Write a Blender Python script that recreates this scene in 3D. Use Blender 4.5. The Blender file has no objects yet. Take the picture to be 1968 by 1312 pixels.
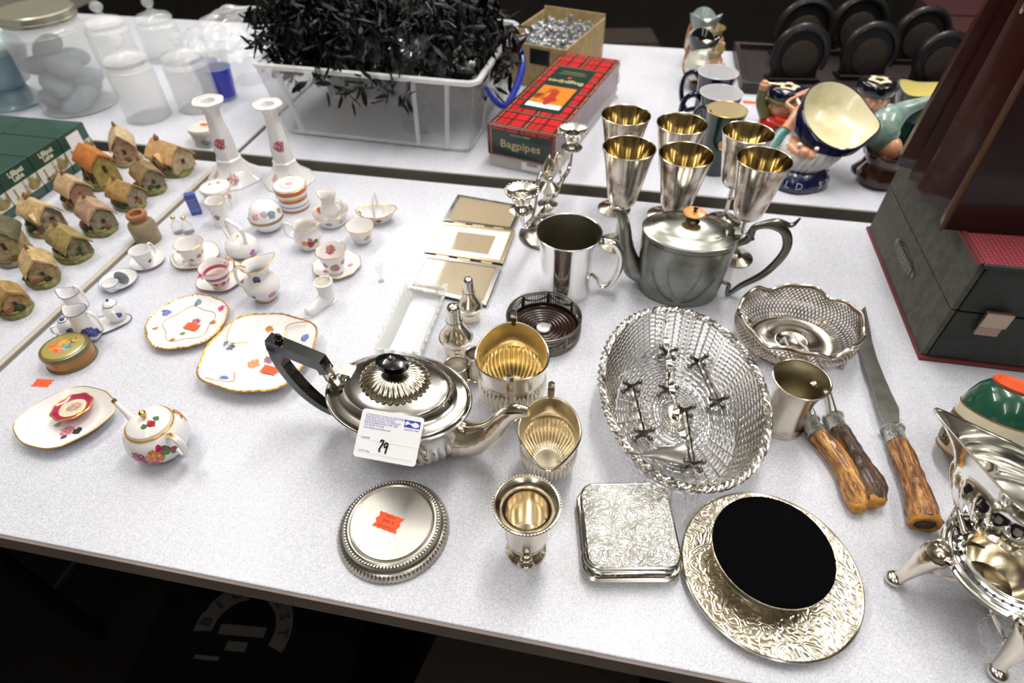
import bpy, bmesh, math, random
from mathutils import Vector, Matrix, noise
pi=math.pi; sin=math.sin; cos=math.cos; R=math.radians
SC=bpy.context.scene; COL=SC.collection
# ------------------------------------------------------------- camera
TH=0.74; CH=0.57; FPX=1155.0
_p,_ro,_y=R(44.55),R(-.56),R(11.24)
fw=Vector((0,cos(_p),-sin(_p))); rt=Vector((1,0,0)); up=rt.cross(fw)
_Rz=Matrix.Rotation(_y,3,'Z'); fw=_Rz@fw; rt=_Rz@rt; up=_Rz@up
rt,up=(rt*cos(_ro)+up*sin(_ro)),(up*cos(_ro)-rt*sin(_ro))
cam=bpy.data.cameras.new('camera'); co=bpy.data.objects.new('camera',cam); COL.objects.link(co)
cam.sensor_width=36; cam.lens=FPX/1968*36; cam.clip_start=.01
co.matrix_world=Matrix(((rt.x,up.x,-fw.x,0),(rt.y,up.y,-fw.y,0),(rt.z,up.z,-fw.z,TH+CH),(0,0,0,1)))
cam.dof.use_dof=True; cam.dof.focus_distance=.62; cam.dof.aperture_fstop=5.0
SC.camera=co
# ------------------------------------------------------------- world, lamps, exposure
SC.view_settings.view_transform='Standard'; SC.view_settings.look='None'; SC.view_settings.gamma=1; SC.view_settings.use_curve_mapping=False
SC.view_settings.exposure=0.30
W=bpy.data.worlds.new('world'); SC.world=W; W.use_nodes=True
W.node_tree.nodes['Background'].inputs[0].default_value=(.9,.93,1,1); W.node_tree.nodes['Background'].inputs[1].default_value=.2
def lamp(x,y,z,sx,sy,e,col=(1,.97,.93),rx=0):
    l=bpy.data.lights.new('strip_lamp','AREA'); l.shape='RECTANGLE'; l.size=sx; l.size_y=sy; l.energy=e; l.color=col
    o=bpy.data.objects.new('strip_lamp',l); COL.objects.link(o); o.location=(x,y,TH+z); o.rotation_euler=(rx,0,0)
for (x,y,e) in ((-1.5,1.1,17),(.15,1.25,21),(1.7,1.0,14),(-1.2,2.9,14),(.7,3.0,14),(-.5,-.9,6),(.9,-.8,6)):
    lamp(x,y,2.0,.16,1.3,e*.80); lamp(x,y,2.08,.16,1.3,e*1.15,rx=pi)  # each strip gets an upward-facing twin, added to brighten the ceiling
# ------------------------------------------------------------- pixel helpers (frame 1968x1312)
def P(x,y,z=0.0):
    d=fw+rt*((x-984)/FPX)-up*((y-656)/FPX); k=(z-CH)/d.z
    return Vector((d.x*k,d.y*k,TH+z))
def PX(p):
    q=p-Vector((0,0,TH+CH)); d=q.dot(fw); return (984+FPX*q.dot(rt)/d,656-FPX*q.dot(up)/d)
def HZ(b,t,z0=0.0):
    p=P(b[0],b[1],z0); best=(1e9,0)
    for i in range(0,500):
        h=i*.001; q=PX(p+Vector((0,0,h))); e=math.hypot((q[0]-t[0])*.6,q[1]-t[1])
        if e<best[0]: best=(e,h)
    return best[1]
def RW(x,y,z,w):
    c=P(x,y,z); xs=[PX(c+Vector((.01*cos(a*pi/18),.01*sin(a*pi/18),0)))[0] for a in range(36)]
    return .01*w/(max(xs)-min(xs))
def ANG(a,b,z=0): d=P(b[0],b[1],z)-P(a[0],a[1],z); return math.atan2(d.y,d.x)
# ------------------------------------------------------------- mesh builder
def cr(pts,k=6,closed=False):
    pts=[Vector(p) for p in pts]; n=len(pts); out=[]
    rng=range(n) if closed else range(n-1)
    for i in rng:
        p1=pts[i]; p2=pts[(i+1)%n]
        p0=pts[i-1] if (i>0 or closed) else p1*2-p2
        p3=pts[(i+2)%n] if (i+2<n or closed) else p2*2-p1
        for j in range(k):
            t=j/k
            out.append(.5*((2*p1)+(p2-p0)*t+(2*p0-5*p1+4*p2-p3)*t*t+(3*p1-p0-3*p2+p3)*t**3))
    if not closed: out.append(pts[-1])
    return out
def crf(vals,k=6): return [v.x for v in cr([(v,0,0) for v in vals],k)]
class G:
    def __init__(s): s.v=[]; s.f=[]
    def add(s,vs,fs,M=None):
        o=len(s.v)
        s.v+= [tuple(M@Vector(v)) for v in vs] if M is not None else [tuple(v) for v in vs]
        s.f+=[tuple(i+o for i in f) for f in fs]; return s
    def lathe(s,prof,n=32,fn=None,M=None,loop=False):
        vs=[];rings=[]
        for (r,z) in prof:
            if r<1e-6: rings.append([len(vs)]); q=(0,0,z); vs.append(fn(0,0,z) if fn else q)
            else:
                rings.append(list(range(len(vs),len(vs)+n)))
                for i in range(n):
                    t=2*pi*i/n; vs.append(fn(t,r,z) if fn else (r*cos(t),r*sin(t),z))
        fs=[]
        m=len(rings)
        for k in range(m if loop else m-1):
            a,b=rings[k],rings[(k+1)%m]
            if len(a)==1 and len(b)==1: continue
            for i in range(n):
                j=(i+1)%n
                if len(a)==1: fs.append((a[0],b[j],b[i]))
                elif len(b)==1: fs.append((a[i],a[j],b[0]))
                else: fs.append((a[i],a[j],b[j],b[i]))
        return s.add(vs,fs,M)
    def tube(s,pts,r,n=8,closed=False,fl=1.0,up=None,M=None,ph=0):
        pts=[Vector(p) for p in pts]; m=len(pts)
        rs=r if isinstance(r,(list,tuple)) else [r]*m
        if len(rs)!=m:
            rs=[rs[min(len(rs)-1,int(i/(m-1)*(len(rs)-1)))]*(1-((i/(m-1)*(len(rs)-1))%1))+rs[min(len(rs)-1,int(i/(m-1)*(len(rs)-1))+1)]*((i/(m-1)*(len(rs)-1))%1) for i in range(m)]
        vs=[];N=None;B=None
        for i,p in enumerate(pts):
            a=pts[i-1] if (i>0 or closed) else p; b=pts[(i+1)%m] if (i<m-1 or closed) else p
            T=(b-a); T=T.normalized() if T.length>1e-9 else Vector((0,0,1))
            if up is not None:
                B=T.cross(Vector(up)); B=B.normalized() if B.length>1e-5 else Vector((1,0,0)); N=B.cross(T)
            elif N is None:
                N=Vector((0,0,1)) if abs(T.z)<.9 else Vector((1,0,0)); N=(N-T*N.dot(T)).normalized()
            else: N=(N-T*N.dot(T)); N=N.normalized() if N.length>1e-6 else Vector((1,0,0))
            B=T.cross(N)
            for k in range(n):
                t=2*pi*k/n+ph; vs.append(p+(N*cos(t)+B*sin(t)*fl)*rs[i])
        fs=[]
        for i in range(m if closed else m-1):
            for k in range(n):
                a=i*n+k; b=i*n+(k+1)%n; c=((i+1)%m)*n+(k+1)%n; d=((i+1)%m)*n+k
                fs.append((a,b,c,d))
        if not closed:
            fs.append(tuple(range(n))[::-1]); fs.append(tuple((m-1)*n+k for k in range(n)))
        return s.add(vs,fs,M)
    def box(s,c,d,M=None):
        x,y,z=c; a,b,h=d[0]/2,d[1]/2,d[2]/2
        vs=[(x+i*a,y+j*b,z+k*h) for i in(-1,1) for j in(-1,1) for k in(-1,1)]
        return s.add(vs,[(0,1,3,2),(4,6,7,5),(0,4,5,1),(2,3,7,6),(0,2,6,4),(1,5,7,3)],M)
    def prism(s,poly,z0,z1,M=None):
        n=len(poly); vs=[(p[0],p[1],z0) for p in poly]+[(p[0],p[1],z1) for p in poly]
        return s.add(vs,[tuple(range(n))[::-1],tuple(range(n,2*n))]+[(i,(i+1)%n,(i+1)%n+n,i+n) for i in range(n)],M)
    def ell(s,c,r,nu=16,nv=10,fn=None,M=None):
        prof=[(sin(pi*i/nv),-cos(pi*i/nv)) for i in range(nv+1)]; prof[0]=(0,-1); prof[-1]=(0,1)
        def g(t,q,z):
            x,y=q*cos(t),q*sin(t)
            k=fn(Vector((x,y,z))) if fn else 1
            return (c[0]+r[0]*x*k,c[1]+r[1]*y*k,c[2]+r[2]*z*k)
        return s.lathe(prof,nu,g,M)
    def ring(s,Rr,r,z,n=48,m=8,fn=None,M=None,c=(0,0)):
        pts=[]
        for i in range(n):
            t=2*pi*i/n
            p=fn(t,Rr,z) if fn else (Rr*cos(t),Rr*sin(t),z)
            pts.append((p[0]+c[0],p[1]+c[1],p[2]))
        return s.tube(pts,r,m,closed=True,M=M)
    def band(s,curve_a,curve_b,M=None):
        n=len(curve_a); return s.add(list(curve_a)+list(curve_b),[(i,i+1,n+i+1,n+i) for i in range(n-1)],M)
def TM(loc=(0,0,0),rx=0,ry=0,rz=0,s=1):
    return Matrix.Translation(loc)@Matrix.Rotation(rz,4,'Z')@Matrix.Rotation(ry,4,'Y')@Matrix.Rotation(rx,4,'X')@Matrix.Diagonal((s,s,s,1))
def wall(outer,t,bt=None):
    bt=t if bt is None else bt
    z0=outer[0][1]; inn=[(max(r-t,.0004),z) for r,z in outer if z>z0+bt*1.01]
    return [(0,z0)]+list(outer)+[(outer[-1][0]-t*.5,outer[-1][1]+t*.35)]+inn[::-1]+[(inn[0][0],z0+bt),(0,z0+bt)]
def part(name,g,mat,parent=None,kind=None,label=None,smooth=38,bev=0,mesh_only=False,recalc=True,solid=0,sub=0):
    me=bpy.data.meshes.new(name); me.from_pydata(g.v,[],g.f)
    if recalc:
        b=bmesh.new(); b.from_mesh(me); bmesh.ops.recalc_face_normals(b,faces=b.faces); b.to_mesh(me); b.free()
    me.materials.append(mat)
    if smooth:
        me.polygons.foreach_set('use_smooth',[True]*len(me.polygons))
        if smooth<180: me.set_sharp_from_angle(angle=R(smooth))
    o=bpy.data.objects.new(name,me); COL.objects.link(o)
    if parent: o.parent=parent
    if kind: o['kind']=kind
    if label: o['label']=label
    if solid:
        m=o.modifiers.new('thickness','SOLIDIFY'); m.thickness=solid; m.offset=0
    if bev:
        m=o.modifiers.new('bevel','BEVEL'); m.width=bev; m.segments=3; m.limit_method='ANGLE'; m.angle_limit=R(40)
    if sub:
        m=o.modifiers.new('subsurf','SUBSURF'); m.levels=sub; m.render_levels=sub
    return o
def tag(o,label,cat,group=None,kind=None):
    if label: o['label']=label
    if cat: o['category']=cat
    if group: o['group']=group
    if kind: o['kind']=kind
    return o
def thing(name,label,cat,loc,rz=0,group=None,rot=None):
    o=bpy.data.objects.new(name,None); o.empty_display_size=.02; COL.objects.link(o)
    o.location=loc if len(loc)==3 else P(loc[0],loc[1]); o.rotation_euler=rot if rot else (0,0,rz)
    return tag(o,label,cat,group)
def dup(src,label,loc,rz=None,group=None,scale=None):
    def cp(o,par):
        c=o.copy(); COL.objects.link(c); c.parent=par
        for ch in list(o.children): cp(ch,c)
        return c
    r=cp(src,None); r.location=loc if len(loc)==3 else P(loc[0],loc[1])
    if rz is not None: r.rotation_euler=(0,0,rz)
    if scale: r.scale=(scale,)*3 if not isinstance(scale,tuple) else scale
    r['label']=label
    if group: r['group']=group
    return r
def text(name,s,size,mat,parent,M,align='CENTER',ext=.00008,bold=0,sx=1.0,kind=None):
    cu=bpy.data.curves.new('t','FONT'); cu.body=s; cu.size=size; cu.align_x=align; cu.align_y='CENTER'; cu.extrude=ext; cu.offset=bold; cu.resolution_u=2
    o=bpy.data.objects.new('t',cu); me=bpy.data.meshes.new_from_object(o); bpy.data.objects.remove(o); bpy.data.curves.remove(cu)
    me.transform(M@Matrix.Diagonal((sx,1,1,1))); me.materials.clear(); me.materials.append(mat); me.name=name
    q=bpy.data.objects.new(name,me); COL.objects.link(q); q.parent=parent; return q
# ------------------------------------------------------------- materials
MATS={}
class NT:
    def __init__(s,name):
        s.m=bpy.data.materials.new(name); s.m.use_nodes=True; s.t=s.m.node_tree; s.b=s.t.nodes['Principled BSDF']
        s._tc=None
    def n(s,t,**k):
        o=s.t.nodes.new(t)
        for a,b in k.items(): setattr(o,a,b)
        return o
    def l(s,a,b): s.t.links.new(a,b)
    def tc(s):
        if not s._tc: s._tc=s.n('ShaderNodeTexCoord').outputs['Object']
        return s._tc
    def math(s,op,a,b=None,c=None):
        o=s.n('ShaderNodeMath',operation=op)
        for i,v in enumerate((a,b,c)):
            if v is None: continue
            if isinstance(v,(int,float)): o.inputs[i].default_value=v
            else: s.l(v,o.inputs[i])
        return o.outputs[0]
    def mix(s,f,a,b,bt='MIX'):
        o=s.n('ShaderNodeMix',data_type='RGBA',blend_type=bt)
        for i,v in ((0,f),(6,a),(7,b)):
            if isinstance(v,(int,float)): o.inputs[i].default_value=v
            elif isinstance(v,(tuple,list)): o.inputs[i].default_value=(*v[:3],1)
            else: s.l(v,o.inputs[i])
        return o.outputs[2]
    def noise(s,scale,detail=3,rough=.5,vec=None,dist=0):
        o=s.n('ShaderNodeTexNoise'); o.inputs['Scale'].default_value=scale; o.inputs['Detail'].default_value=detail; o.inputs['Roughness'].default_value=rough; o.inputs['Distortion'].default_value=dist
        s.l(vec or s.tc(),o.inputs['Vector']); return o
    def ramp(s,f,stops,inter='LINEAR'):
        o=s.n('ShaderNodeValToRGB'); r=o.color_ramp; r.interpolation=inter
        while len(r.elements)<len(stops): r.elements.new(.5)
        for e,(p,c) in zip(r.elements,stops): e.position=p; e.color=(*c[:3],1) if isinstance(c,(tuple,list)) else (c,c,c,1)
        s.l(f,o.inputs[0]); return o.outputs[0]
    def bump(s,h,strength=.3,dist=.001):
        o=s.n('ShaderNodeBump'); o.inputs['Strength'].default_value=strength; o.inputs['Distance'].default_value=dist
        s.l(h,o.inputs['Height']); s.l(o.outputs[0],s.b.inputs['Normal']); return o
    def sep(s,vec=None):
        o=s.n('ShaderNodeSeparateXYZ'); s.l(vec or s.tc(),o.inputs[0]); return o.outputs
def srgb(h):
    h=h.lstrip('#'); c=[int(h[i:i+2],16)/255 for i in (0,2,4)]
    return tuple(x/12.92 if x<=.04045 else ((x+.055)/1.055)**2.4 for x in c)
def mat(name,col,rough=.4,metal=0,trans=0,ior=1.45,coat=0,var=None,bump=None,sheen=0,spots=None,alpha=1,emit=0,spec=None,band=None):
    """var=(scale,col2,lo,hi); bump=(scale,strength,dist,kind); spots=[(x,y,z,r,[colours],cell)]; band=[(z0,z1,col)]"""
    if name in MATS: return MATS[name]
    s=NT(name); MATS[name]=s.m
    if isinstance(col,str): col=srgb(col)
    b=s.b; b.inputs['Roughness'].default_value=rough; b.inputs['Metallic'].default_value=metal
    b.inputs['Transmission Weight'].default_value=trans; b.inputs['IOR'].default_value=ior; b.inputs['Coat Weight'].default_value=coat; b.inputs['Coat Roughness'].default_value=.05
    b.inputs['Alpha'].default_value=alpha
    if spec is not None: b.inputs['Specular IOR Level'].default_value=spec
    if sheen: b.inputs['Sheen Weight'].default_value=sheen
    c=col
    if var:
        c2=srgb(var[1]) if isinstance(var[1],str) else var[1]
        f=s.ramp(s.noise(var[0],5,.6).outputs[0],[(var[2],0),(var[3],1)])
        c=s.mix(f,c,c2)
    if band:
        z=s.sep()[2]
        for z0,z1,bc in band:
            f=s.math('MULTIPLY',s.math('GREATER_THAN',z,z0),s.math('LESS_THAN',z,z1)); c=s.mix(f,c,srgb(bc) if isinstance(bc,str) else bc)
    if spots:
        nz=s.noise(260,2,.5).outputs[0]
        vor={}
        for sp in spots:
            x,y,z,r,cols=sp[:5]; cell=sp[5] if len(sp)>5 else 2.2/r
            d=s.n('ShaderNodeVectorMath',operation='DISTANCE'); s.l(s.tc(),d.inputs[0]); d.inputs[1].default_value=(x,y,z)
            f=s.math('LESS_THAN',s.math('ADD',d.outputs['Value'],s.math('MULTIPLY',nz,r*1.0)),r*1.4)
            if len(cols)==1: cc=srgb(cols[0])
            else:
                if cell not in vor:
                    v=s.n('ShaderNodeTexVoronoi'); v.inputs['Scale'].default_value=cell; s.l(s.tc(),v.inputs['Vector']); vor[cell]=s.sep(v.outputs['Color'])[0]
                cc=s.ramp(vor[cell],[(i/len(cols),srgb(h)) for i,h in enumerate(cols)],'CONSTANT')
            c=s.mix(f,c,cc)
    if isinstance(c,tuple): b.inputs['Base Color'].default_value=(*c[:3],1)
    else: s.l(c,b.inputs['Base Color'])
    if bump:
        sc,st,di=bump[:3]; kind=bump[3] if len(bump)>3 else 'noise'
        if kind=='noise': h=s.noise(sc,4,.6).outputs[0]
        elif kind=='voronoi':
            v=s.n('ShaderNodeTexVoronoi'); v.inputs['Scale'].default_value=sc; s.l(s.tc(),v.inputs['Vector']); h=v.outputs['Distance']
        elif kind=='scroll':
            nn=s.noise(sc*.5,2,.5); m_=s.n('ShaderNodeMix',data_type='VECTOR'); m_.inputs[0].default_value=.035; s.l(s.tc(),m_.inputs[4]); s.l(nn.outputs['Color'],m_.inputs[5])
            v=s.n('ShaderNodeTexVoronoi'); v.inputs['Scale'].default_value=sc; s.l(m_.outputs[1],v.inputs['Vector'])
            h=s.math('SINE',s.math('MULTIPLY',v.outputs['Distance'],22.0))
        elif kind=='weave':
            o=s.sep(); h=s.math('MULTIPLY',s.math('SINE',s.math('MULTIPLY',o[0],sc)),s.math('SINE',s.math('MULTIPLY',o[1],sc)))
        s.bump(h,st,di)
    if emit:
        b.inputs['Emission Color'].default_value=(*col[:3],1); b.inputs['Emission Strength'].default_value=emit
    return s.m
SILVER=mat('silver',(.80,.77,.71),.13,1,var=(25,(.66,.60,.50),.5,.8))
SILVERB=mat('bright_silver',(.86,.85,.82),.1,1)
SILVERW=mat('warm_silver',(.80,.74,.62),.16,1,var=(20,(.60,.48,.34),.45,.8))
TARN=mat('tarnished_silver',(.72,.66,.57),.16,1,var=(38,(.30,.21,.15),.46,.66))
GILTIN=mat('gilt_lining',(.87,.76,.50),.10,1,var=(22,(.72,.60,.38),.4,.7))
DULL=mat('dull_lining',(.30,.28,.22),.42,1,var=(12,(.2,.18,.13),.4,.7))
PEWTER=mat('pewter',(.29,.295,.265),.3,1,var=(30,(.20,.20,.175),.4,.7),bump=(300,.08,.0004))
DARKM=mat('dark_metal',(.14,.135,.12),.3,1,bump=(60,.2,.0006))
GOLD=mat('gold',(.83,.55,.17),.2,1)
BRASS=mat('pale_brass',(.86,.72,.45),.22,1)
BLACK=mat('black_plastic','#0b0b0d',.25,coat=.5)
CHINA=mat('white_china','#eceaea',.12,coat=.3)
GLASS=mat('clear_glass',(.96,.98,.97),.02,trans=1,ior=1.46)
ORANGE=mat('orange_sticker','#ff5a2a',.6)
WHITE=mat('white_card','#f2f2f6',.6)
def engraved(name,base,rough,sc=110,st=.5,di=.0012): return mat(name,base,rough,1,bump=(sc,st,di,'scroll'),var=(20,tuple(x*.75 for x in base),.45,.75))
# ------------------------------------------------------------- room
def struct(name,g,m,parent=None,**k):
    o=part(name,g,m,parent,smooth=0,**k)
    if not parent: o['kind']='structure'
    return o
def simple(name,c,d,m): return struct(name,G().box(c,d),m)
FLOORM=mat('dark_floor','#0e0b09',.7,var=(3,'#080606',.4,.6),spec=.2)
WALLM=mat('hall_wall','#c4beb4',.8,var=(2,'#b5aea2',.4,.6)); CEILM=mat('hall_ceiling','#d9d7d0',.9,var=(3,'#c9c6bd',.4,.6))
simple('floor',(0,1.5,-.05),(8,9,.1),FLOORM)
simple('ceiling',(0,1.5,3.25),(8,9,.1),CEILM)
simple('wall_back',(0,6.05,1.6),(8,.1,3.2),WALLM); simple('wall_front',(0,-3.05,1.6),(8,.1,3.2),WALLM)
simple('wall_left',(-4.05,1.5,1.6),(.1,9,3.2),WALLM); simple('wall_right',(4.05,1.5,1.6),(.1,9,3.2),WALLM)
# ------------------------------------------------------------- tables
def lam_mat():
    s=NT('speckled_laminate'); s.b.inputs['Roughness'].default_value=.34
    a=s.noise(1400,2,.8).outputs[0]; b=s.noise(560,3,.7).outputs[0]
    f=s.ramp(s.math('ADD',s.math('MULTIPLY',a,.6),s.math('MULTIPLY',b,.4)),[(.42,0),(.56,1)])
    c=s.mix(f,srgb('#a6aab8'),srgb('#dedfe8')); g=s.ramp(s.noise(5,3,.6).outputs[0],[(.35,0),(.75,.3)])
    c=s.mix(g,c,srgb('#cfd0da')); s.l(c,s.b.inputs['Base Color']); s.bump(a,.05,.0003); return s.m
LAM=lam_mat(); EDGE=mat('brown_grey_edging','#857a76',.6,var=(8,'#6f6562',.4,.7)); EDGED=mat('dark_edging','#86827a',.5,var=(8,'#736f67',.4,.7)); EDGEL=mat('pale_joint_strip','#b9b3a8',.4)
LEGM=mat('table_leg_steel','#232427',.4,metal=.6)
def table(label,x0,x1,y0,y1,front_mat,strip=None,legs=True):
    t=thing('folding_table',label,'table',((x0+x1)/2,y0,0),0,None)
    ox=(x0+x1)/2; a=(x1-x0)/2; d=y1-y0; e=.003
    part('tabletop',G().box((0,d/2,TH-.0135),(2*a-2*e,d-2*e,.027)),LAM,t,smooth=0,bev=.0015)
    part('edging',G().box((0,e/2,TH-.0145),(2*a,e,.026)).box((0,d-e/2,TH-.0145),(2*a,e,.026)).box((-a+e/2,d/2,TH-.0145),(e,d,.026)).box((a-e/2,d/2,TH-.0145),(e,d,.026)),front_mat,t,smooth=0)
    part('under_frame',G().box((0,.1,TH-.05),(2*a-.2,.03,.045)).box((0,d-.1,TH-.05),(2*a-.2,.03,.045)),LEGM,t,smooth=0)
    for sx in (-1,1):
        g=G(); X=sx*(a-.18)
        for yy in (.1,d-.1): g.tube([(X,yy,0),(X,yy,TH-.04)],.014,10)
        g.tube([(X,.1,.18),(X,d-.1,.18)],.01,8); g.tube([(X,.1,.5),(X-sx*.35,.3,TH-.05)],.008,8)
        part('leg_frame',g,LEGM,t)
    if strip: part('joint_strip',G().box((a-.004,d/2,TH-.006),(.009,d-.004,.0135)),strip,t,smooth=0,bev=.002)
    return t
table('white speckled folding table carrying the silverware and china',-.758,1.10,.193,.958,EDGE)
table('white speckled folding table under the green boxes and model cottages',-2.62,-.764,.193,.958,EDGE,EDGEL)
table('white speckled folding table behind, carrying the plastic storage box and mugs',-.752,1.10,.993,1.745,EDGED)
table('white speckled folding table behind, carrying the glass jars',-2.62,-.757,.993,1.745,EDGED)
# ============================================================= SILVER
def fl(N,amp,z0,z1,ex=1,ey=1,ph=0):
    def f(t,r,z):
        k=1.0
        if z0<=z<=z1:
            w=min(1,(z-z0)/.003,(z1-z)/.003); k=1+amp*w*(abs(sin(N*t/2+ph))-.6)
        return (ex*r*k*cos(t),ey*r*k*sin(t),z)
    return f
def beads(g,Rr,z,n,r,ex=1,ey=1,el=1.0):
    for i in range(n):
        t=2*pi*i/n; g.ell((0,0,0),(r,r*el,r),6,4,M=TM((Rr*ex*cos(t),Rr*ey*sin(t),z),rz=t))
    return g
# --- round lid with orange sticker
t=thing('pewter_stand','round tarnished silver stand with beaded rings and an orange price sticker','stand',(-.1798,.2747,TH))
LIDM=mat('worn_plate_silver',(.56,.53,.47),.27,1,var=(35,(.38,.36,.31),.4,.7))
g=G().lathe([(0,.0005),(.0555,.0005),(.0565,.002),(.0562,.0045),(.054,.007),(.0535,.0085),(.0515,.009),(.0495,.0105),(.048,.0135),(.0475,.0155),(.0455,.0165),(.044,.0175),(.0425,.0175),(.0415,.0165),(.0405,.0162),(0,.0165)],336,lambda t,r,z:(r*cos(t)*(1+(.012*sin(84*t) if .001<z<.008 else 0)),r*sin(t)*(1+(.012*sin(84*t) if .001<z<.008 else 0)),z))
part('body',g,LIDM,t,smooth=50)
part('bead_border',beads(G(),.0470,.0160,90,.0013),SILVER,t,kind='stuff')
part('plate_disc',G().lathe([(0,.0162),(.0400,.0162),(.0402,.0168),(.0398,.0172),(.037,.0170),(0,.0171)],64),mat('brushed_plate',(.72,.70,.65),.3,1,var=(14,(.55,.53,.48),.45,.7)),t)
def sticker(parent,M,w=.021,h=.0145,txt=True):
    o=[]
    for i in range(9): o.append((-w/2+w*i/8,-h/2+(.0007 if i%2 else 0)))
    for i in range(5): o.append((w/2-(.0016 if i in(1,3) else 0)+(.0008 if i==2 else 0),-h/2+h*(i+.5)/5))
    for i in range(9): o.append((w/2-w*i/8,h/2-(.0007 if i%2 else 0)))
    for i in range(5): o.append((-w/2+(.0016 if i in(1,3) else 0),h/2-h*(i+.5)/5))
    n=len(o); vs=[tuple(M@Vector((x,y,0))) for x,y in o]+[tuple(M@Vector((x,y,.0002))) for x,y in o]
    g=G().add(vs,[tuple(range(n))[::-1],tuple(range(n,2*n))]+[(i,(i+1)%n,(i+1)%n+n,i+n) for i in range(n)])
    s=part('price_sticker',g,ORANGE,parent,smooth=0,label='orange wavy-edged price sticker')
    if txt:
        INK=mat('sticker_ink','#8a2412',.6)
        text('sticker_text','LITHGOW',.0032,INK,s,M@TM((0,h*.30,.0003)),sx=1.2); text('sticker_text','S 265',.0042,INK,s,M@TM((0,-.0005,.0003)),sx=1.3); text('sticker_text','AUCTIONEERS',.0016,INK,s,M@TM((0,-h*.33,.0003)))
    return s
sticker(t,TM((-.0035,-.001,.0173),rz=R(180-10)),.0265,.018)
# --- coaster set
def rrect(a,b,r,n=6):
    o=[]
    for cx,cy,s in ((a-r,b-r,0),(-a+r,b-r,90),(-a+r,-b+r,180),(a-r,-b+r,270)):
        for i in range(n+1): q=R(s+90*i/n); o.append((cx+r*cos(q),cy+r*sin(q)))
    return o
ch=.030; c=[P(*q,ch) for q in ((1113,926),(1283,925),(1314,1090),(1131,1092))]
cc=sum(c,Vector())/4; wx=((c[1]-c[0]).length+(c[2]-c[3]).length)/2; wy=((c[3]-c[0]).length+(c[2]-c[1]).length)/2
ENG=engraved('engraved_silver',(.86,.85,.81),.28,120,.5,.001); ENGB=engraved('scroll_chased_silver',(.74,.69,.57),.22,80,.28,.0006)
rz=math.atan2((c[1]-c[0]).y+(c[2]-c[3]).y,(c[1]-c[0]).x+(c[2]-c[3]).x)
holder=thing('coaster_holder','shallow square silver holder under the stack of engraved coasters','coaster holder',(cc.x,cc.y,TH),rz)
a,b=wx/2+.002,wy/2+.002
part('tray',G().prism(rrect(a,b,.015),0,.004).prism(rrect(a-.001,b-.001,.014),.004,.0105),SILVER,holder,smooth=60)
part('rim',G().tube([(x,y,.011) for x,y in rrect(a,b,.015)],.0012,6,closed=True),SILVER,holder)
cz=.0125
for i in range(3):
    k=thing('engraved_coaster',['lowest of the three engraved square silver coasters','middle one of the three engraved square silver coasters','topmost engraved square silver coaster, its scrollwork face showing'][i],'coaster',(cc.x+(.0008,-.001,0)[i],cc.y+(.001,-.0008,0)[i],TH+cz+i*.0058),rz+(.03,-.03,0)[i],'square silver coasters in the holder')
    part('plate',G().prism(rrect(wx/2-.0015,wy/2-.0015,.014),.0,.004),ENG,k,smooth=50,bev=.0004)
    part('edge',G().tube([(x,y,.003) for x,y in rrect(wx/2-.0012,wy/2-.0012,.014)],.0014,6,closed=True),SILVERB,k)
    part('felt_back',G().prism(rrect(wx/2-.004,wy/2-.004,.013),-.0012,0),BLACK,k,smooth=0)
# --- platter and velvet stand
pc=Vector((.1903,.298,TH))
t=thing('round_platter','large round silver platter chased with scrolls, at the front right','platter',pc)
g=G().lathe([(0,.004),(.05,.004),(.078,.006),(.0815,.0075),(.083,.0085),(.0828,.0100),(.081,.0102),(.078,.0095),(.050,.0085),(0,.008)],96)
part('dish',g,ENGB,t,smooth=60)
part('rim',G().ring(.0825,.0012,.0096,96,6),SILVERW,t)
for i in range(4): q=R(45+90*i); part('foot',G().ell((.055*cos(q),.055*sin(q),.002),(.006,.006,.0026),10,6),SILVER,t)
vz=.037; vc=Vector((.349*(CH-vz),.5715*(CH-vz),0)); vr=.1034*(CH-vz)
for q in range(3): pass
BROWNED=mat('tarnished_rim_silver',(.60,.54,.44),.2,1,var=(30,(.4,.32,.22),.4,.7))
t=thing('velvet_topped_stand','round silver stand topped with a black velvet disc, on the platter','stand',(vc.x,vc.y,TH+.0095))
zt=vz-.0095
g=G().lathe([(0,0),(vr*.80,0),(vr*.86,.0012),(vr*.87,.0035),(vr*.82,.0055),(vr*.80,.0075),(vr*.84,.0095),(vr*.85,.011),(vr*.82,.0125),(vr*.86,zt-.009),(vr*.95,zt-.0055),(vr,zt-.0035),(vr,zt-.001),(0,zt-.001)],96)
part('silver_body',g,BROWNED,t,smooth=60)
VEL=mat('black_velvet','#020204',.95,sheen=.04,spec=.05)
part('velvet_disc',G().lathe([(0,zt-.001),(vr*.995,zt-.001),(vr*1.0,zt-.0002),(vr*.99,zt+.0006),(0,zt+.0006)],96),VEL,t)
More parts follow.
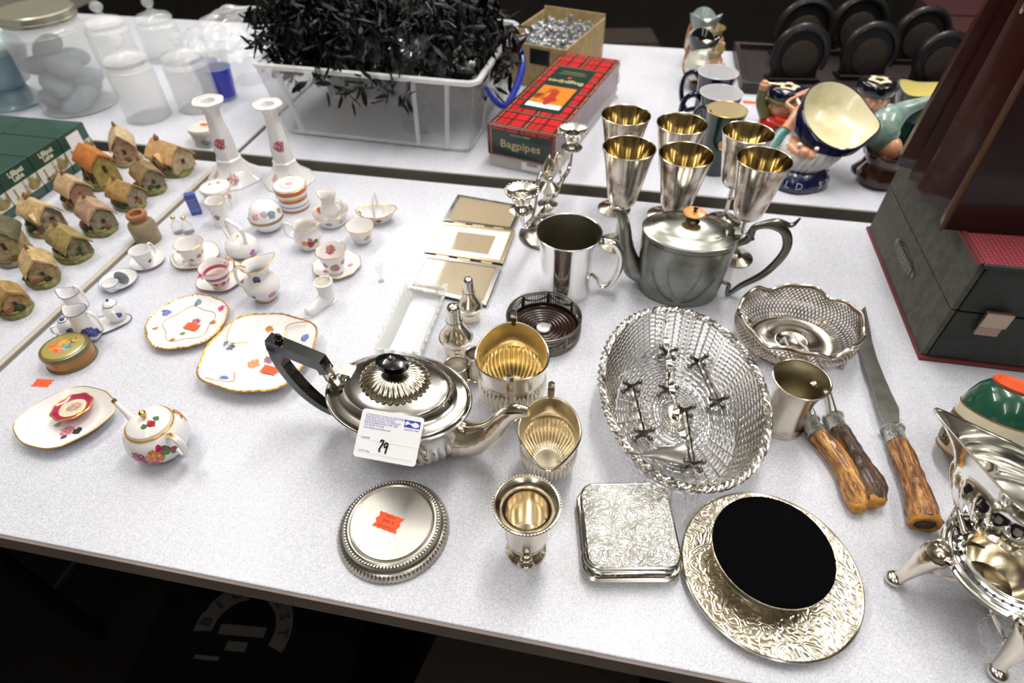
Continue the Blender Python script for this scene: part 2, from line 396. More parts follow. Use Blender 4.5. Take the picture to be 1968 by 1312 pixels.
# --- urn
b0=(1011,1055); hh=HZ(b0,(1011,969)); r0=RW(1011,968,hh,129)/1.0
t=thing('urn_cup','small silver urn cup with a gadrooned rim and ring handles, in front of the creamer','urn',P(*b0))
f0=r0*.66
g=G().lathe(wall([(f0,0),(f0*1.02,.0015),(f0*.98,.003),(f0*.85,.0042),(f0*.82,.006),(f0*.62,.009),(f0*.50,.012),(f0*.50,.014),(f0*.62,.016),(f0*.8,.019),(r0*.62,.025),(r0*.68,.034),(r0*.70,hh-.012),(r0*.74,hh-.006),(r0*.86,hh-.002),(r0*.97,hh)],.0012,.02),64)
part('body',g,SILVERW,t,smooth=60)
g=G().tube([(.985*r0*cos(2*pi*i/48),.985*r0*sin(2*pi*i/48),hh) for i in range(48)],.0016,8,closed=True)
beads(g,r0,hh,64,.0016,el=.7)
part('gadroon_rim',g,SILVERW,t,kind='stuff')
av=ANG(b0,(1011,1100))
for s,aa in ((0,av),(1,av+pi)):
    M=TM(rz=aa); x0=r0*.71
    g=G().ell((x0+.001,0,.026),(.004,.006,.005),12,8,M=M); part('lion_mask',g,SILVERW,t)
    g=G().tube([(x0+.004+.0012*0,.0075*sin(q*pi/10),.021+.0065*cos(q*pi/10)-.001) for q in range(20)],.0011,6,closed=True,M=M); part('ring_handle',g,SILVERW,t)
# --- goblets
def goblet():
    t=thing('goblet','x','goblet',(0,0,0),0,'silver goblets at the back of the front table')
    # unit: rim radius .050, height .15
    r=.046; H=.15
    out=[(.034,0),(.0345,.0015),(.030,.003),(.018,.006),(.008,.011),(.0045,.018),(.0038,.030),(.0036,.040),(.0055,.043),(.0042,.047),(.0042,.060),(.010,.0635),(.0185,.066),(.0245,.0715),(.0280,.080),(.0320,.096),(.0366,.115),(.0412,.134),(r,H)]
    g=G().lathe([(0,0)]+out+[(r-.0012,H+.0003),(.0404,.135),(.0372,.122)],64); part('bowl_stem_and_foot',g,TARN,t,smooth=50)
    g=G().lathe([(r-.0013,H),(.0400,.134),(.0353,.115),(.0308,.096),(.0268,.081),(.0232,.0735),(.0175,.0685),(.009,.066),(0,.0655)],64); part('gilt_interior',g,GILTIN,t,smooth=60,recalc=False)
    part('rim',G().ring(r,.0009,H,64,6),SILVERW,t); part('collar',G().ring(.0052,.0018,.0435,20,8),SILVERW,t)
    return t
gob=goblet()
# (foot px, rim centre px, rim width)
GB=[((1180,401),(1201,221),94,'goblet furthest back on the left, behind another goblet'),((1184,468),(1203,283),102,'front left goblet with plum-brown tarnish, right of the candelabrum'),
    ((1276,414),(1318,238),98,'middle goblet of the back row, in front of the cream and navy mugs'),((1281,478),(1318,297),107,'front middle goblet, just behind the pewter teapot lid'),
    ((1390,425),(1421,252),100,'rightmost goblet of the back row, beside the cream-lined mug'),((1411,494),(1442,303),107,'front right goblet leaning out over the pewter teapot handle side')]
for i,(b,tp,w,lb) in enumerate(GB):
    h=HZ(b,tp); rr=RW(tp[0],tp[1],h,w)
    print('goblet',i,round(h,3),round(rr,4))
    loc=P(*b)
    if i==0: o=gob; o.location=loc; o['label']=lb
    else: o=dup(gob,lb,loc,rz=i*.7)
    o.scale=(rr/.046,rr/.046,h/.15)
# --- tankard
b0=(1086,553); tp=(1093,445); h=HZ(b0,tp); r=RW(*tp,h,128); print('tankard',h,r)
av=ANG(b0,(1155,560))
t=thing('tankard','tall polished silver tankard with a loop handle, left of the pewter teapot','tankard',P(*b0),av)
g=G().lathe([(0,0),(r*.80,0),(r*.82,.001),(r*.80,.004),(r*.80,h*.3),(r*.83,h*.6),(r*.9,h*.85),(r*.99,h),(r*.97,h+.0004),(r*.965,h-.001)],72); part('body',g,SILVERB,t,smooth=50)
g=G().lathe([(r*.965,h-.0005),(r*.88,h*.85),(r*.81,h*.6),(r*.78,h*.3),(r*.77,.006),(0,.005)],72); part('interior',g,DULL,t,smooth=50,recalc=False)
part('rim',G().ring(r*.985,.0011,h,72,6),SILVERB,t)
pts=cr([(r*.86,0,h*.80),(r*1.1,0,h*.90),(r*1.42,0,h*.86),(r*1.62,0,h*.68),(r*1.62,0,h*.42),(r*1.40,0,h*.16),(r*1.15,0,h*.10),(r*.98,0,h*.22),(r*.80,0,h*.30)],8)
part('handle',G().tube(pts,[.0026,.0042,.0048,.005,.005,.0045,.004,.0034,.003],10,fl=1.3),SILVERB,t)
# --- pewter teapot
b0=(1300,556); zt=.085; 
tz=HZ(b0,(1325,443)); print('pewter',tz)
av=ANG((1210,515),(1445,545),.03); 
t=thing('pewter_teapot','engraved oval pewter teapot with an ivory finial and scrolled handle','teapot',P(*b0),av)
rx=RW(1322,440,tz,186); ry=rx*.74
pr=[(0,0),(.82,0),(.86,.002),(.88,.004),(.93,tz*.3),(.97,tz*.6),(.99,tz*.9),(1.0,tz-.002),(.99,tz)]
EX=lambda t_,r_,z_:(rx*r_*cos(t_),ry*r_*sin(t_),z_)
g=G().lathe(pr+[(.93,tz+.0015),(.6,tz+.006),(0,tz+.006)],72,EX); part('body',g,PEWTER,t,smooth=40)
# engraved shield and sprays: fine raised lines on the near side
def onbody(u,z,off=.0003):
    q=-pi/2+u; k=(.88+.05*(z/tz)/.3 if z<tz*.3 else .93+.04*(z/tz-.3)/.3 if z<tz*.6 else .97+.02*(z/tz-.6)/.3)+off/rx; return (rx*k*cos(q),ry*k*sin(q)-.0002,z)
sh=[(-.34,.78),(-.17,.77),(0,.81),(.17,.77),(.34,.78),(.36,.55),(.24,.32),(0,.14),(-.24,.32),(-.36,.55)]
LINE=mat('engraving_line',(.22,.215,.20),.4,.9)
g=G()
for k in (1,.9): g.tube([onbody(u*k,(z-.5)*k*tz+.5*tz) for u,z in cr([(a_,b_,0) for a_,b_ in sh],5,True) for _ in (0,)] if False else [onbody(p_.x*k,((p_.y-.5)*k+.5)*tz) for p_ in cr([(a_,b_,0) for a_,b_ in sh],5,True)],.0002,4,closed=True)
random.seed(3)
for s in (-1,1):
    for j in range(16):
        a=j/15; u=s*(.08+.62*a); z=tz*(.10+.38*a*a); 
        g.tube([onbody(u,z),onbody(u+s*.05,z+.004),onbody(u+s*.02,z+.008)],.0003,4); g.tube([onbody(u,z),onbody(u+s*.07,z-.001),onbody(u+s*.09,z+.003)],.0003,4)
for j in range(46):
    u=-.95+1.9*j/45; g.tube([onbody(u,tz*.93),onbody(u+.015,tz*.90),onbody(u+.03,tz*.93)],.00028,4)
part('engraved_shield',g,LINE,t,kind='stuff')
LIDP=mat('polished_pewter',(.62,.64,.60),.2,1,var=(18,(.5,.51,.47),.4,.7))
g=G().lathe([(1.0,tz-.001),(1.01,tz+.001),(.97,tz+.0025),(.86,tz+.004),(.80,tz+.0065),(.76,tz+.0065),(.72,tz+.0085),(.5,tz+.0125),(.25,tz+.0155),(0,tz+.016)],72,EX); part('lid',g,LIDP,t,smooth=60)
IV=mat('ivory_disc','#d99b55',.35,var=(90,'#c07f3c',.4,.6),coat=.3)
g=G().lathe([(0,tz+.015),(.010,tz+.015),(.0075,tz+.019),(.0035,tz+.022),(.003,tz+.024),(0,tz+.024)],24); part('finial_stem',g,DARKM,t)
g=G().lathe([(0,tz+.0235),(.006,tz+.0235),(.0125,tz+.026),(.0155,tz+.0285),(.014,tz+.030),(.006,tz+.0305),(0,tz+.0305)],12,lambda a,r_,z:(r_*cos(a)*(1+.04*sin(6*a)),r_*sin(a)*(1+.04*sin(6*a)),z)); fi=part('finial_disc',g,IV,t)
g=G().lathe([(0,tz+.030),(.0022,tz+.030),(.0022,tz+.033),(.0032,tz+.035),(.002,tz+.0375),(0,tz+.038)],12); part('finial_pin',g,DARKM,t)
g=G().tube(cr([(rx*.86,0,tz+.004),(rx*.8,0,tz+.008),(rx*.76,0,tz+.010)],4),.004,8,fl=3.0); g.box((rx*.90,0,tz+.006),(.012,.018,.005)); part('hinge',g,PEWTER,t)
pts=cr([(-rx*.80,0,tz*.22),(-rx*1.05,0,tz*.30),(-rx*1.26,0,tz*.62),(-rx*1.38,0,tz*.98),(-rx*1.52,0,tz*1.16),(-rx*1.66,0,tz*1.19)],8)
part('spout',G().tube(pts,crf([.0185,.0155,.0105,.008,.0062,.0045],8),16,fl=.8),PEWTER,t)
PEWD=mat('dark_pewter',(.22,.22,.20),.3,1)
pts=cr([(rx*.99,0,tz*.88),(rx*1.18,0,tz*.98),(rx*1.24,0,tz*1.16),(rx*1.55,0,tz*1.22),(rx*1.86,0,tz*1.12),(rx*1.97,0,tz*.85),(rx*1.74,0,tz*.48),(rx*1.35,0,tz*.22),(rx*1.12,0,tz*.04),(rx*1.08,0,tz*.20),(rx*.92,0,tz*.24)],8)
g=G().tube(pts,crf([.0045,.0055,.005,.006,.0062,.006,.0055,.0045,.003,.0032,.003],8),10,fl=.85)
g.tube(cr([(rx*1.24,0,tz*1.19),(rx*1.6,0,tz*1.28),(rx*1.9,0,tz*1.25),(rx*2.02,0,tz*1.36)],6),crf([.003,.0035,.0028,.001],6),8,fl=1.5)
g.ring(.0058,.0018,0,16,6,M=TM((rx*1.20,0,tz*1.02),ry=R(30)))
part('handle',g,PEWD,t)
# --- triptych photo frame
fr=thing('folding_photo_frame','three-panel brass and silver folding photo frame lying open by the candelabrum','photo frame',P(910,480))
o0=fr.location.copy()
MOUNT=mat('frame_backing_card','#a6957a',.35,coat=.6,var=(400,'#9c8b6e',.4,.6)); MATB=mat('mount_board','#dfe6e2',.4,coat=.6); BACKF=mat('frame_back','#1c1a18',.5)
def panel(q,z,metal,mount=False):
    pts=[P(*p,z)-o0 for p in q]
    def at(u,v): return pts[0]*(1-u)*(1-v)+pts[1]*u*(1-v)+pts[2]*u*v+pts[3]*(1-u)*v
    lo=z-.0012; f=thing and None
    base=G(); vs=[p.copy() for p in pts]; n=4
    base.add([(p.x,p.y,lo-.003) for p in vs]+[(p.x,p.y,lo) for p in vs],[(0,1,2,3)[::-1],(4,5,6,7)]+[(i,(i+1)%4,(i+1)%4+4,i+4) for i in range(4)])
    pp=part('panel_back',base,BACKF,fr,smooth=0)
    k=.05; inn=[at(k,k*1.4),at(1-k,k*1.4),at(1-k,1-k*1.4),at(k,1-k*1.4)]
    g=G(); vs=[(p.x,p.y,lo) for p in pts]+[(p.x,p.y,lo+.0022) for p in pts]+[(p.x,p.y,lo) for p in inn]+[(p.x,p.y,lo+.0022) for p in inn]
    fs=[]
    for i in range(4):
        j=(i+1)%4; fs+=[(i,j,j+4,i+4),(i+4,j+4,j+12,i+12),(i+8,i+12,j+12,j+8),(i,i+8,j+8,j)]
    g.add(vs,fs); part('frame_border',g,metal,fr,smooth=0,bev=.0004)
    part('backing_card',G().add([(p.x,p.y,lo+.0006) for p in inn],[(0,1,2,3)]),MATB if mount else MOUNT,fr,smooth=0)
    if mount:
        w=[at(.27,.24),at(.78,.24),at(.78,.80),at(.27,.80)]
        part('picture_window',G().add([(p.x,p.y,lo+.0009) for p in w],[(0,1,2,3)]),MOUNT,fr,smooth=0)
panel(((880,374),(1006,396),(985,441),(851,424)),.006,SILVERB)
panel(((851,427),(990,443),(966,506),(816,484)),.006,BRASS,True)
panel(((816,489),(963,511),(934,586),(782,552)),.006,SILVERB)
for a_,b_ in (((858,426),(980,441)),((822,487),(960,508))):
    A=P(*a_,.006)-o0; B=P(*b_,.006)-o0
    for u0,u1 in ((.12,.3),(.42,.6),(.75,.9)):
        part('hinge',G().tube([A.lerp(B,u0)+Vector((0,0,-.0005)),A.lerp(B,u1)+Vector((0,0,-.0005))],.0016,8),BRASS,fr)
# --- crystal dish
dz=.022; q=[P(*p,dz) for p in ((769,540),(848,547),(823,684),(731,670))]
cc=sum(q,Vector())/4; wx=((q[1]-q[0]).length+(q[2]-q[3]).length)/2; wy=((q[3]-q[0]).length+(q[2]-q[1]).length)/2
rz=math.atan2((q[1]-q[0]).y+(q[2]-q[3]).y,(q[1]-q[0]).x+(q[2]-q[3]).x)
t=thing('crystal_dish','oblong cut-glass dish with a jagged floral border, behind the silver teapot','dish',(cc.x,cc.y,TH),rz)
CRY=mat('cut_crystal',(.97,.98,.96),.08,trans=.6,ior=1.4,alpha=.8,bump=(400,.6,.001,'voronoi'))
CRF=mat('crystal_floor',(.97,.98,.98),.03,trans=.5,ior=1.4,alpha=.25)
a,b=wx/2,wy/2
g=G().prism(rrect(a-.011,b-.011,.002,1),.0008,.004); part('floor_panel',g,CRF,t,smooth=0,bev=.001)
random.seed(5)
g=G(); N=84; o=[];o2=[]
per=rrect(a,b,.004,3); 
def along(poly,n):
    L=[0]; m=len(poly)
    for i in range(m): L.append(L[-1]+math.dist(poly[i],poly[(i+1)%m]))
    out=[]
    for k in range(n):
        s=L[-1]*k/n; i=max(j for j in range(m) if L[j]<=s); f=(s-L[i])/max(1e-9,L[i+1]-L[i]); p0,p1=poly[i],poly[(i+1)%m]; out.append((p0[0]+(p1[0]-p0[0])*f,p0[1]+(p1[1]-p0[1])*f))
    return out
A=along(rrect(a,b,.005,3),N); B=along(rrect(a-.011,b-.011,.003,3),N); Cc=along(rrect(a-.002,b-.002,.005,3),N); D=along(rrect(a-.010,b-.010,.003,3),N)
vs=[];fs=[]
for i in range(N):
    k=1+.045*(1 if i%3 else -1)+random.uniform(-.02,.02)
    vs+=[(B[i][0],B[i][1],.0),(A[i][0]*k,A[i][1]*k,dz+random.uniform(-.002,.001)),(Cc[i][0]*.97,Cc[i][1]*.97,dz-.001),(D[i][0],D[i][1],.0045)]
for i in range(N):
    j=(i+1)%N
    for c_ in range(4): fs.append((4*i+c_,4*i+(c_+1)%4,4*j+(c_+1)%4,4*j+c_))
g.add(vs,fs); part('cut_border',g,CRY,t,smooth=20)
# --- pepper shakers
def pepper(lb,b0,tp,w):
    h=HZ(b0,tp); r=RW(b0[0],b0[1]-30,h*.4,w)
    print('pepper',h,r)
    t=thing('pepper_shaker',lb,'shaker',P(*b0),0,'silver shakers beside the crystal dish')
    g=G().lathe([(0,0),(r*.72,0),(r*.76,h*.03),(r*.74,h*.10),(r*.62,h*.15),(r*.66,h*.19),(r*.95,h*.27),(r,h*.33),(r*.97,h*.39),(r*.75,h*.47),(r*.52,h*.58),(r*.44,h*.68),(0,h*.68)],48); part('body',g,SILVERW,t,smooth=50)
    g=G().lathe([(0,h*.675),(r*.47,h*.675),(r*.47,h*.71),(r*.42,h*.74),(r*.42,h*.92),(r*.36,h*.97),(r*.2,h),(0,h*1.005)],36); part('cap',g,SILVER,t,smooth=50)
    g=G()
    for i in range(7):
        q=2*pi*i/6; rr=0 if i==6 else r*.18; g.ell((rr*cos(q),rr*sin(q),h*1.0-(.0 if i==6 else .0008)),(.0008,.0008,.0003),6,4)
    part('shaker_hole',g,DARKM,t)
    part('collar',G().ring(r*.47,.0008,h*.69,36,6),DARKM,t); part('belly_ring',G().ring(r*1.0,.001,h*.33,48,6),SILVER,t)
    return t
pepper('nearer silver pepper shaker, tall-necked, between the crystal dish and the sugar bowl',(879,675),(871,585),64)
pepper('further silver pepper shaker, behind its twin at the corner of the crystal dish',(905,612),(892,534),48)
# --- napkin rings
def nring(lb,b0,tp,w):
    h=HZ(b0,tp); r=RW(*tp,h,w)
    t=thing('napkin_ring',lb,'napkin ring',P(*b0),0,'silver napkin rings')
    g=G().lathe([(r,0),(r*1.03,.0015),(r*.94,.004),(r*.94,h-.004),(r*1.03,h-.0015),(r,h),(r*.96,h),(r*.88,h-.004),(r*.88,.004),(r*.96,0)],48,loop=True); part('band',g,SILVERW,t)
    [part('edge_bead',G().ring(r*1.0,.0012,zz,48,6),SILVER,t) for zz in (h,.0012)]
nring('silver napkin ring standing against the left of the sugar bowl',(917,722),(913,679),38)
nring('silver napkin ring half hidden behind the silver teapot lid',(880,728),(873,700),45)
# --- wine coaster
rz=.030; rr=.092*(CH-rz); c0=Vector((-.1376*(CH-rz),1.1014*(CH-rz),TH))
t=thing('wine_coaster','pierced tarnished silver wine coaster with a dark turned wooden base','wine coaster',c0)
TARD=mat('blackened_silver',(.20,.185,.16),.3,1,var=(40,(.11,.10,.09),.4,.7)); DWOOD=mat('dark_turned_wood','#2a140e',.25,coat=.4)
g=G().lathe([(0,.0005),(rr*.98,.0005),(rr*1.02,.002),(rr*1.02,.004),(rr*.99,.006),(rr*.99,.0115),(rr*.96,.0115),(rr*.95,.004),(0,.004)],72); part('silver_base',g,TARD,t)
g=G(); prf=[(0,.0045),(rr*.12,.0045)]
for k in range(6):
    a=rr*(.28+.1*k); prf+=[(a-.0016,.006),(a,.0072),(a+.0016,.006)]
prf+=[(rr*.93,.0075),(rr*.93,.004)]
part('wooden_base',G().lathe(prf,72),DWOOD,t,smooth=70)
part('centre_boss',G().lathe([(0,.006),(rr*.19,.006),(rr*.18,.0085),(rr*.1,.0092),(0,.0095)],36),mat('white_boss',(.85,.85,.85),.25,.6),t)
part('rim',G().ring(rr,.0013,rz,96,8),TARD,t)
g=G().ring(rr*.985,.0011,.008,96,6).ring(rr*.985,.0016,rz-.003,96,5)
part('gallery_rings',g,TARD,t)
for i in range(96):
    if i%12==0: continue
for k in range(8):
    g=G()
    for i in range(11):
        q=2*pi*(k*12+i+.9)/96; g.tube([(rr*.985*cos(q),rr*.985*sin(q),.009),(rr*.985*cos(q),rr*.985*sin(q),rz-.003)],.0008,4)
    q0=2*pi*k/8; 
    g.tube([(rr*.985*cos(q0+.7854*j/12),rr*.985*sin(q0+.7854*j/12),rz-.006-.009*sin(pi*j/12)) for j in range(13)],.0013,5)
    g.tube([(rr*.985*cos(q0),rr*.985*sin(q0),.006),(rr*.985*cos(q0),rr*.985*sin(q0),rz)],.0022,6)
    part('pierced_panel',g,TARD,t)
# --- half-fluted sugar bowl and creamer, teapot
def fluted(t,a,b,H,base,mat_,topfn,NF=40,split=.64,inner=None,amp=.075):
    """oval boat-shaped body: outer skin, inner lining"""
    prof=[(base,0),(base*1.02,.0015),(base*1.15,H*.06),(base*1.40,H*.16),(.88,H*.30),(.92,H*.42),(.93,H*.54),(.93,H*split),(.905,H*(split+.025)),(.92,H*.75),(.96,H*.88),(1.0,H)]
    def f(off):
        def g_(t_,r,z):
            k=1.0
            if z>0 and z<H*split*1.0: k=1-amp*.5+amp*abs(cos(NF*t_/2))*min(1,z/(H*.1))
            x=a*r*k*cos(t_); y=b*r*k*sin(t_); w=max(0,(z/H-.5)/.5)
            dx,dy,dz=topfn(t_,w)
            n=math.hypot(x,y) or 1
            return ((x*(1-off/n))+dx,(y*(1-off/n))+dy,z+dz)
        return g_
    g=G().lathe([(0,0)]+prof,NF*8,f(0)); part('body',g,mat_,t,smooth=60,recalc=False)
    ip=[(r,z) for r,z in prof if z>H*.05]
    g=G().lathe(ip[::-1]+[(base*1.0,H*.055),(0,H*.05)],NF*8,f(.0013)); part('interior',g,inner or mat_,t,smooth=60,recalc=False)
    top=[f(.0005)(2*pi*i/96,1.0,H) for i in range(96)]
    part('rim',G().tube(top,.0012,6,closed=True),mat_,t)
GILTL=mat('sugar_bowl_gilt',(.80,.71,.50),.18,1,var=(30,(.62,.50,.30),.45,.75)); GILTC=mat('cream_jug_lining',(.76,.70,.58),.18,1,var=(30,(.55,.48,.36),.45,.75))
# sugar bowl: long axis from rear handle to front handle
b0=(985,770); tp=(992,683); H=HZ(b0,tp); av=ANG((990,745),(996,620),H)
a_=(P(994,628,H*1.12)-P(990,742,H*1.12)).length/2; b_=RW(992,683,H,143)
print('sugar',H,a_,b_)
t=thing('sugar_bowl','half-fluted two-handled silver sugar bowl with a gilt interior','sugar bowl',P(*b0),av)
fluted(t,a_,b_,H,.5,SILVERW,lambda q,w:(0,0,w*.009*cos(q)**2),inner=GILTL)
for s in (1,-1):
    pts=[(s*a_*.97,0,H+.006),(s*a_*1.04,0,H+.019),(s*a_*1.16,0,H+.019),(s*a_*1.30,0,H*.55),(s*a_*1.22,0,H*.38),(s*a_*.95,0,H*.42)]
    g=G().tube(cr(pts,5),.0021,4,fl=1.7); part('handle',g,SILVER,t,smooth=30)
# creamer
b0=(1052,893); tp=(1054,822); H=HZ(b0,tp); av=ANG((1056,770),(1051,893),H)
b_=RW(1054,822,H,122); a_=b_*1.18
print('cream',H,a_,b_)
t=thing('cream_jug','half-fluted silver cream jug with a wide pouring lip, right of the teapot spout','cream jug',P(*b0),av)
def ctop(q,w):
    d=abs((q+pi)%(2*pi)-pi); lip=math.exp(-(d/.55)**2)
    return (w*w*lip*.020, 0, w*(.010*lip+.004*math.exp(-((pi-d)/.8)**2)-.004*math.exp(-((d-1.5)/.6)**2)))
fluted(t,a_,b_,H,.5,SILVERW,ctop,inner=GILTC)
pts=[(-a_*.98,0,H+.002),(-a_*1.02,0,H+.020),(-a_*1.14,0,H+.020),(-a_*1.45,0,H*.6),(-a_*1.3,0,H*.38),(-a_*.9,0,H*.40)]
part('handle',G().tube(cr(pts,5),.0021,4,fl=1.7),SILVER,t,smooth=30)
# silver teapot
b0=(785,848); H=HZ(b0,(768,738)); print('teapot',H); KZ=H/.081; av=ANG((640,735),(925,800),.07); 
a_=.5*(P(633,727,.085)-P(905,770,.085)).length; b_=a_*.74
t=thing('silver_teapot','polished half-fluted silver teapot with an ebony handle and the lot card 29','teapot',P(*b0),av)
prof=[(.50,0),(.52,.0015),(.56,.004),(.70,.010),(.80,.018),(.85,.027),(.87,.036),(.86,.038),(.885,.045),(.90,.054),(.96,.061),(1.0,.066),(.99,.0685),(.93,.0705),(.84,.0715),(.76,.0735),(.72,.078),(.71,.079)]
def tf(q,r,z):
    k=1.0
    if .001<z<.037: k=1-.03+.055*abs(cos(20*q+z*60))*min(1,z/.006)*min(1,(.038-z)/.004)
    return (a_*r*k*cos(q),b_*r*k*sin(q),z)
g=G().lathe([(0,0)]+prof+[(0,.079)],400,tf); part('body',g,SILVER,t,smooth=60)
EL=lambda q,r,z:(a_*r*cos(q),b_*r*sin(q),z)
part('shoulder_moulding',G().tube([EL(2*pi*i/96,1.0,.067) for i in range(96)],.0012,6,closed=True),SILVERB,t)
g=G().lathe([(.735,.0785),(.74,.0805),(.71,.082),(.60,.0835),(.46,.086),(.44,.0862),(0,.0862)],96,EL); part('lid',g,SILVERB,t,smooth=70)
g=G().lathe([(.46,.0858),(.455,.088),(.40,.0915),(.30,.0945),(.18,.0965),(0,.097)],320,lambda q,r,z:(a_*r*cos(q)*(.96+.08*abs(cos(16*q))*(1 if r>.1 else 0)),b_*r*1.15*sin(q)*(.96+.08*abs(cos(16*q))*(1 if r>.1 else 0)),z)); part('gadrooned_dome',g,SILVERW,t,smooth=60)
EB=mat('ebony','#060607',.12,coat=.8)
g=G().lathe([(0,.0955),(.0045,.0955),(.005,.098),(.010,.101),(.0135,.105),(.0125,.109),(.007,.1115),(0,.112)],24,lambda q,r,z:(r*1.35*cos(q),r*.9*sin(q),z)); part('finial',g,EB,t)
part('finial_nut',G().lathe([(0,.111),(.0026,.111),(.0026,.1135),(.001,.115),(0,.1155)],12),SILVER,t)
part('lid_hinge',G().box((-a_*.70,0,.084),(.014,.015,.004)).tube([(-a_*.76,-.009,.0825),(-a_*.76,.009,.0825)],.0028,10),SILVERB,t,smooth=40)
# handle (ebony) with silver ferrules
tip=P(533,668,.098)-t.location; 
Mi=Matrix.Rotation(-av,4,'Z')
def L(x,y,z): q=Mi@(P(x,y,z)-t.location); return q
hx=[(-a_*.97,0,.066),(-a_*1.10,0,.088),(-a_*1.30,0,.094),(-a_*1.70,0,.098)]
top=[(-a_*1.0,0,.080),(-a_*1.10,0,.090),(-a_*1.74,0,.105)]
g=G().tube([(-a_*1.03,0,.078),(-a_*1.07,0,.088),(-a_*1.40,0,.094),(-a_*1.80,0,.101)],[.009,.0095,.0095,.0095],4,fl=.9,up=(0,1,0),ph=pi/4)
g.tube(cr([(-a_*1.74,0,.103),(-a_*1.72,0,.075),(-a_*1.52,0,.045),(-a_*1.25,0,.026),(-a_*.92,0,.018)],7),crf([.0095,.0095,.0095,.008,.0065],7),4,fl=.75,up=(0,1,0),ph=pi/4) 
g.ell((-a_*1.62,0,.107),(.005,.0035,.006),10,8)
part('handle',g,EB,t,smooth=30)
part('handle_socket',G().tube([(-a_*.90,0,.062),(-a_*1.0,0,.070),(-a_*1.04,0,.084)],[.0055,.0065,.0072],8,fl=.85),SILVERW,t)
g=G().tube([(-a_*.80,0,.020),(-a_*.95,0,.0185)],.0055,8); part('handle_socket',g,SILVERW,t)
# spout
pts=cr([(a_*.74,0,.026),(a_*1.02,0,.030),(a_*1.28,0,.046),(a_*1.45,0,.066),(a_*1.62,0,.080),(a_*1.80,0,.083)],8)
rs=crf([.0225,.0185,.0125,.0098,.0085,.0055],8)
n0=len(pts); g=G()
def flute_sp():
    gg=G(); gg.tube(pts,rs,24,fl=.78); 
    # gadroon the lower part
    for i in range(len(gg.v)):
        ring=i//24; k=i%24; 
        if ring<26:
            c_=Vector(pts[ring]); v=Vector(gg.v[i]); 
            if v.z<c_.z+rs[ring]*.1: gg.v[i]=tuple(c_+(v-c_)*(1+.09*abs(sin(ring*1.0+k*.5))))
    return gg
part('spout',flute_sp(),SILVERW,t,smooth=60)
t.scale=(1,1,KZ)
# lot card
CW=[P(700,785,H+.004),P(820,803,H+.004),P(794,898,H-.022),P(676,874,H-.022)]
cc=sum(CW,Vector())/4; ux=((CW[1]-CW[0])+(CW[2]-CW[3])).normalized(); uy=((CW[0]-CW[3])+(CW[1]-CW[2])); uy=(uy-ux*uy.dot(ux)).normalized(); un=ux.cross(uy)
w=((CW[1]-CW[0]).length+(CW[2]-CW[3]).length)/2; h=((CW[0]-CW[3]).length+(CW[1]-CW[2]).length)/2
card=thing('lot_card','white auction lot card numbered 29 leaning on the silver teapot','card',cc)
print('card',w,h, un)
Mq=Matrix((ux,uy,un)).transposed().to_4x4(); card.matrix_world=Matrix.Translation(cc)@Mq
part('paper',G().prism(rrect(w/2,h/2,.0035),-.0002,.0002),WHITE,card,smooth=0)
INKB=mat('blue_print','#6a6fb8',.6); INKL=mat('blue_logo','#2b3fb5',.6); INKP=mat('black_marker','#08080c',.5); LN=mat('pale_rule','#b9bacb',.6)
s=w/.12*1.0
yy=h/2-.0055
for i,(tx,sz) in enumerate((('LITHGOW SONS & PARTNERS',.0040),('THE AUCTION HOUSES',.0036),('STATION ROAD, STOKESLEY',.0036),('MIDDLESBROUGH TS9 7AB',.0036),('Tel: 01642 710158',.0034),('www.lithgowsauctions.com',.0032))):
    text('print_line',tx,sz*w/.066*.82,INKB,card,TM((-w/2+.0045,yy-i*h*.052,.0003)),'LEFT')
lw,lh=w*.25,h*.15; lx,ly=w*.33,h*.33
lg=part('logo_block',G().box((lx,ly,.0003),(lw,lh,.0002)),INKL,card,smooth=0)
part('handshake',G().prism([(lx+x*lw,ly+y*lh) for x,y in ((-.42,.30),(-.28,.34),(-.18,.10),(.02,.12),(.12,.30),(.30,.25),(.44,-.02),(.40,-.30),(.18,-.40),(.02,-.28),(-.12,-.02),(-.30,-.10),(-.42,-.30),(-.46,.05))],.0004,.0006),WHITE,lg,smooth=0)
text('print_line','Established 1868',.0028*w/.066*.8,INKB,card,TM((lx,ly-h*.12,.0003)))
text('print_line','NAME',.0042*w/.066*.8,INKB,card,TM((-w/2+.0045,-h*.09,.0003)),'LEFT'); text('print_line','LOT No.',.0042*w/.066*.8,INKB,card,TM((-w/2+.0045,-h*.36,.0003)),'LEFT')
part('rule_line',G().box((w*.08,-h*.13,.0003),(w*.72,.0002,.0001)).box((w*.10,-h*.40,.0003),(w*.68,.0002,.0001)),LN,card,smooth=0)
u=h
g=G().tube([(x*u,y*u,.0004) for x,y in ((-.15,-.12),(-.12,-.08),(-.08,-.09),(-.09,-.15),(-.14,-.27),(-.14,-.31),(-.11,-.31))],.0009,5)
g.tube([(x*u,y*u,.0004) for x,y in ((.02,-.14),(-.02,-.12),(-.055,-.17),(-.04,-.22),(0,-.20),(.02,-.14),(.0,-.34))],.0009,5)
part('lot_number',g,INKP,card)
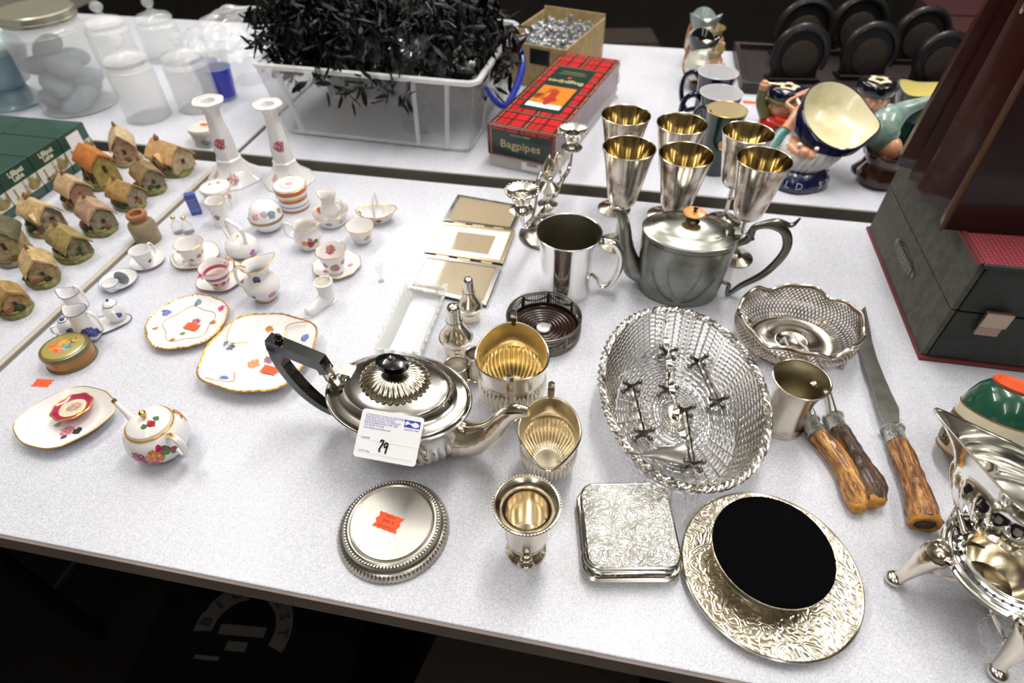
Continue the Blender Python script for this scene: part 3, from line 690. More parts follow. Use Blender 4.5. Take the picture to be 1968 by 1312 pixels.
# --- candelabrum
b0=(1050,452); C0=P(*b0); hn=HZ(b0,(1050,309)); print('candelabrum',hn)
t=thing('candelabrum','two-branch silver candelabrum with a flame finial, beside the tankard','candelabrum',C0)
rb=RW(*b0,0,104)
g=G().lathe([(0,0),(rb,0),(rb*1.02,.002),(rb*.97,.005),(rb*.86,.008),(rb*.7,.010),(rb*.42,.014),(rb*.22,.022),(rb*.18,.028),(rb*.30,.032),(rb*.32,.036),(rb*.18,.040),(rb*.16,.050),(rb*.30,.056),(rb*.36,.060),(rb*.2,.065),(rb*.14,.075),(rb*.30,.084),(rb*.40,.088),(rb*.30,.092),(rb*.14,.098),(rb*.18,.104),(rb*.12,.108),(0,.108)],48); part('base_and_column',g,SILVER,t,smooth=60)
g=G().lathe([(0,.106),(.004,.107),(.007,.112),(.0088,.120),(.007,.128),(.0045,.134),(.001,.142),(0,.143)],24,lambda q,r,z:(r*(1+.25*abs(sin(1.5*q+z*120)))*cos(q),r*(1+.25*abs(sin(1.5*q+z*120)))*sin(q),z)); part('flame_finial',g,SILVERW,t)
for (px,w) in (((1003,369),66),((1101,252),58)):
    N=P(*px,hn)-C0; N.z=hn; d=Vector((N.x,N.y,0)); rn=RW(*px,hn,w); dn=d.normalized()
    g=G().lathe([(0,-.026),(rn*.45,-.026),(rn*.3,-.022),(rn*.26,-.021),(rn*.44,-.018),(rn*.56,-.012),(rn*.58,-.004),(rn*.62,-.001),(rn*.95,.0),(rn,.0015),(rn*.95,.003),(rn*.7,.001),(rn*.5,-.001),(rn*.42,-.002),(rn*.40,-.014),(0,-.014)],40); s_=part('candle_socket',g,SILVER,t,smooth=60); s_.location=N
    gg=beads(G(),rn*.96,.0025,22,.0022); part('border',gg,SILVER,s_,kind='stuff')
    gg=G().lathe([(0,-.036),(.003,-.036),(rn*.25,-.033),(rn*.70,-.029),(rn*.72,-.0275),(rn*.3,-.026),(0,-.026)],36); part('drip_pan',gg,SILVER,s_)
    L_=d.length
    pts=cr([(0,0,.060)+Vector() if False else Vector((0,0,.062)),dn*L_*.28+Vector((0,0,.055)),dn*L_*.62+Vector((0,0,.066)),dn*L_*.92+Vector((0,0,hn-.062)),Vector((N.x,N.y,hn-.034))],7); part('arm',G().tube(pts,crf([.0045,.0042,.0036,.0032,.003],7),8),SILVER,t)
    pts=cr([Vector((0,0,.098)),dn*L_*.16+Vector((0,0,.118)),dn*L_*.32+Vector((0,0,.128)),dn*L_*.44+Vector((0,0,.118)),dn*L_*.50+Vector((0,0,.085)),dn*L_*.62+Vector((0,0,.067))] ,6); part('scroll',G().tube(pts,crf([.002,.0022,.0024,.0032,.0024,.002],6),8),SILVERW,t)
# --- woven wire basket
WIRE=mat('woven_silver_wire',(.83,.81,.77),.2,1); WIRE2=mat('silver_weave_strand',(.78,.76,.71),.25,1,var=(40,(.5,.48,.43),.5,.8))
hb=.052
p4=[P(*q,hb) for q in ((1292,590),(1352,932),(1154,708),(1465,792))]
cb=(p4[0]+p4[1])/2; ax=(p4[0]-p4[1]); Ab=ax.length/2; Bb=((p4[3]-p4[2]).length)/2; cb=(cb+(p4[2]+p4[3])/2)/2
rzb=math.atan2(ax.y,ax.x); print('basket',Ab,Bb)
t=thing('wire_basket','oval woven silver wire basket holding the knife rests','basket',(cb.x,cb.y,TH),rzb); BASK=t
def bp(q,s,z,out=0):   # s 0..1 : floor radius fraction ; side handled by z
    return Vector((Ab*s*cos(q),Bb*s*sin(q),z))
def side(u):  # u 0 floor edge ->1 rim
    return .76+.22*u**.8, .003+(hb-.004)*u
NS=64
g=G()
for i in range(NS):
    q=2*pi*i/NS
    g.tube([bp(q,.80,.003+.001),bp(q,*side(.15)),bp(q,*side(.55)),bp(q,*side(.98))],.0009,5)
part('upright_wires',g,WIRE2,t,kind='stuff')
g=G()
for i in range(32):
    q=2*pi*i/32; g.tube([bp(q,.05,.0035),bp(q,.45,.003),bp(q,.80,.0035)],.0009,4)
part('floor_centre',G().lathe([(0,.002),(.09,.002),(.09,.0045),(0,.005)],32,lambda q,r,z:(Ab*r*cos(q),Bb*r*sin(q),z)),WIRE2,t)
part('floor_spokes',g,WIRE2,t,kind='stuff')
def weave(n,sides):
    g=G()
    for k in range(n):
        seg=NS*3; pts=[]
        for i in range(seg):
            q=2*pi*i/seg; ph=cos(NS/2*q+(k%2)*pi)*.0008
            if sides: s_,z=side((k+.5)/n)
            else: s_,z=.06+.72*(k+.5)/n,.0032
            d=Vector((cos(q),sin(q),0)); p=bp(q,s_,z)
            pts.append(p+d*ph if sides else p+Vector((0,0,ph*.7)))
        g.tube(pts,.00075,4,closed=True,fl=1.25)
    return g
part('side_weave',weave(19,True),WIRE,t,kind='stuff'); part('floor_weave',weave(20,False),WIRE,t,kind='stuff')
for k in range(3):
    n=420; pts=[]
    for i in range(n):
        q=2*pi*i/n; w=q*26+2*pi*k/3; d=Vector((cos(q),sin(q),0)); pts.append(bp(q,1.0,hb)+d*(.0036*cos(w))+Vector((0,0,.0028*sin(w))))
    part('braided_rim_strand',G().tube(pts,.0015,5,closed=True),WIRE,t)
# --- contents of the basket
IRON=mat('dark_knife_rest',(.16,.145,.13),.22,1,var=(120,(.3,.28,.25),.5,.8))
def rest(lb,a,b,za=.008,zb=.008):
    A=P(*a,za); B=P(*b,zb); d=(B-A); L_=d.length; m=A.lerp(B,.5)
    t=thing('knife_rest',lb,'knife rest',m,math.atan2(d.y,d.x),'dark knife rests in the wire basket')
    M=TM(ry=-math.asin(max(-1,min(1,(zb-za)/L_))))
    pts=[(-L_/2+L_*i/24,0,0) for i in range(25)]
    g=G().tube(pts,[.0026+.0012*abs(sin(i*.55)) for i in range(25)],8,M=M); g.ell((0,0,0),(.004,.0033,.0033),10,6,M=M); part('bar',g,IRON,t)
    for s in (-1,1):
        e=Vector((s*L_/2,0,0)); g=G()
        for k in range(4):
            q=R(45+90*k); v=Vector((s*.001,cos(q)*.0125,sin(q)*.0115))
            g.tube([e,e+v*.6,e+v],[.0036,.0022,.0024],7,M=M); g.ell(tuple(e+v*1.05),(.0034,.0034,.0034),8,6,M=M)
        part('cross_end',g,IRON,t)
rest('dark knife rest alone at the left of the wire basket',(1214,744),(1236,833),.0155,.0155)
rest('dark knife rest at the right of the wire basket, slanting',(1342,695),(1378,772),.0155,.0155)
rest('dark knife rest lying nearest the basket front, across the cone tip',(1315,790),(1332,893),.0165,.0155)
rest('dark knife rest under the twisted strip, in the middle of the basket',(1283,679),(1283,750),.0155,.0155)
pts=cr([P(*q) for q in ((1264,653,.022),(1262,640,.026),(1272,625,.03),(1280,633,.03),(1276,650,.026),(1279,668,.023),(1283,700,.022),(1287,740,.021),(1293,785,.021),(1300,815,.020),(1311,852,.018),(1306,862,.017),(1280,868,.016),(1262,868,.014),(1254,862,.013),(1260,853,.013))],8)
o0=pts[len(pts)//2].copy(); t=thing('twisted_strip','twisted silver strip with hooked ends, lying lengthwise in the basket','skewer',o0)
pts=[p-o0+Vector((0,0,.009)) for p in pts]; g=G(); vs=[];fs=[]
n=len(pts)
for i,p in enumerate(pts):
    a=pts[max(0,i-1)];b=pts[min(n-1,i+1)]; T=(b-a).normalized(); S=T.cross(Vector((0,0,1))).normalized(); U=S.cross(T)
    tw=0 if not(40<i<88) else (i-40)/48*pi*5
    w=.0016 if i<36 or i>90 else .0034
    A=S*cos(tw)+U*sin(tw); B_=U*cos(tw)-S*sin(tw)
    if i<=36 or i>=90: A,B_=U,S
    for x,y in ((-1,-1),(1,-1),(1,1),(-1,1)): vs.append(p+A*w*x+B_*.0003*y)
for i in range(n-1):
    for k in range(4): fs.append((4*i+k,4*i+(k+1)%4,4*i+4+(k+1)%4,4*i+4+k))
fs+=[(3,2,1,0),(4*n-4,4*n-3,4*n-2,4*n-1)]
g.add(vs,fs); part('strip',g,SILVERB,t,smooth=60)
A=P(1222,874,.012); B=P(1316,871,.019); t=thing('metal_cone','plain pointed metal cone lying at the front of the wire basket','cone',(A+B)/2)
d=(B-A); Mq=d.to_track_quat('Z','Y').to_matrix().to_4x4(); L_=d.length
part('shell',G().lathe([(0,-L_/2),(.0135,L_/2),(.0128,L_/2),(0,-L_/2+.01)],40,M=Mq),mat('satin_metal',(.55,.54,.52),.35,1),t,smooth=50)
part('hem',G().ring(.0133,.0007,L_/2,40,6,M=Mq),SILVER,t)
# --- pierced oval dish
hp=.050; p4=[P(*q,hp) for q in ((1419,612),(1662,622),(1508,541),(1577,676))]
cp_=sum(p4,Vector())/4; Ap=(p4[1]-p4[0]).length/2; Bp=(p4[3]-p4[2]).length/2
ax=p4[1]-p4[0]; print('pierced',Ap,Bp)
t=thing('pierced_dish','oval pierced lattice silver dish with a wavy rim on four feet','dish',(cp_.x,cp_.y,TH),math.atan2(ax.y,ax.x))
PRC=mat('pierced_silver',(.62,.56,.49),.22,1,var=(40,(.36,.31,.25),.45,.75))
def pd(q,u):
    r=[.66,.86,.97,1.0,.99,.98][min(5,int(u*5))]; k=min(4,int(u*5)); f=u*5-k; ra=[.66,.86,.97,1.0,.985,.98]; r=ra[k]*(1-f)+ra[k+1]*f
    z=.009+(hp-.009)*u**1.1+ (.0045*sin(6*q)+.002*sin(12*q+1))*max(0,u-.55)/.45
    return Vector((Ap*r*cos(q),Bp*r*sin(q),z))
for fam in (1,-1):
    g=G()
    for i in range(84):
        q0=2*pi*i/84; g.tube([pd(q0+fam*.42*j/9,.02+.90*j/9) for j in range(10)],.0009,4)
    part('lattice',g,PRC,t,kind='stuff')
part('rim',G().tube([pd(2*pi*i/144,1.0) for i in range(144)],.0021,7,closed=True),PRC,t)
part('upper_band',G().tube([pd(2*pi*i/144,.93) for i in range(144)],.0014,6,closed=True,fl=1.6),PRC,t)
g=G().lathe([(0,.0075),(.64,.0075),(.68,.009),(.67,.0105),(.62,.0092),(.30,.0085),(.28,.0100),(.24,.0100),(.22,.0085),(0,.0085)],72,lambda q,r,z:(Ap*r*cos(q),Bp*r*sin(q),z)); part('floor_plate',g,mat('dish_floor_silver',(.66,.62,.56),.16,1,var=(30,(.42,.38,.32),.5,.8)),t,smooth=60)
for k in range(4):
    q=R(38+ (0,104,180,284)[k]); x,y=Ap*.86*cos(q),Bp*.86*sin(q)
    part('foot',G().tube(cr([(x*.86,y*.86,.010),(x,y,.014),(x*1.06,y*1.06,.008),(x*1.02,y*1.02,.003),(x*1.10,y*1.10,.0022)],5),crf([.003,.0045,.003,.0022,.0026],5),7),PRC,t)
# --- small mug
b0=(1500,812); tp=(1536,728); h=HZ(b0,tp); r=RW(*tp,h,112); print('mug',h,r)
t=thing('christening_mug','small flared silver mug in front of the pierced dish','mug',P(*b0),ANG(b0,(1560,790)))
rb=r*.85
g=G().lathe([(0,0),(rb,0),(rb*1.02,.002),(rb*.97,.005),(rb*.93,.007),(rb*.95,.009),(rb*.88,.012),(rb*.87,h*.4),(r*.77,h*.65),(r*.86,h*.88),(r,h)],64); part('body',g,SILVERW,t,smooth=50)
part('interior',G().lathe([(r*.985,h),(r*.84,h*.88),(r*.75,h*.65),(rb*.84,h*.4),(rb*.82,.010),(0,.009)],64),mat('mug_lining',(.56,.52,.40),.3,1,var=(20,(.4,.36,.27),.4,.7)),t,recalc=False)
part('rim',G().ring(r*.995,.0011,h,64,6),SILVERW,t)
pts=cr([(rb*.84,0,h*.75),(r*1.1,0,h*.83),(r*1.5,0,h*.70),(r*1.55,0,h*.42),(r*1.2,0,h*.22),(rb*.85,0,h*.25)],7)
part('handle',G().tube(pts,crf([.003,.0026,.0024,.0024,.0022,.003],7),8,fl=1.2),SILVERW,t)
# --- antler-handled carving set
def antler_mat(n,c1,c2,c3):
    s=NT(n); s.b.inputs['Roughness'].default_value=.32; s.b.inputs['Coat Weight'].default_value=.3
    mp=s.n('ShaderNodeMapping'); mp.inputs['Scale'].default_value=(1,.16,.16) ; mp.inputs['Scale'].default_value=(.14,1,1); s.l(s.tc(),mp.inputs[0])
    nz=s.noise(210,5,.7,mp.outputs[0],.2).outputs[0]
    s.l(s.ramp(nz,[(.40,srgb(c1)),(.50,srgb(c2)),(.60,srgb(c3))]),s.b.inputs['Base Color']); s.bump(nz,.9,.003); return s.m
AN1=antler_mat('polished_antler','#d8a653','#b07430','#6a3a18'); AN2=antler_mat('dark_ridged_antler','#7a5a40','#4b372c','#2f241f'); AN3=antler_mat('brown_antler','#c99450','#8f5a2c','#563018')
BLADE=mat('worn_blade_steel',(.40,.40,.37),.36,1,var=(40,(.28,.27,.24),.4,.7)); FERR=engraved('ferrule_silver',(.5,.5,.47),.3,260,.6,.001)
HORNE=mat('cut_antler_end','#c8923e',.4,var=(120,'#a8702c',.4,.6)); PITH=mat('antler_pith','#6d5a44',.8,var=(200,'#463626',.4,.6))
def knife_base(nm,lb,cat,f0,f1,end,bow=0,r0=.010,r1=.013,hm=AN1,zf=.011,ridges=.08,hole=False,oy=0,scoop=True):
    """f0 blade side of ferrule, f1 handle side, end = handle end (px)"""
    A=P(*f0,zf); B=P(*f1,zf); E=P(*end,zf); d=E-B; L_=d.length; a=math.atan2(d.y,d.x)
    t=thing(nm,lb,cat,(B.x,B.y,TH),a); zz=zf
    n=64; pts=[]; rs=[]
    for i in range(n):
        u=i/(n-1); pts.append(Vector((L_*u,bow*4*u*(1-u)*L_,zz+.001*sin(3*u)))); rs.append((r0+(r1-r0)*u)*(1+.04*sin(7*u+1))*(1 if hole else 1-.42*max(0,(u-.80)/.2)**1.5))
    g=G().tube(pts,rs,20,fl=.92,up=(0,0,1))
    random.seed(len(lb))
    ph=[random.uniform(0,6) for _ in range(4)]
    for i in range(len(g.v)):
        ri=i//20; k=i%20; 
        if ri<n:
            c_=pts[ri]; v=Vector(g.v[i]); w=1+ridges*1.6*noise.noise(Vector((ri*.16,2.2*cos(2*pi*k/20)+ph[2],2.2*sin(2*pi*k/20))))*min(1,ri/6)+ridges*(sin(5*2*pi*k/20+ph[0]+ri*.05)+.6*sin(3*2*pi*k/20+ph[1]-ri*.06))*min(1,ri/10); g.v[i]=tuple(c_+(v-c_)*w)
    ha=part('handle',g,hm,t,smooth=60)
    e=pts[-1]; T=(pts[-1]-pts[-2]).normalized()
    Me=Matrix.Translation(e)@T.to_track_quat('Z','Y').to_matrix().to_4x4()
    if hole:
        part('handle_end',G().lathe([(r1*.50,-.002),(r1*.56,.001),(r1*.72,.0045),(r1*.9,.004),(r1*1.0,.001),(r1*.98,-.003)],28,M=Me),HORNE,t)
        part('hollow_end',G().lathe([(0,.0022),(r1*.55,.0022),(r1*.60,.003)],20,M=Me),PITH,t,recalc=False)
    else:
        part('handle_end',G().lathe([(r1*.62,-.004),(r1*.60,0),(r1*.5,.0025),(r1*.3,.004),(0,.0045)],28,M=Me),HORNE,t)
    ff=(A-B); ff.z=0; fl_=ff.length
    Mf=Matrix.Translation((0,0,zz))@Matrix.Rotation(-pi/2,4,'Y')@Matrix.Identity(4)
    # ferrule points to -x
    rf=r0*1.02
    part('ferrule',G().lathe([(0,-.001),(rf,-.001),(rf*1.05,.001),(rf*.95,.002),(rf*.92,fl_-.004),(rf*1.12,fl_-.003),(rf*1.15,fl_-.001),(rf*.9,fl_),(0,fl_)],28,M=Mf),FERR,t,smooth=40)
    return t,a,fl_,zz
t,a,fl_,zz=knife_base('carving_knife','carving knife with a broad worn blade and hollow-ended antler handle, beside the brown suitcase','knife',(1716,823),(1724,851),(1776,1003),bow=.02,r0=.0112,r1=.0155,hm=AN3,hole=True)
org=t.location; Mi=Matrix.Rotation(-a,4,'Z')
def LB(x,y,z): return Mi@(P(x,y,z)-Vector((org.x,org.y,TH)))
zb=.0115
Lf=[(1704,822),(1692,800),(1683,770),(1673,735),(1660,700),(1652,665),(1648,630),(1652,600),(1663,588)]
Rt=[(1731,825),(1728,800),(1728,785),(1714,757),(1698,720),(1686,690),(1676,655),(1670,620),(1663,588)]
n=len(Lf); vl=[LB(*p,zb) for p in Lf]; vr_=[LB(*p,zb) for p in Rt]
up_=[(v.x,v.y,zb+.0007) for v in vl]+[(v.x,v.y,zb+.0002) for v in vr_]; dn_=[(v.x,v.y,zb-.0007) for v in vl]+[(v.x,v.y,zb-.0002) for v in vr_]
fs=[]
for i in range(n-1): fs+=[(i,i+1,n+i+1,n+i),(2*n+i,3*n+i,3*n+i+1,2*n+i+1),(i,2*n+i,2*n+i+1,i+1),(n+i,n+i+1,3*n+i+1,3*n+i)]
fs+=[(0,n,3*n,2*n)]
part('blade',G().add(up_+dn_,fs),BLADE,t,smooth=20)
t,a,fl_,zz=knife_base('carving_fork','carving fork with a dark ridged antler handle, its tines behind the small mug','fork',(1602,800),(1612,825),(1682,966),r0=.0105,r1=.0185,hm=AN2,ridges=.10)
org=t.location; Mi=Matrix.Rotation(-a,4,'Z')
g=G().tube(cr([LB(1604,802,.011),LB(1597,770,.011),LB(1588,745,.010),LB(1566,700,.009),LB(1548,668,.008)],6),crf([.0042,.0030,.003,.0034,.0036],6),8,fl=1.2); part('shaft',g,BLADE,t)
for s in (-1,1):
    pts=[LB(1549,670,.008)+Vector((0,0,0)),LB(1538+s*9,650,.008),LB(1520+s*10,615,.006)]; pts=[Vector((p.x,p.y,max(.003,p.z))) for p in pts]; part('tine',G().tube(cr(pts,4),[.0026,.0018,.0007],6),BLADE,t)
t,a,fl_,zz=knife_base('sharpening_steel','sharpening steel with a smooth curved yellow-brown antler handle','sharpening steel',(1564,808),(1570,836),(1648,976),bow=.10,r0=.0104,r1=.0140,hm=AN1,ridges=.05)
org=t.location; Mi=Matrix.Rotation(-a,4,'Z')
pts=cr([LB(1566,808,.011),LB(1563,792,.013),LB(1556,783,.013),LB(1553,793,.012),LB(1546,780,.010),LB(1530,740,.0085)],6)
part('guard_ring',G().tube(pts[:18],.0022,7),BLADE,t); part('rod',G().tube([LB(1563,800,.011),LB(1548,756,.010),LB(1524,690,.009),LB(1508,650,.009)],.0034,8),BLADE,t)
# --- green-shouldered jar, upside down
GRN=mat('green_glaze','#1f4f3c',.12,coat=.6); CRM=mat('cream_glaze','#d8cfb4',.2,coat=.4,band=None); ORC=mat('orange_clay','#d9572a',.6)
A=P(1882,884,.030); zt_=.088; B=P(1944,752,zt_); ax_=(B-A)
ax_=Vector((ax_.x*.75,ax_.y*.75,.095)).normalized(); Lj=.092; rj=.036
base=B-ax_*Lj; base.z=TH+rj*1.02*math.sqrt(1-ax_.z**2)+.001
t=thing('green_jar','cream and green glazed pottery jar with an orange unglazed base, tipped over','jar',base); t.rotation_mode='QUATERNION'; t.rotation_quaternion=ax_.to_track_quat('Z','Y')
part('body',G().lathe([(0,0),(rj*.96,0),(rj*1.02,.003),(rj*1.03,.05),(rj*1.0,.056)],64),CRM,t,smooth=50)
part('green_shoulder',G().lathe([(rj*1.003,.0555),(rj*.99,.058),(rj*.93,.068),(rj*.80,.079),(rj*.64,.086),(rj*.56,.088),(0,.088)],64),GRN,t,smooth=50)
part('orange_foot',G().lathe([(0,.0875),(rj*.58,.0875),(rj*.60,.090),(rj*.56,.0925),(rj*.48,.0925),(rj*.42,.0905),(0,.0903)],48),ORC,t)
part('glaze_line',G().ring(rj*1.004,.0006,.0558,64,6),mat('brown_line','#7a4a20',.4),t)
for k in range(5):
    q=2*pi*k/5+.2; g=G(); g2=G()
    def arc(q0,q1,z0,z1,r_,th):
        vs=[];fs=[];n=8
        for i in range(n+1):
            qq=q0+(q1-q0)*i/n
            for (zz_,rr_) in ((z0,r_),(z1,r_),(z1,r_+th),(z0,r_+th)): vs.append((rr_*cos(qq),rr_*sin(qq),zz_))
        for i in range(n):
            for c_ in range(4): fs.append((4*i+c_,4*i+(c_+1)%4,4*i+4+(c_+1)%4,4*i+4+c_))
        fs+=[(0,3,2,1),(4*n,4*n+1,4*n+2,4*n+3)]; return vs,fs
    pn=part('picture_panel',G().add(*arc(q-.38,q+.38,.008,.044,rj*1.02,.0008)),mat('panel_border','#6f5524',.35,metal=.4),t,smooth=40)
    part('picture',G().add(*arc(q-.32,q+.32,.012,.040,rj*1.04,.0005)),mat('panel_picture','#8f8a6a',.3,var=(220,'#26241d',.42,.55)),pn,smooth=40)
part('mouth_rim',G().ring(rj*.98,.002,.002,48,8),mat('brown_line2','#7a4a20',.4),t)
# --- footed burner stand at the right edge
zr=.058; cst=P(1938,1085,zr); rst=(cst-P(1812,1052,zr)).length; print('stand r',rst)
t=thing('burner_stand','round silver burner stand on shell-kneed paw legs at the right edge','stand',(cst.x,cst.y,TH))
g=G().lathe([(rst*.62,zr+.002),(rst*.66,zr+.004),(rst*.80,zr+.003),(rst*.90,zr+.003),(rst*.97,zr+.003),(rst,zr),(rst*.97,zr-.003),(rst*.80,zr-.002),(rst*.64,zr-.002)],96,loop=True); part('pierced_ring',g,SILVERB,t,smooth=50)
part('ring_edge',G().ring(rst*.985,.0022,zr,96,8),SILVERB,t); 
for kk in (.90,.70): part('ring_moulding',G().ring(rst*kk,.0016,zr+.0035,96,6),SILVERB,t)
g=G()
for i in range(40):
    q=2*pi*i/40; r_=rst*.80; g.lathe([(0,0),(.0018,0),(.0018,.0006),(0,.0006)],4,M=TM((r_*cos(q),r_*sin(q),zr+.0032),rz=q))
    g.box((0,0,.0003),(.0008,.006,.0006),TM((rst*.80*cos(q+.078),rst*.80*sin(q+.078),zr+.003),rz=q+.078))
part('piercing',g,mat('pierced_dark',(.05,.05,.08),.5,.4),t,kind='stuff')
g=G().lathe([(rst*.64,zr-.001),(rst*.66,zr-.012),(rst*.58,zr-.026),(rst*.40,zr-.036),(0,zr-.038)],72); part('bowl',g,SILVERW,t,solid=.0012)
def lg(px,k):
    F=P(px[0],px[1],.004)-Vector((cst.x,cst.y,TH)); d=Vector((F.x,F.y,0)); dn=d.normalized(); L_=d.length; zv=Vector((0,0,1))
    a=math.atan2(dn.y,dn.x)
    pts=cr([dn*(rst*.92)+zv*(zr-.016),dn*(rst*1.03)+zv*(zr-.004),dn*(rst*1.16)+zv*(zr+.002),dn*(rst*1.16+(L_-rst*1.16)*.45)+zv*(zr*.58),dn*(L_*.97)+zv*.012,dn*L_*1.02+zv*.005],7)
    lo=part('leg',G().tube(pts,crf([.004,.009,.0115,.0075,.0052,.007],7),12,fl=1.1),SILVERW,t)
    g=G()
    for j in range(7):
        u=(j-3)*.28; sd=Vector((-dn.y,dn.x,0)); g.tube(cr([dn*(rst*1.24)+zv*(zr-.006),dn*(rst*1.12)+sd*sin(u)*.012+zv*(zr+.006*cos(u)+.004),dn*(rst*.98)+sd*sin(u)*.017+zv*(zr+.002)],4),[.0012,.0026,.0016],6)
    part('shell_knee',g,SILVERB,lo)
    part('foot_pad',G().ell(tuple(dn*L_*1.03+zv*.0055),(.0085,.0085,.0055),12,8),SILVER,lo)
    part('stretcher',G().tube(cr([dn*(L_*.80)+zv*.022,dn*(rst*1.02)+zv*.026,dn*(rst*.6)+zv*.020,zv*.020],5),.0021,8),SILVER,t)
for k,px in enumerate(((1722,1113),(1915,1288))): lg(px,k)
A=P(1722,1113,.004)-Vector((cst.x,cst.y,TH)); a0=math.atan2(A.y,A.x)
F2=P(1915,1288,.004)-Vector((cst.x,cst.y,TH)); a1=math.atan2(F2.y,F2.x)
Lr=A.length
for aa in (a0+pi,a1+pi):
    w=Vector((cst.x+Lr*cos(aa),cst.y+Lr*sin(aa),TH)); lg(PX(w),0)
# hinge pin, lever and chains
o0=Vector((cst.x,cst.y,TH))
part('hinge_pin',G().tube([P(1841,973,.066)-o0,P(1853,1022,.066)-o0],.0024,10),SILVER,t)
part('lever',G().tube(cr([P(1849,1050,.068)-o0,P(1858,1043,.070)-o0,P(1875,1046,.070)-o0,P(1892,1052,.067)-o0],5),crf([.0012,.0022,.0016,.001],5),7),DARKM,t)
def chain(pts,n):
    g=G(); pp=cr(pts,10); L_=len(pp)
    for i in range(n):
        p=pp[int(i*(L_-1)/n)]; q=pp[min(L_-1,int(i*(L_-1)/n)+1)]; d=(q-p).normalized()
        M=Matrix.Translation(p)@d.to_track_quat('X','Z').to_matrix().to_4x4()@Matrix.Rotation(pi/2*(i%2),4,'X')
        g.tube([(.0019*cos(a),.0011*sin(a),0) for a in [2*pi*j/8 for j in range(8)]],.00035,4,closed=True,M=M)
    return g
part('chain',chain([P(1841,970,.068)-o0,P(1833,982,.064)-o0,P(1824,997,.060)-o0],9),SILVERW,t,kind='stuff')
part('chain',chain([P(1928,1166,.056)-o0,P(1905,1180,.040)-o0,P(1871,1206,.008)-o0],22),SILVERW,t,kind='stuff')
part('chain_loop',G().tube([Vector(P(1955,1183,.056)-o0)+Vector((.0045*cos(a),.0045*sin(a),0)) for a in [2*pi*j/16 for j in range(16)]],.001,6,closed=True),SILVERB,t)
# --- sauce boat on the stand
zc=.075; Cb=P(1962,1000,zc); Lip=P(1806,818,.135); d=Lip-Cb; La=math.hypot(d.x,d.y); print('boat',La,Lip,Cb)
ab=math.atan2(d.y,d.x)
t=thing('sauce_boat','silver sauce boat with spiral gadroons and a high pouring lip, above the burner stand','sauce boat',(Cb.x,Cb.y,TH+.050),ab)
H=.080; aw=La*.62; bw=La*.40
def sb(off):
    def f(q,r,z):
        u=z/H; d_=abs((q+pi)%(2*pi)-pi); lip=math.exp(-(d_/.60)**2); bk=math.exp(-((pi-d_)/.6)**2)
        k=1.0
        if off==0 and 0<u<.62: k=1+.08*(abs(sin(11*q+u*2.6))-.5)*min(1,u*5,(.66-u)*8)
        wl=max(0,(u-.25)/.75)**1.6
        x=(aw*r*k)*cos(q); y=(bw*r*k)*sin(q)
        nn=math.hypot(x,y) or 1
        x,y=x*(1-off/nn),y*(1-off/nn)
        y*=(1-.30*lip*wl)
        return (x+lip*wl*La*.50,y,z+wl*(lip*.020-.008*math.exp(-((d_-1.35)/.5)**2)+bk*.006))
    return f
pr=[(.45,0),(.62,H*.06),(.75,H*.13),(.86,H*.22),(.93,H*.32),(.97,H*.42),(.97,H*.5),(.95,H*.57),(.92,H*.63),(.90,H*.70),(.90,H*.78),(.93,H*.88),(1.0,H)]
part('body',G().lathe([(0,0)]+pr,308,sb(0)),SILVERB,t,smooth=60,recalc=False)
part('interior',G().lathe(pr[::-1][:-1]+[(.55,H*.10),(0,H*.08)],112,sb(.0012)),SILVERB,t,smooth=60,recalc=False)
part('rim',G().tube([sb(.0006)(2*pi*i/96,1.0,H) for i in range(96)],.0011,6,closed=True),SILVERB,t)
part('handle',G().tube(cr([(-aw*.9,0,H*.9),(-aw*1.1,0,H*1.5),(-aw*1.45,0,H*1.4),(-aw*1.5,0,H*.7),(-aw*.95,0,H*.3)],6),.003,8),SILVER,t)
# ============================================================= CHINA
GILT=mat('gilt_china_edge','#d9a441',.25,metal=.6)
ROSE=['#b01f4a','#c94b6d','#e79a9f','#d98a3a','#8f1230']; POSY=['#c96a9a','#7a8fc8','#6f9a5a','#c96a9a','#e0a060']; LEAF=['#4f7a4a','#6f9a5a']
def china(n,spots=None,band=None,col='#eceaea',bump=None): return mat(n,col,.1,coat=.3,spots=spots,band=band,bump=bump)
def rim(g_,par,r_=.0006,m=None,nm='gilt_rim'): return part(nm,G().tube(g_,r_,5,closed=True),m or GILT,par)
def camdir(loc): return math.atan2(-loc[1],-loc[0])
def surf(prof,r,h,u):
    for (a0,b0_),(a1,b1_) in zip(prof,prof[1:]):
        if b0_<=u<=b1_: return r*(a0+(a1-a0)*(u-b0_)/max(1e-6,b1_-b0_))
    return r*prof[-1][0]
def pspots(prof,r,h,loc,rz,prints):
    o=[]
    for th,u,rad,cols,*c in prints:
        q=camdir(loc)+th-rz; rr=surf(prof,r,h,u); o.append((rr*cos(q),rr*sin(q),u*h,rad,cols)+tuple(c))
    return o
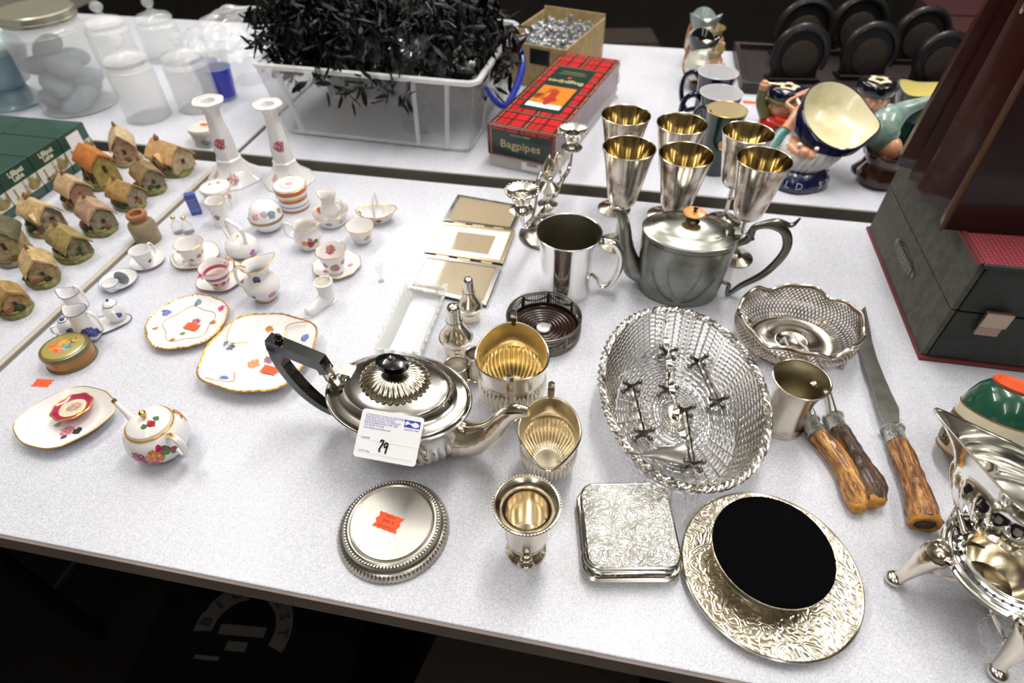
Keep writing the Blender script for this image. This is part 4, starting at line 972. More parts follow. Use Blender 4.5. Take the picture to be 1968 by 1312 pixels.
def vessel(name,label,cat,b0,tp,w,prof,m,group=None,rz=0,gilt=None,t_=.0011,spout=0,lift=0,sw=.5,handle=None,n=48,wav=0,hm=None,tilt=None,bt=.08,loc=None,par=None,prints=None,bands=None):
    """prof in units (r/R, z/H). spout direction +x, handle at -x"""
    h=HZ(b0,tp); r=RW(tp[0],tp[1],h,w)
    loc=loc or P(*b0); t=thing(name,label,cat,loc,rz,group)
    if prints or bands: m=mat(name+'_print_'+str(b0[0]),'#eceaea',.1,coat=.3,spots=pspots(prof,r,h,loc,rz,prints or []),band=[(a_*h,b_*h,c_) for a_,b_,c_ in bands] if bands else None)
    def f(q,rr,z):
        u=z/h; d=abs((q+pi)%(2*pi)-pi); s_=math.exp(-(d/sw)**2)*max(0,(u-.55)/.45)**2
        k=1+wav*sin(8*q)*max(0,u-.3)
        return (rr*k*cos(q)+s_*spout*r,rr*k*sin(q),z+s_*lift*h+wav*.6*h*max(0,u-.8)*sin(8*q))
    o=[(a*r,b*h) for a,b in prof]
    part('body',G().lathe(wall(o,t_,bt*h),n,f),m,t,smooth=60)
    if gilt is not None: rim([f(2*pi*i/60,r*prof[-1][0],h+.0002) for i in range(60)],t,m=gilt)
    if handle:
        pts=[(-a*r,0,b*h) for a,b in handle]; part('handle',G().tube(cr(pts,6),.0013 if h<.05 else .002,7,fl=1.4),hm or m,t)
    return t,r,h
def saucer(name,label,cat,px,w,m,group=None,gilt=GILT,wav=0,lobes=12,hgt=.006,rz=0,ex=1.0):
    r=RW(*px,hgt,w)
    f=lambda q,rr,z:(rr*(1+wav*sin(lobes*q)*(rr/r)**3)*cos(q)*ex,rr*(1+wav*sin(lobes*q)*(rr/r)**3)*sin(q),z)
    t=thing(name,label,cat,P(*px),rz,group)
    part('dish',G().lathe([(0,.0006),(r*.5,.0006),(r*.55,.0012),(r*.85,hgt*.6),(r,hgt),(r*.99,hgt+.0008),(r*.8,hgt*.75),(r*.5,.0025),(0,.0022)],72,f),m,t,smooth=60)
    if gilt: rim([f(2*pi*i/72,r,hgt+.0005) for i in range(72)],t,m=gilt)
    return t,r
def up_(t,z): t.location.z+=z; return t
# --- rose teapot
b0=(320,861); hL=HZ(b0,(305,806)); print('rose teapot',hL)
rB=RW(322,840,.02,122); av=ANG((300,830),(235,791),.03)
h=.034; a0=ANG((322,868),(300,880)); 
def rel(px,z,o): return Matrix.Rotation(-av,4,'Z')@(P(px[0],px[1],z)-o)
o0=P(*b0)
PRR=[(.60,0),(.85,.2),(.98,.41),(1.0,.59),(.94,.79),(.80,.94),(.70,1)]
RT=china('rose_china',pspots(PRR,rB,h,o0,av,[(-.95,.48,.0105,['#7d1230','#a8204a','#5a0f24','#c93a6a'],420),(-.45,.55,.0090,['#d98a3a','#e7b06a','#c96a3a'],420),(-.60,.28,.0075,['#c96aa0','#b01f5a','#d98ab8'],420),(-.05,.65,.0055,['#3f6a3a','#5f7f3a']),(-.2,.78,.0040,['#c9307a','#a8204a']),(.15,.55,.0045,['#3f6a3a','#b02a4a'],600),(-1.35,.5,.0055,['#3f6a3a','#d98a3a'],500),(1.6,.75,.0105,['#c93a5a','#4f7a4a','#d98a3a'],420)]))
t=thing('rose_teapot','miniature white teapot with big red and orange roses and gilt trim','teapot',o0,av)
pr=[(.60,0),(.62,.001),(.85,.007),(.98,.014),(1.0,.020),(.94,.027),(.80,.032),(.70,h)]
part('body',G().lathe([(0,0)]+[(a*rB,b) for a,b in pr]+[(0,h)],64),RT,t,smooth=60)
rim([(.74*rB*cos(2*pi*i/48),.74*rB*sin(2*pi*i/48),h) for i in range(48)],t,.0009)
cd=camdir(o0)-av; LD=china('rose_lid',[(.011*cos(cd+a_),.011*sin(cd+a_),h+.005,r_,c_,700) for a_,r_,c_ in ((.15,.0055,['#b01f3a','#8a1f30']),(.75,.0042,['#4f7a4a','#3f6a3a']),(-.55,.0042,['#4f7a4a','#3f6a3a']))])
part('lid',G().lathe([(0,h),(.70*rB,h),(.68*rB,h+.0025),(.5*rB,h+.006),(.2*rB,h+.0082),(0,h+.0085)],48),LD,t)
part('knob',G().lathe([(0,h+.008),(.0018,h+.008),(.0016,h+.0095),(.0038,h+.012),(.0036,h+.0145),(.0015,h+.0165),(0,h+.0168)],20),GOLD,t)
part('spout',G().tube(cr([(rB*.78,0,.014),(rB*1.15,0,.019),(rB*1.42,0,.029),(rB*1.72,0,.037)],6),crf([.0065,.0048,.0034,.0026],6),12),CHINA,t)
part('spout_tip',G().tube([(rB*1.68,0,.0362),(rB*1.76,0,.0382)],[.0029,.0033],12),GOLD,t)
part('handle',G().tube(cr([(-rB*.82,0,.030),(-rB*1.15,0,.036),(-rB*1.45,0,.032),(-rB*1.42,0,.018),(-rB*1.2,0,.012),(-rB*.93,0,.016)],6),crf([.0022,.0026,.0028,.0026,.0022,.0026],6),8,fl=1.4),CHINA,t)
part('gilt_stripe',G().tube(cr([(-rB*.85,0,.0332),(-rB*1.15,0,.0386),(-rB*1.45,0,.035)],5),.0011,6,fl=1.6),GILT,t)
t.scale=(1,1,1.34)
# --- white oval dish with miniature plate
def oval_dish(name,label,p4,z,mm,lob,prof=None,floor=None,n=96,flute=0,gw=.0009,cat='dish',under=None,giltm=None):
    q=[P(*p,z) for p in p4]; c_=sum(q,Vector())/4; A_=(q[1]-q[0]).length/2; B_=(q[3]-q[2]).length/2; ax=q[1]-q[0]
    t=thing(name,label,cat,(c_.x,c_.y,TH),math.atan2(ax.y,ax.x))
    def f(a,r,zz):
        w=(r**2.2); k=1+lob(a)*w
        return (A_*r*k*cos(a),B_*r*k*sin(a),zz+ (flute*sin(n/8*a)*w if flute else 0))
    pr=prof or [(.62,.0008),(.66,.002),(.80,z*.45),(.93,z*.8),(1.0,z),(.985,z+.0008),(.90,z*.85),(.77,z*.52),(.62,.0045),(.35,.0032)]
    part('body',G().lathe([(0,.0008)]+pr+[(0,.003)],n,f),mm,t,smooth=60)
    part('gilt_rim',G().tube([f(2*pi*i/n,1.0,z+.0004) for i in range(n)],gw,5,closed=True),giltm or GILT,t)
    return t,A_,B_,f
def pxspots(p4,z,lst):
    q=[P(*p,z) for p in p4]; c_=sum(q,Vector())/4; ax=q[1]-q[0]; Mr=Matrix.Rotation(-math.atan2(ax.y,ax.x),4,'Z'); o=[]
    for (x,y,zz,rad,cols) in lst: v=Mr@(P(x,y,zz)-Vector((c_.x,c_.y,TH))); o.append((v.x,v.y,v.z,rad,cols,650))
    return o
pl=china('oval_dish_china',pxspots(((34,810),(219,782),(110,760),(140,850)),.011,[(126,824,.003,.0085,['#d58a94','#e7b0b0','#c9707a']),(146,824,.003,.006,['#3c4a48','#2c3a34']),(108,812,.003,.004,['#8a938f','#a0a8a0']),(120,836,.003,.004,['#4c5552'])]))
t,A_,B_,f=oval_dish('oval_trinket_dish','white scalloped oval dish with gilt rim holding a miniature plate',((34,810),(219,782),(110,760),(140,850)),.015,pl,lambda a:.035*cos(4*a)+.012*cos(8*a),gw=.0007)
px=(141,785); r=RW(*px,.010,80); t=thing('miniature_plate','miniature plate with a maroon border and gilt edge, lying in the white oval dish','plate',P(141,785,.0125),R(20)); t.rotation_euler=(R(-4),R(-3),0)
MP=mat('maroon_plate_face','#a8265c',.12,coat=.4,spots=None)
f8=lambda q,rr,z:(rr*(1+.035*cos(8*q)*(rr/r)**4)*cos(q),rr*(1+.035*cos(8*q)*(rr/r)**4)*sin(q),z)
part('dish',G().lathe([(0,0),(r*.6,0),(r,.003),(r*.98,.0038),(r*.66,.0012),(0,.001)],64,f8),MP,t)
part('painted_centre',G().lathe([(0,.0012),(r*.66,.0014),(0,.0016)],48),mat('painted_centre_print','#d8d2c0',.15,coat=.4,spots=[(.001,.001,.0015,.009,['#c9a0b8','#d8b49a','#9a8f5a','#c9a0b8','#b98f4a'],600)]),t)
rim([f8(2*pi*i/64,r*.99,.0036) for i in range(64)],t,.0011); part('gilt_scroll',G().ring(r*.68,.0005,.0016,48,5),GILT,t)
# --- two gilt shaped dishes with price stickers
def posies(A_,B_,n,seed,z=.010,rr=.0045,cols=None):
    random.seed(seed); o=[]
    for k in range(n):
        q=2*pi*k/n+.3; c_=cols or [['#6f7fc8','#4f5f9a'],['#c9507a','#d98aa8'],['#7a5a9a','#4f7a4a'],['#d9913a','#c9b04a'],['#5f8a4a','#6f7fc8']]
        o.append((A_*.74*cos(q),B_*.74*sin(q),z,rr,c_[k%len(c_)],420))
    return o
Q1=((281,635),(439,600),(345,573),(372,662)); BL_=['#6f7fc8','#4f5f9a','#8fa0d8']; PK_=['#c9507a','#d98aa8','#b03a6a']; OR_=['#d9913a','#c96a3a','#6f8a4a']; VI_=['#6a5a9a','#4f4f8a','#5f8a4a']
d1=china('small_dish_china',pxspots(Q1,.010,[(378,580,.008,.007,BL_+['#7fa06a']),(424,592,.008,.006,PK_),(320,600,.008,.007,BL_),(298,628,.008,.005,OR_),(408,618,.006,.005,OR_),(330,650,.007,.005,OR_),(376,617,.004,.007,PK_+['#7aa05a']),(350,640,.004,.004,['#6f9a5a'])]))
t,A_,B_,f=oval_dish('gilt_dessert_dish','smaller shaped white dish with gilt shell edge, scattered flowers and a price sticker',((281,635),(439,600),(345,573),(372,662)),.010,d1,lambda a:.03*sin(5*a+.6)+.012*sin(15*a),gw=.0010)
part('gilt_scroll',G().tube([(A_*(.62+.06*sin(5*q_+.6))*cos(q_),B_*(.62+.06*sin(5*q_+.6))*sin(q_),.0052) for q_ in [2*pi*i/90 for i in range(90)]],.0004,4,closed=True),GILT,t)
part('shell_edge',beads(G(),1.0,.0106,52,.0013,ex=A_*1.0,ey=B_*1.0),GILT,t,kind='stuff')
M=Matrix.Rotation(-t.rotation_euler[2],4,'Z'); v=M@(P(369,628,.004)-t.location); sticker(t,TM((v.x,v.y,.0052),rz=-t.rotation_euler[2]+R(-8)),.0215,.0125,False)
Q2=((393,700),(611,636),(470,615),(515,752)); d2=china('large_dish_china',pxspots(Q2,.018,[(440,662,.011,.0085,VI_),(516,630,.012,.008,OR_),(584,648,.012,.007,BL_),(430,722,.010,.006,BL_),(487,698,.004,.009,['#e0907a','#d9913a','#e7b08a']),(517,690,.004,.008,['#a070b8','#d8507a','#5f8a4a']),(560,705,.010,.005,OR_)]))

t,A_,B_,f=oval_dish('gilt_leaf_dish','larger lobed white dish with gilt scroll edge and price sticker, touching the teapot handle side',((393,700),(611,636),(470,615),(515,752)),.018,d2,lambda a:.05*sin(4*a+.9)+.02*sin(8*a),gw=.0010,n=128)
for k in range(4):
    q0=2*pi*k/4+.35; g=G(); pts=[]
    for i in range(12):
        u=i/11; q_=q0+.55*sin(u*pi)*.7; r_=.95-.42*u; p_=f(q_,r_,0); pts.append((p_[0],p_[1],.0185*max(0,(r_-.5)/.5)**1.2+.0052))
    part('gilt_scroll',G().tube(pts,.0006,5),GILT,t)
part('shell_edge',G().tube([f(2*pi*i/128,1.0,.019+.0006*sin(40*2*pi*i/128)) for i in range(128)],.0013,5,closed=True),GILT,t)
M=Matrix.Rotation(-t.rotation_euler[2],4,'Z'); v=M@(P(518,711,.005)-t.location); sticker(t,TM((v.x,v.y,.0058),rz=-t.rotation_euler[2]+R(-6)),.022,.013,False)
# --- loose sticker on table
t=thing('loose_sticker','orange price sticker lying on the table above the oval dish','sticker',P(82,736),R(6)); sticker(t,TM((0,0,.0004)),.0235,.013,False)
# --- oval tin
b0=(138,700); z=.024; A=P(78,668,z);B=P(166,658,z); C_=P(128,640,z); D=P(115,695,z); c_=(A+B+C_+D)/4; a_=(B-A).length/2; b_=(C_-D).length/2
t=thing('oval_trinket_box','oval tan and green painted trinket box with an orange floral lid','trinket box',(c_.x,c_.y,TH),ANG((78,668),(166,658),z)+.25)
EO=lambda q,r,zz:(a_*1.04*r*cos(q),b_*.98*r*sin(q),zz)
TAN=mat('ochre_side','#b8813f',.3,coat=.4,var=(30,'#a06a2c',.4,.6)); OLV=mat('olive_rim','#6b6232',.3,coat=.3)
LIDF=mat('painted_floral_lid','#a89a5a',.18,coat=.6,spots=[(-.010,.001,z+.002,.008,['#d96a3a','#e7904a']),(.002,.004,z+.002,.007,['#e0823a','#e7b05a']),(.004,-.006,z+.002,.008,['#6a8a7a','#8fb0a0']),(-.004,-.009,z+.002,.006,['#e7a07a','#d96a4a']),(.013,.003,z+.002,.006,['#5f6f4a','#d9a24a'])])
part('box_base',G().lathe([(0,0),(1.04,0),(1.06,.001),(1.04,.0035),(.99,.004),(.98,.011),(0,.011)],64,EO),OLV,t)
part('side_band',G().lathe([(0,.004),(.995,.004),(1.0,.0085),(.995,.019),(0,.019)],64,EO),TAN,t)
part('lid_rim',G().lathe([(0,.018),(1.02,.018),(1.04,.020),(1.0,.0235),(.88,.0245),(0,.0245)],64,EO),OLV,t)
part('painted_lid',G().lathe([(0,.0244),(.88,.0244),(.7,.0256),(.4,.0265),(0,.0268)],64,EO),LIDF,t)
# --- blue and white miniature tea set
BW=china('blue_white_china',[(0,0,0,.0001,['#eceaea'])]); BLUE=mat('cobalt_line','#3b4788',.2,coat=.3)
trp=[(102,652),(170,662),(255,612),(200,598)]
q=[P(*p) for p in ((105,650),(185,662),(254,618),(190,598))]; c_=sum(q,Vector())/4; A_=(P(108,655)-P(252,616)).length/2; av=ANG((108,655),(252,616))
t=thing('miniature_tray','white oval tray with blue edge under the miniature blue and white tea set','tray',(c_.x,c_.y,TH),av)
OE=lambda q_,r,z:(A_*r*cos(q_),A_*.42*r*sin(q_),z)
part('dish',G().lathe([(0,.0005),(.9,.0005),(1.0,.003),(.98,.0036),(.88,.002),(0,.002)],64,OE),CHINA,t); rim([OE(2*pi*i/64,1,.0035) for i in range(64)],t,.0007,BLUE,'blue_edge')
oj=P(180,648,.002); jr=RW(180,625,.015,50)
def bwspot(dirpx,z,r_,rad): 
    v=P(dirpx[0],dirpx[1],z)-oj; k=r_/max(1e-6,math.hypot(v.x,v.y)); return (v.x*k,v.y*k,z,rad,['#34408f','#5f6bb0','#34408f'],700)
BWJ=china('jug_blue_print',[bwspot((172,642),.013,jr,.0052),bwspot((188,648),.010,jr,.005),bwspot((160,625),.016,jr,.003)])
t,r,h=vessel('miniature_jug','miniature white jug with blue flower spray, at the centre of the tray','jug',(180,645),(164,589),44,[(.62,0),(.95,.12),(1.15,.32),(1.1,.5),(.92,.72),(.95,.88),(1.0,1)],BWJ,gilt=BLUE,spout=.25,lift=.06,rz=ANG((180,645),(140,640)),loc=oj,handle=[(.95,.92),(1.5,1.0),(1.95,.8),(1.85,.4),(1.1,.22)],prints=[(-.15,.42,.0085,['#34408f','#5f6bb0','#34408f'],600),(.35,.30,.0075,['#34408f','#5f6bb0','#34408f'],600)])
t,r,h=vessel('miniature_teapot','miniature blue and white pot at the left end of the tray','pot',(138,640),(132,612),34,[(.5,0),(.9,.2),(1.05,.45),(.95,.75),(.6,.95),(.5,1)],CHINA,gilt=BLUE,rz=1.0,loc=P(138,640,.002),handle=[(.9,.85),(1.5,.9),(1.6,.5),(1.0,.3)],prints=[(0,.5,.005,['#34408f','#5f6bb0'],900)])
part('finial',G().ell((0,0,h+.0015),(.0032,.0032,.0025),12,8),BLUE,t); part('lid',G().lathe([(0,h-.001),(r*.48,h-.001),(r*.35,h+.001),(0,h+.0014)],24),CHINA,t)
t,r,h=vessel('miniature_sugar_pot','miniature blue and white pot with a domed lid, at the right end of the tray','pot',(228,612),(222,582),42,[(.5,0),(.85,.2),(1.0,.5),(.9,.8),(.62,1)],CHINA,rz=2.4,loc=P(228,612,.002),handle=[(.9,.8),(1.35,.9),(1.45,.5),(.9,.3)],prints=[(.2,.5,.005,['#34408f','#5f6bb0'],900)])
part('lid',G().lathe([(0,h-.0005),(r*.66,h-.0005),(r*.6,h+.002),(r*.3,h+.005),(0,h+.0058)],32),china('lid_blue_print',[(.003,.002,.024,.003,['#5f6bb0'],700)]),t); part('lid_line',G().ring(r*.64,.0006,h,32,5),BLUE,t); part('finial',G().ell((0,0,h+.0072),(.002,.002,.002),10,8),BLUE,t)
t,r,h=vessel('delft_jug','white helmet jug with a blue lip and tall looped handle, behind the miniature tray','jug',(158,600),(146,560),40,[(.6,0),(.62,.06),(.45,.14),(.75,.35),(.9,.6),(.95,.85),(1.0,1)],CHINA,gilt=BLUE,spout=.5,lift=.10,rz=ANG((160,590),(125,585)),handle=[(.8,.9),(1.2,1.4),(1.75,1.3),(1.8,.6),(.95,.25)])
# basin dish with cup and standing disc
t,r=saucer('blue_edge_dish','white dish with pale blue rim holding a tiny bowl and an upright lid','dish',(232,545),74,CHINA,gilt=mat('pale_blue_line','#9fb0cc',.2),hgt=.008)
t,r,h=vessel('miniature_bowl','tiny white bowl with a blue-grey rim standing in the blue-edged dish','bowl',(219,556),(214,543),34,[(.55,0),(.8,.3),(.95,.7),(1.0,1)],CHINA,gilt=BLUE,loc=P(219,556,.003))
t=thing('upright_lid','small grey-blue disc lid standing on edge in the blue-edged dish','lid',P(240,545,.003),R(-80)); part('disc',G().lathe([(0,-.0008),(.0105,-.0008),(.011,0),(.0105,.001),(0,.001)],36,M=TM((0,0,.0112),ry=R(82))),mat('grey_blue_disc','#848c97',.3,coat=.3),t); part('knob',G().ell((-.003,0,.011),(.0022,.002,.002),10,8),CHINA,t)
# --- cups and saucers
def cupset(lbl_c,lbl_s,spx,sw_,b0,tp,w,m,ms,gilt,hpx,prof=None,wav=0,grp=None,sw2=0,hm=None,lob=12,prints=None,bands=None):
    t,r=saucer('saucer',lbl_s,'saucer',spx,sw_,ms,gilt=gilt,wav=sw2,lobes=lob)
    av=ANG(hpx,b0,.01)
    t,r,h=vessel('teacup',lbl_c,'cup',b0,tp,w,prof or [(.48,0),(.5,.08),(.62,.2),(.80,.5),(.9,.8),(1.0,1)],m,gilt=gilt,rz=av,wav=wav,loc=P(b0[0],b0[1],.003),handle=[(.86,.82),(1.25,.98),(1.5,.7),(1.3,.35),(.72,.3)],hm=hm,prints=prints,bands=bands)
    return t,r,h
fl1=[(.008,-.009,.010,.004,['#c96a7a','#6f9a5a'],700),(-.004,-.012,.010,.003,['#6f9a5a','#d9a04a'],700),(.012,.001,.012,.003,['#c96a7a'],700)]
cupset('small plain white cup beside the stoneware jar','small plain white saucer beside the stoneware jar',(286,506),68,(285,512),(273,479),43,CHINA,CHINA,None,(300,500),prints=[(.5,.45,.0035,['#8a3a5a'],900)])
cupset('white cup with gilt rim and floral sprigs, left of the white kettle','white saucer with wavy gilt rim under the sprigged cup',(378,496),94,(378,503),(367,467),56,CHINA,china('saucer_sprig',[(-.012,-.014,.004,.003,['#a0603a','#c9507a'],700)]),GILT,(352,520),wav=.02,sw2=.02,lob=6,prints=[(.45,.5,.0045,['#c96a7a','#6f9a5a'],900),(-.35,.4,.004,['#6f9a5a','#d9a04a'],900),(.9,.6,.004,['#c96a7a','#6f9a5a'],900)])
cupset('white cup with crimson scrollwork, in front of the sprigged cup','crimson-bordered saucer under the scrollwork cup',(429,537),98,(427,550),(419,511),60,CHINA,china('saucer_crimson',[(-.030,-.006,.005,.007,['#b02a4a']),(-.020,.022,.005,.005,['#b02a4a'])]),mat('crimson_edge','#b84a5a',.2,coat=.3),(455,530),sw2=.045,lob=5,hm=GOLD,bands=[(.60,.74,'#b0485a'),(.20,.50,'#dcc4b8')],prints=[(-.5,.4,.004,['#b5485a']),(.2,.4,.004,['#b5485a']),(.8,.4,.004,['#b5485a'])])
cupset('white cup full of pink rose print, its gilt handle to the right','white saucer with rose sprays and gilt rim under the pink rose cup',(649,514),93,(646,521),(643,480),58,CHINA,china('saucer_rose',posies(.027,.027,5,2,.004,.0045,[['#d8507a','#e79ab0'],['#7fa06a','#c9b04a'],['#d8507a','#7fa06a']])),GILT,(682,478),wav=.02,sw2=.02,lob=10,prints=[(0,.45,.0085,['#c9607a','#d98a94','#b03a5a','#6f9a5a'],700),(.8,.6,.005,['#c9607a','#d98a94','#b03a5a','#6f9a5a'],700),(-.8,.6,.005,['#c9607a','#d98a94','#b03a5a','#6f9a5a'],700),(3.14,.7,.0085,['#c9607a','#d98a94','#b03a5a','#6f9a5a'],700)])
# --- tall mug, handled
vessel('gilt_mug','small white mug with gilt rim and blue floral print, left of the domed trinket box','mug',(430,430),(425,383),40,[(.85,0),(.88,.03),(.82,.08),(.82,.6),(.92,.9),(1.0,1)],CHINA,gilt=GILT,rz=ANG((455,410),(430,425)),handle=[(.8,.85),(1.4,.9),(1.6,.55),(1.3,.25),(.82,.2)],prints=[(-.5,.45,.0055,['#4f5f9a','#c9a04a','#8a7a9a'],900)])
# --- creamer with roses, bowl
vessel('rose_creamer','white pot-bellied jug with red and yellow roses, left of the gilt bowl','jug',(597,474),(591,432),46,[(.5,0),(.55,.03),(.9,.2),(1.15,.42),(1.12,.62),(.92,.8),(.9,.9),(1.0,1)],CHINA,gilt=GILT,spout=.3,lift=.06,rz=ANG((565,432),(612,430)),handle=[(.9,.9),(1.4,1.12),(1.75,1.05),(1.7,.6),(1.1,.4)],prints=[(.05,.40,.0072,['#8a1f30','#b53a4a','#a02a3a'],900),(-.35,.5,.0055,['#d9a02a','#c98a2a'],900),(.5,.48,.0048,['#4f7a3a','#6f8a3a'],900),(.1,.6,.004,['#c9607a'])])
vessel('gilt_bowl','small white bowl with gilt rim and a yellow rose sprig, right of the rose jug','bowl',(697,462),(696,433),54,[(.5,0),(.52,.06),(.7,.25),(.85,.6),(1.0,1)],CHINA,gilt=GILT,wav=.03,prints=[(.45,.45,.0055,['#d9a02a','#4f7a3a','#c98a2a'],900)])
# --- pitcher
t,r,h=vessel('white_pitcher','white pitcher with a wide gilt spout and violet posies, in the centre of the china','pitcher',(513,572),(503,507),60,[(.55,0),(.62,.02),(.60,.06),(.75,.12),(1.12,.28),(1.22,.42),(1.05,.58),(.70,.70),(.62,.78),(.70,.88),(.92,1)],CHINA,gilt=GILT,spout=.55,lift=.10,rz=ANG((470,520),(535,495)),sw=.6,n=64,prints=[(-.35,.74,.0058,['#4a3a6a','#6a5a8a','#4f7a4a'],900),(.35,.30,.0070,['#c06a94','#a84a7a','#c9a0b0'],800),(-.7,.35,.004,['#8a6a9a'],900)])
part('handle',G().tube(cr([(-r*.62,0,h*.98),(-r*1.15,0,h*1.12),(-r*1.35,0,h*.85),(-r*1.25,0,h*.6),(-r*1.1,0,h*.5)],6),crf([.0035,.0028,.0022,.002,.0022],6),8),CHINA,t); part('gilt_stripe',G().tube(cr([(-r*.62,0,h*1.02),(-r*1.1,0,h*1.15),(-r*1.3,0,h*1.0)],5),.0022,7),GILT,t)
part('gilt_foot',G().ring(r*.58,.0012,.0015,48,6),GILT,t)
# --- kettle
b0=(470,487); h=HZ(b0,(469,455)); r=RW(469,475,h*.5,64); av=ANG((480,490),(425,460))
t=thing('miniature_kettle','miniature white kettle with a squared overhead handle','kettle',P(*b0),av)
part('body',G().lathe([(0,0),(r*.6,0),(r*.9,h*.2),(r,h*.45),(r*.92,h*.75),(r*.7,h*.95),(r*.5,h),(0,h)],48),china('kettle_print',pspots([(1,0),(1,1)],r*.97,h,t.location,av,[(.5,.35,.006,['#b06aa0','#9a5a8a'],900)])),t)
part('lid',G().lathe([(0,h),(r*.5,h),(r*.4,h+.0015),(0,h+.0025)],32),CHINA,t); part('knob',G().ell((0,0,h+.0035),(.0018,.0018,.0018),10,8),GOLD,t)
part('spout',G().tube(cr([(r*.8,0,h*.4),(r*1.2,0,h*.6),(r*1.55,0,h*1.15)],6),crf([.004,.0028,.0018],6),10),CHINA,t)
part('handle',G().tube([(-r*.70,0,h*.80),(-r*.78,0,h*1.4),(-r*.72,0,h*1.75),(-r*.60,0,h*1.84),(r*.55,0,h*1.90),(r*.72,0,h*1.84),(r*.80,0,h*1.6),(r*.70,0,h*.82)],.0026,8,fl=1.3),CHINA,t)
# --- domed trinket box (egg), round pill box, lidded pot
b0=(519,438); h=HZ(b0,(519,395))*1.22; r=RW(519,415,h*.45,65)
t=thing('domed_trinket_box','round domed china trinket box with a brass band and pastel flowers','trinket box',P(*b0))
pe=[(.99,.42),(1,.5),(.97,.64),(.84,.80),(.6,.93),(0,1)]; EP=china('egg_print',pspots(pe,r,h,t.location,0,[(-.75,.70,.0065,['#d88a94','#e7c0c0'],600),(.35,.72,.0075,['#6f8fd0','#8fa8d8','#7fa06a'],600),(-.15,.80,.006,['#c9a0c0','#b8b0c0'],600),(1.1,.68,.006,['#d88a94','#7fa06a'],600),(2.4,.85,.007,['#8fa8d8','#c9a0c0'],600)]))
part('base_bowl',G().lathe([(0,0),(r*.5,0),(r*.75,h*.1),(r*.97,h*.3),(r,h*.42),(0,h*.42)],48),CHINA,t); part('brass_band',G().lathe([(0,h*.41),(r*1.03,h*.41),(r*1.04,h*.47),(r*1.02,h*.50),(0,h*.50)],48),mat('antique_brass',(.35,.27,.15),.35,1),t)
part('domed_lid',G().lathe([(0,h*.49),(r,h*.50),(r*.97,h*.64),(r*.84,h*.80),(r*.6,h*.93),(r*.3,h*.99),(0,h)],48),EP,t); part('clasp',G().ell((-r*.95,-r*.4,h*.45),(.0025,.0025,.003),8,6),BRASS,t)
b0=(568,396); h=HZ(b0,(557,353)); r=RW(557,353,h,63); rb=r*.86
t=thing('round_pill_box','round white pill box with orange and gilt bands, the lid resting slightly larger','pill box',P(*b0))
part('base',G().lathe([(0,0),(r*.9,0),(r*.92,.001),(r*.90,h*.55),(0,h*.55)],48),china('pill_base',band=[(.0,.0045,'#c0713f'),(h*.22,h*.26,'#5a6a8a'),(h*.42,h*.55,'#b06a35')]),t)
part('lid',G().lathe([(0,h*.54),(r*.95,h*.54),(r,h*.60),(r*1.0,h*.92),(r*.95,h*.99),(0,h)],48),china('pill_lid',band=[(h*.5,h*.64,'#d8b060'),(h*.74,h*.93,'#c0683c')]),t)
part('gilt_line',G().ring(r*1.0,.0005,h*.92,48,5),GILT,t); part('lid_circle',G().ring(r*.55,.0004,h+.0001,48,5),GILT,t); part('rose_motif',G().ell((0,0,h),(r*.28,r*.22,.0004),12,6),mat('pink_motif','#e0a8ae',.3,bump=(500,.5,.001)),t)
b0=(424,388); h=HZ(b0,(416,354)); r=RW(416,354,h,60)
t=thing('lidded_pot','small round white china box with floral sprigs, at the foot of the left candlestick','pot',P(*b0),.3)
part('body',G().lathe([(0,0),(r*.95,0),(r*.92,h*.3),(r*.86,h*.75),(0,h*.75)],48),china('pot_print',pspots([(.95,0),(.88,.75)],r,h,t.location,.3,[(-.1,.4,.0065,['#d06a5a','#4f7a4a','#d9a04a'],800),(-.8,.45,.005,['#c9607a','#4f7a4a'],800),(.8,.4,.005,['#c9607a','#d9a04a'],800)])),t)
part('lid',G().lathe([(0,h*.74),(r*.98,h*.74),(r*1.0,h*.82),(r*.96,h*.93),(r*.7,h),(0,h*1.03)],48),china('pot_lid_print',[(.006,.006,h,.004,['#5f7fc0','#d9c04a'],600),(-.008,.002,h,.003,['#6f9a5a'],600)]),t); rim([(r*.985*cos(2*pi*i/48),r*.985*sin(2*pi*i/48),h*.82) for i in range(48)],t,.0006)
# --- jug in basin, basket, boot, glass slipper
t,r,h=vessel('wash_basin','miniature gilt-rimmed basin with violet sprays under the small jug','basin',(640,427),(640,405),68,[(.55,0),(.6,.08),(.8,.4),(.95,.8),(1.0,1)],CHINA,gilt=GILT,wav=.02,prints=[(-.3,.5,.006,['#7fa06a','#d9a04a','#9a6ab0'],800),(2.7,.7,.009,['#9a6ab0','#d88ab0','#7fa06a'],700),(-2.4,.7,.006,['#d9604a'],700),(.6,.5,.005,['#7fa06a','#d98a4a'],800)])
t,r,h=vessel('wash_jug','miniature white jug with gilt handle standing in the basin','jug',(638,412),(626,366),32,[(.55,0),(.8,.12),(1.25,.35),(1.2,.5),(.8,.72),(.85,.9),(1.0,1)],CHINA,gilt=GILT,spout=.35,lift=.1,rz=ANG((645,380),(615,375)),loc=P(640,422,.004),handle=[(.85,.92),(1.6,.95),(1.9,.65),(1.2,.35)])
b0=(727,424); h=.020; c_=P(722,401,h); A_=RW(722,401,h,78); t=thing('china_basket','miniature white china basket with an arched handle and red roses','basket',P(*b0),ANG((683,402),(761,400)))
print('chbasket',A_)
fb=lambda q,r,z:(A_*r*cos(q),A_*.62*r*sin(q),z+.0035*cos(2*q)*max(0,z/h-.4))
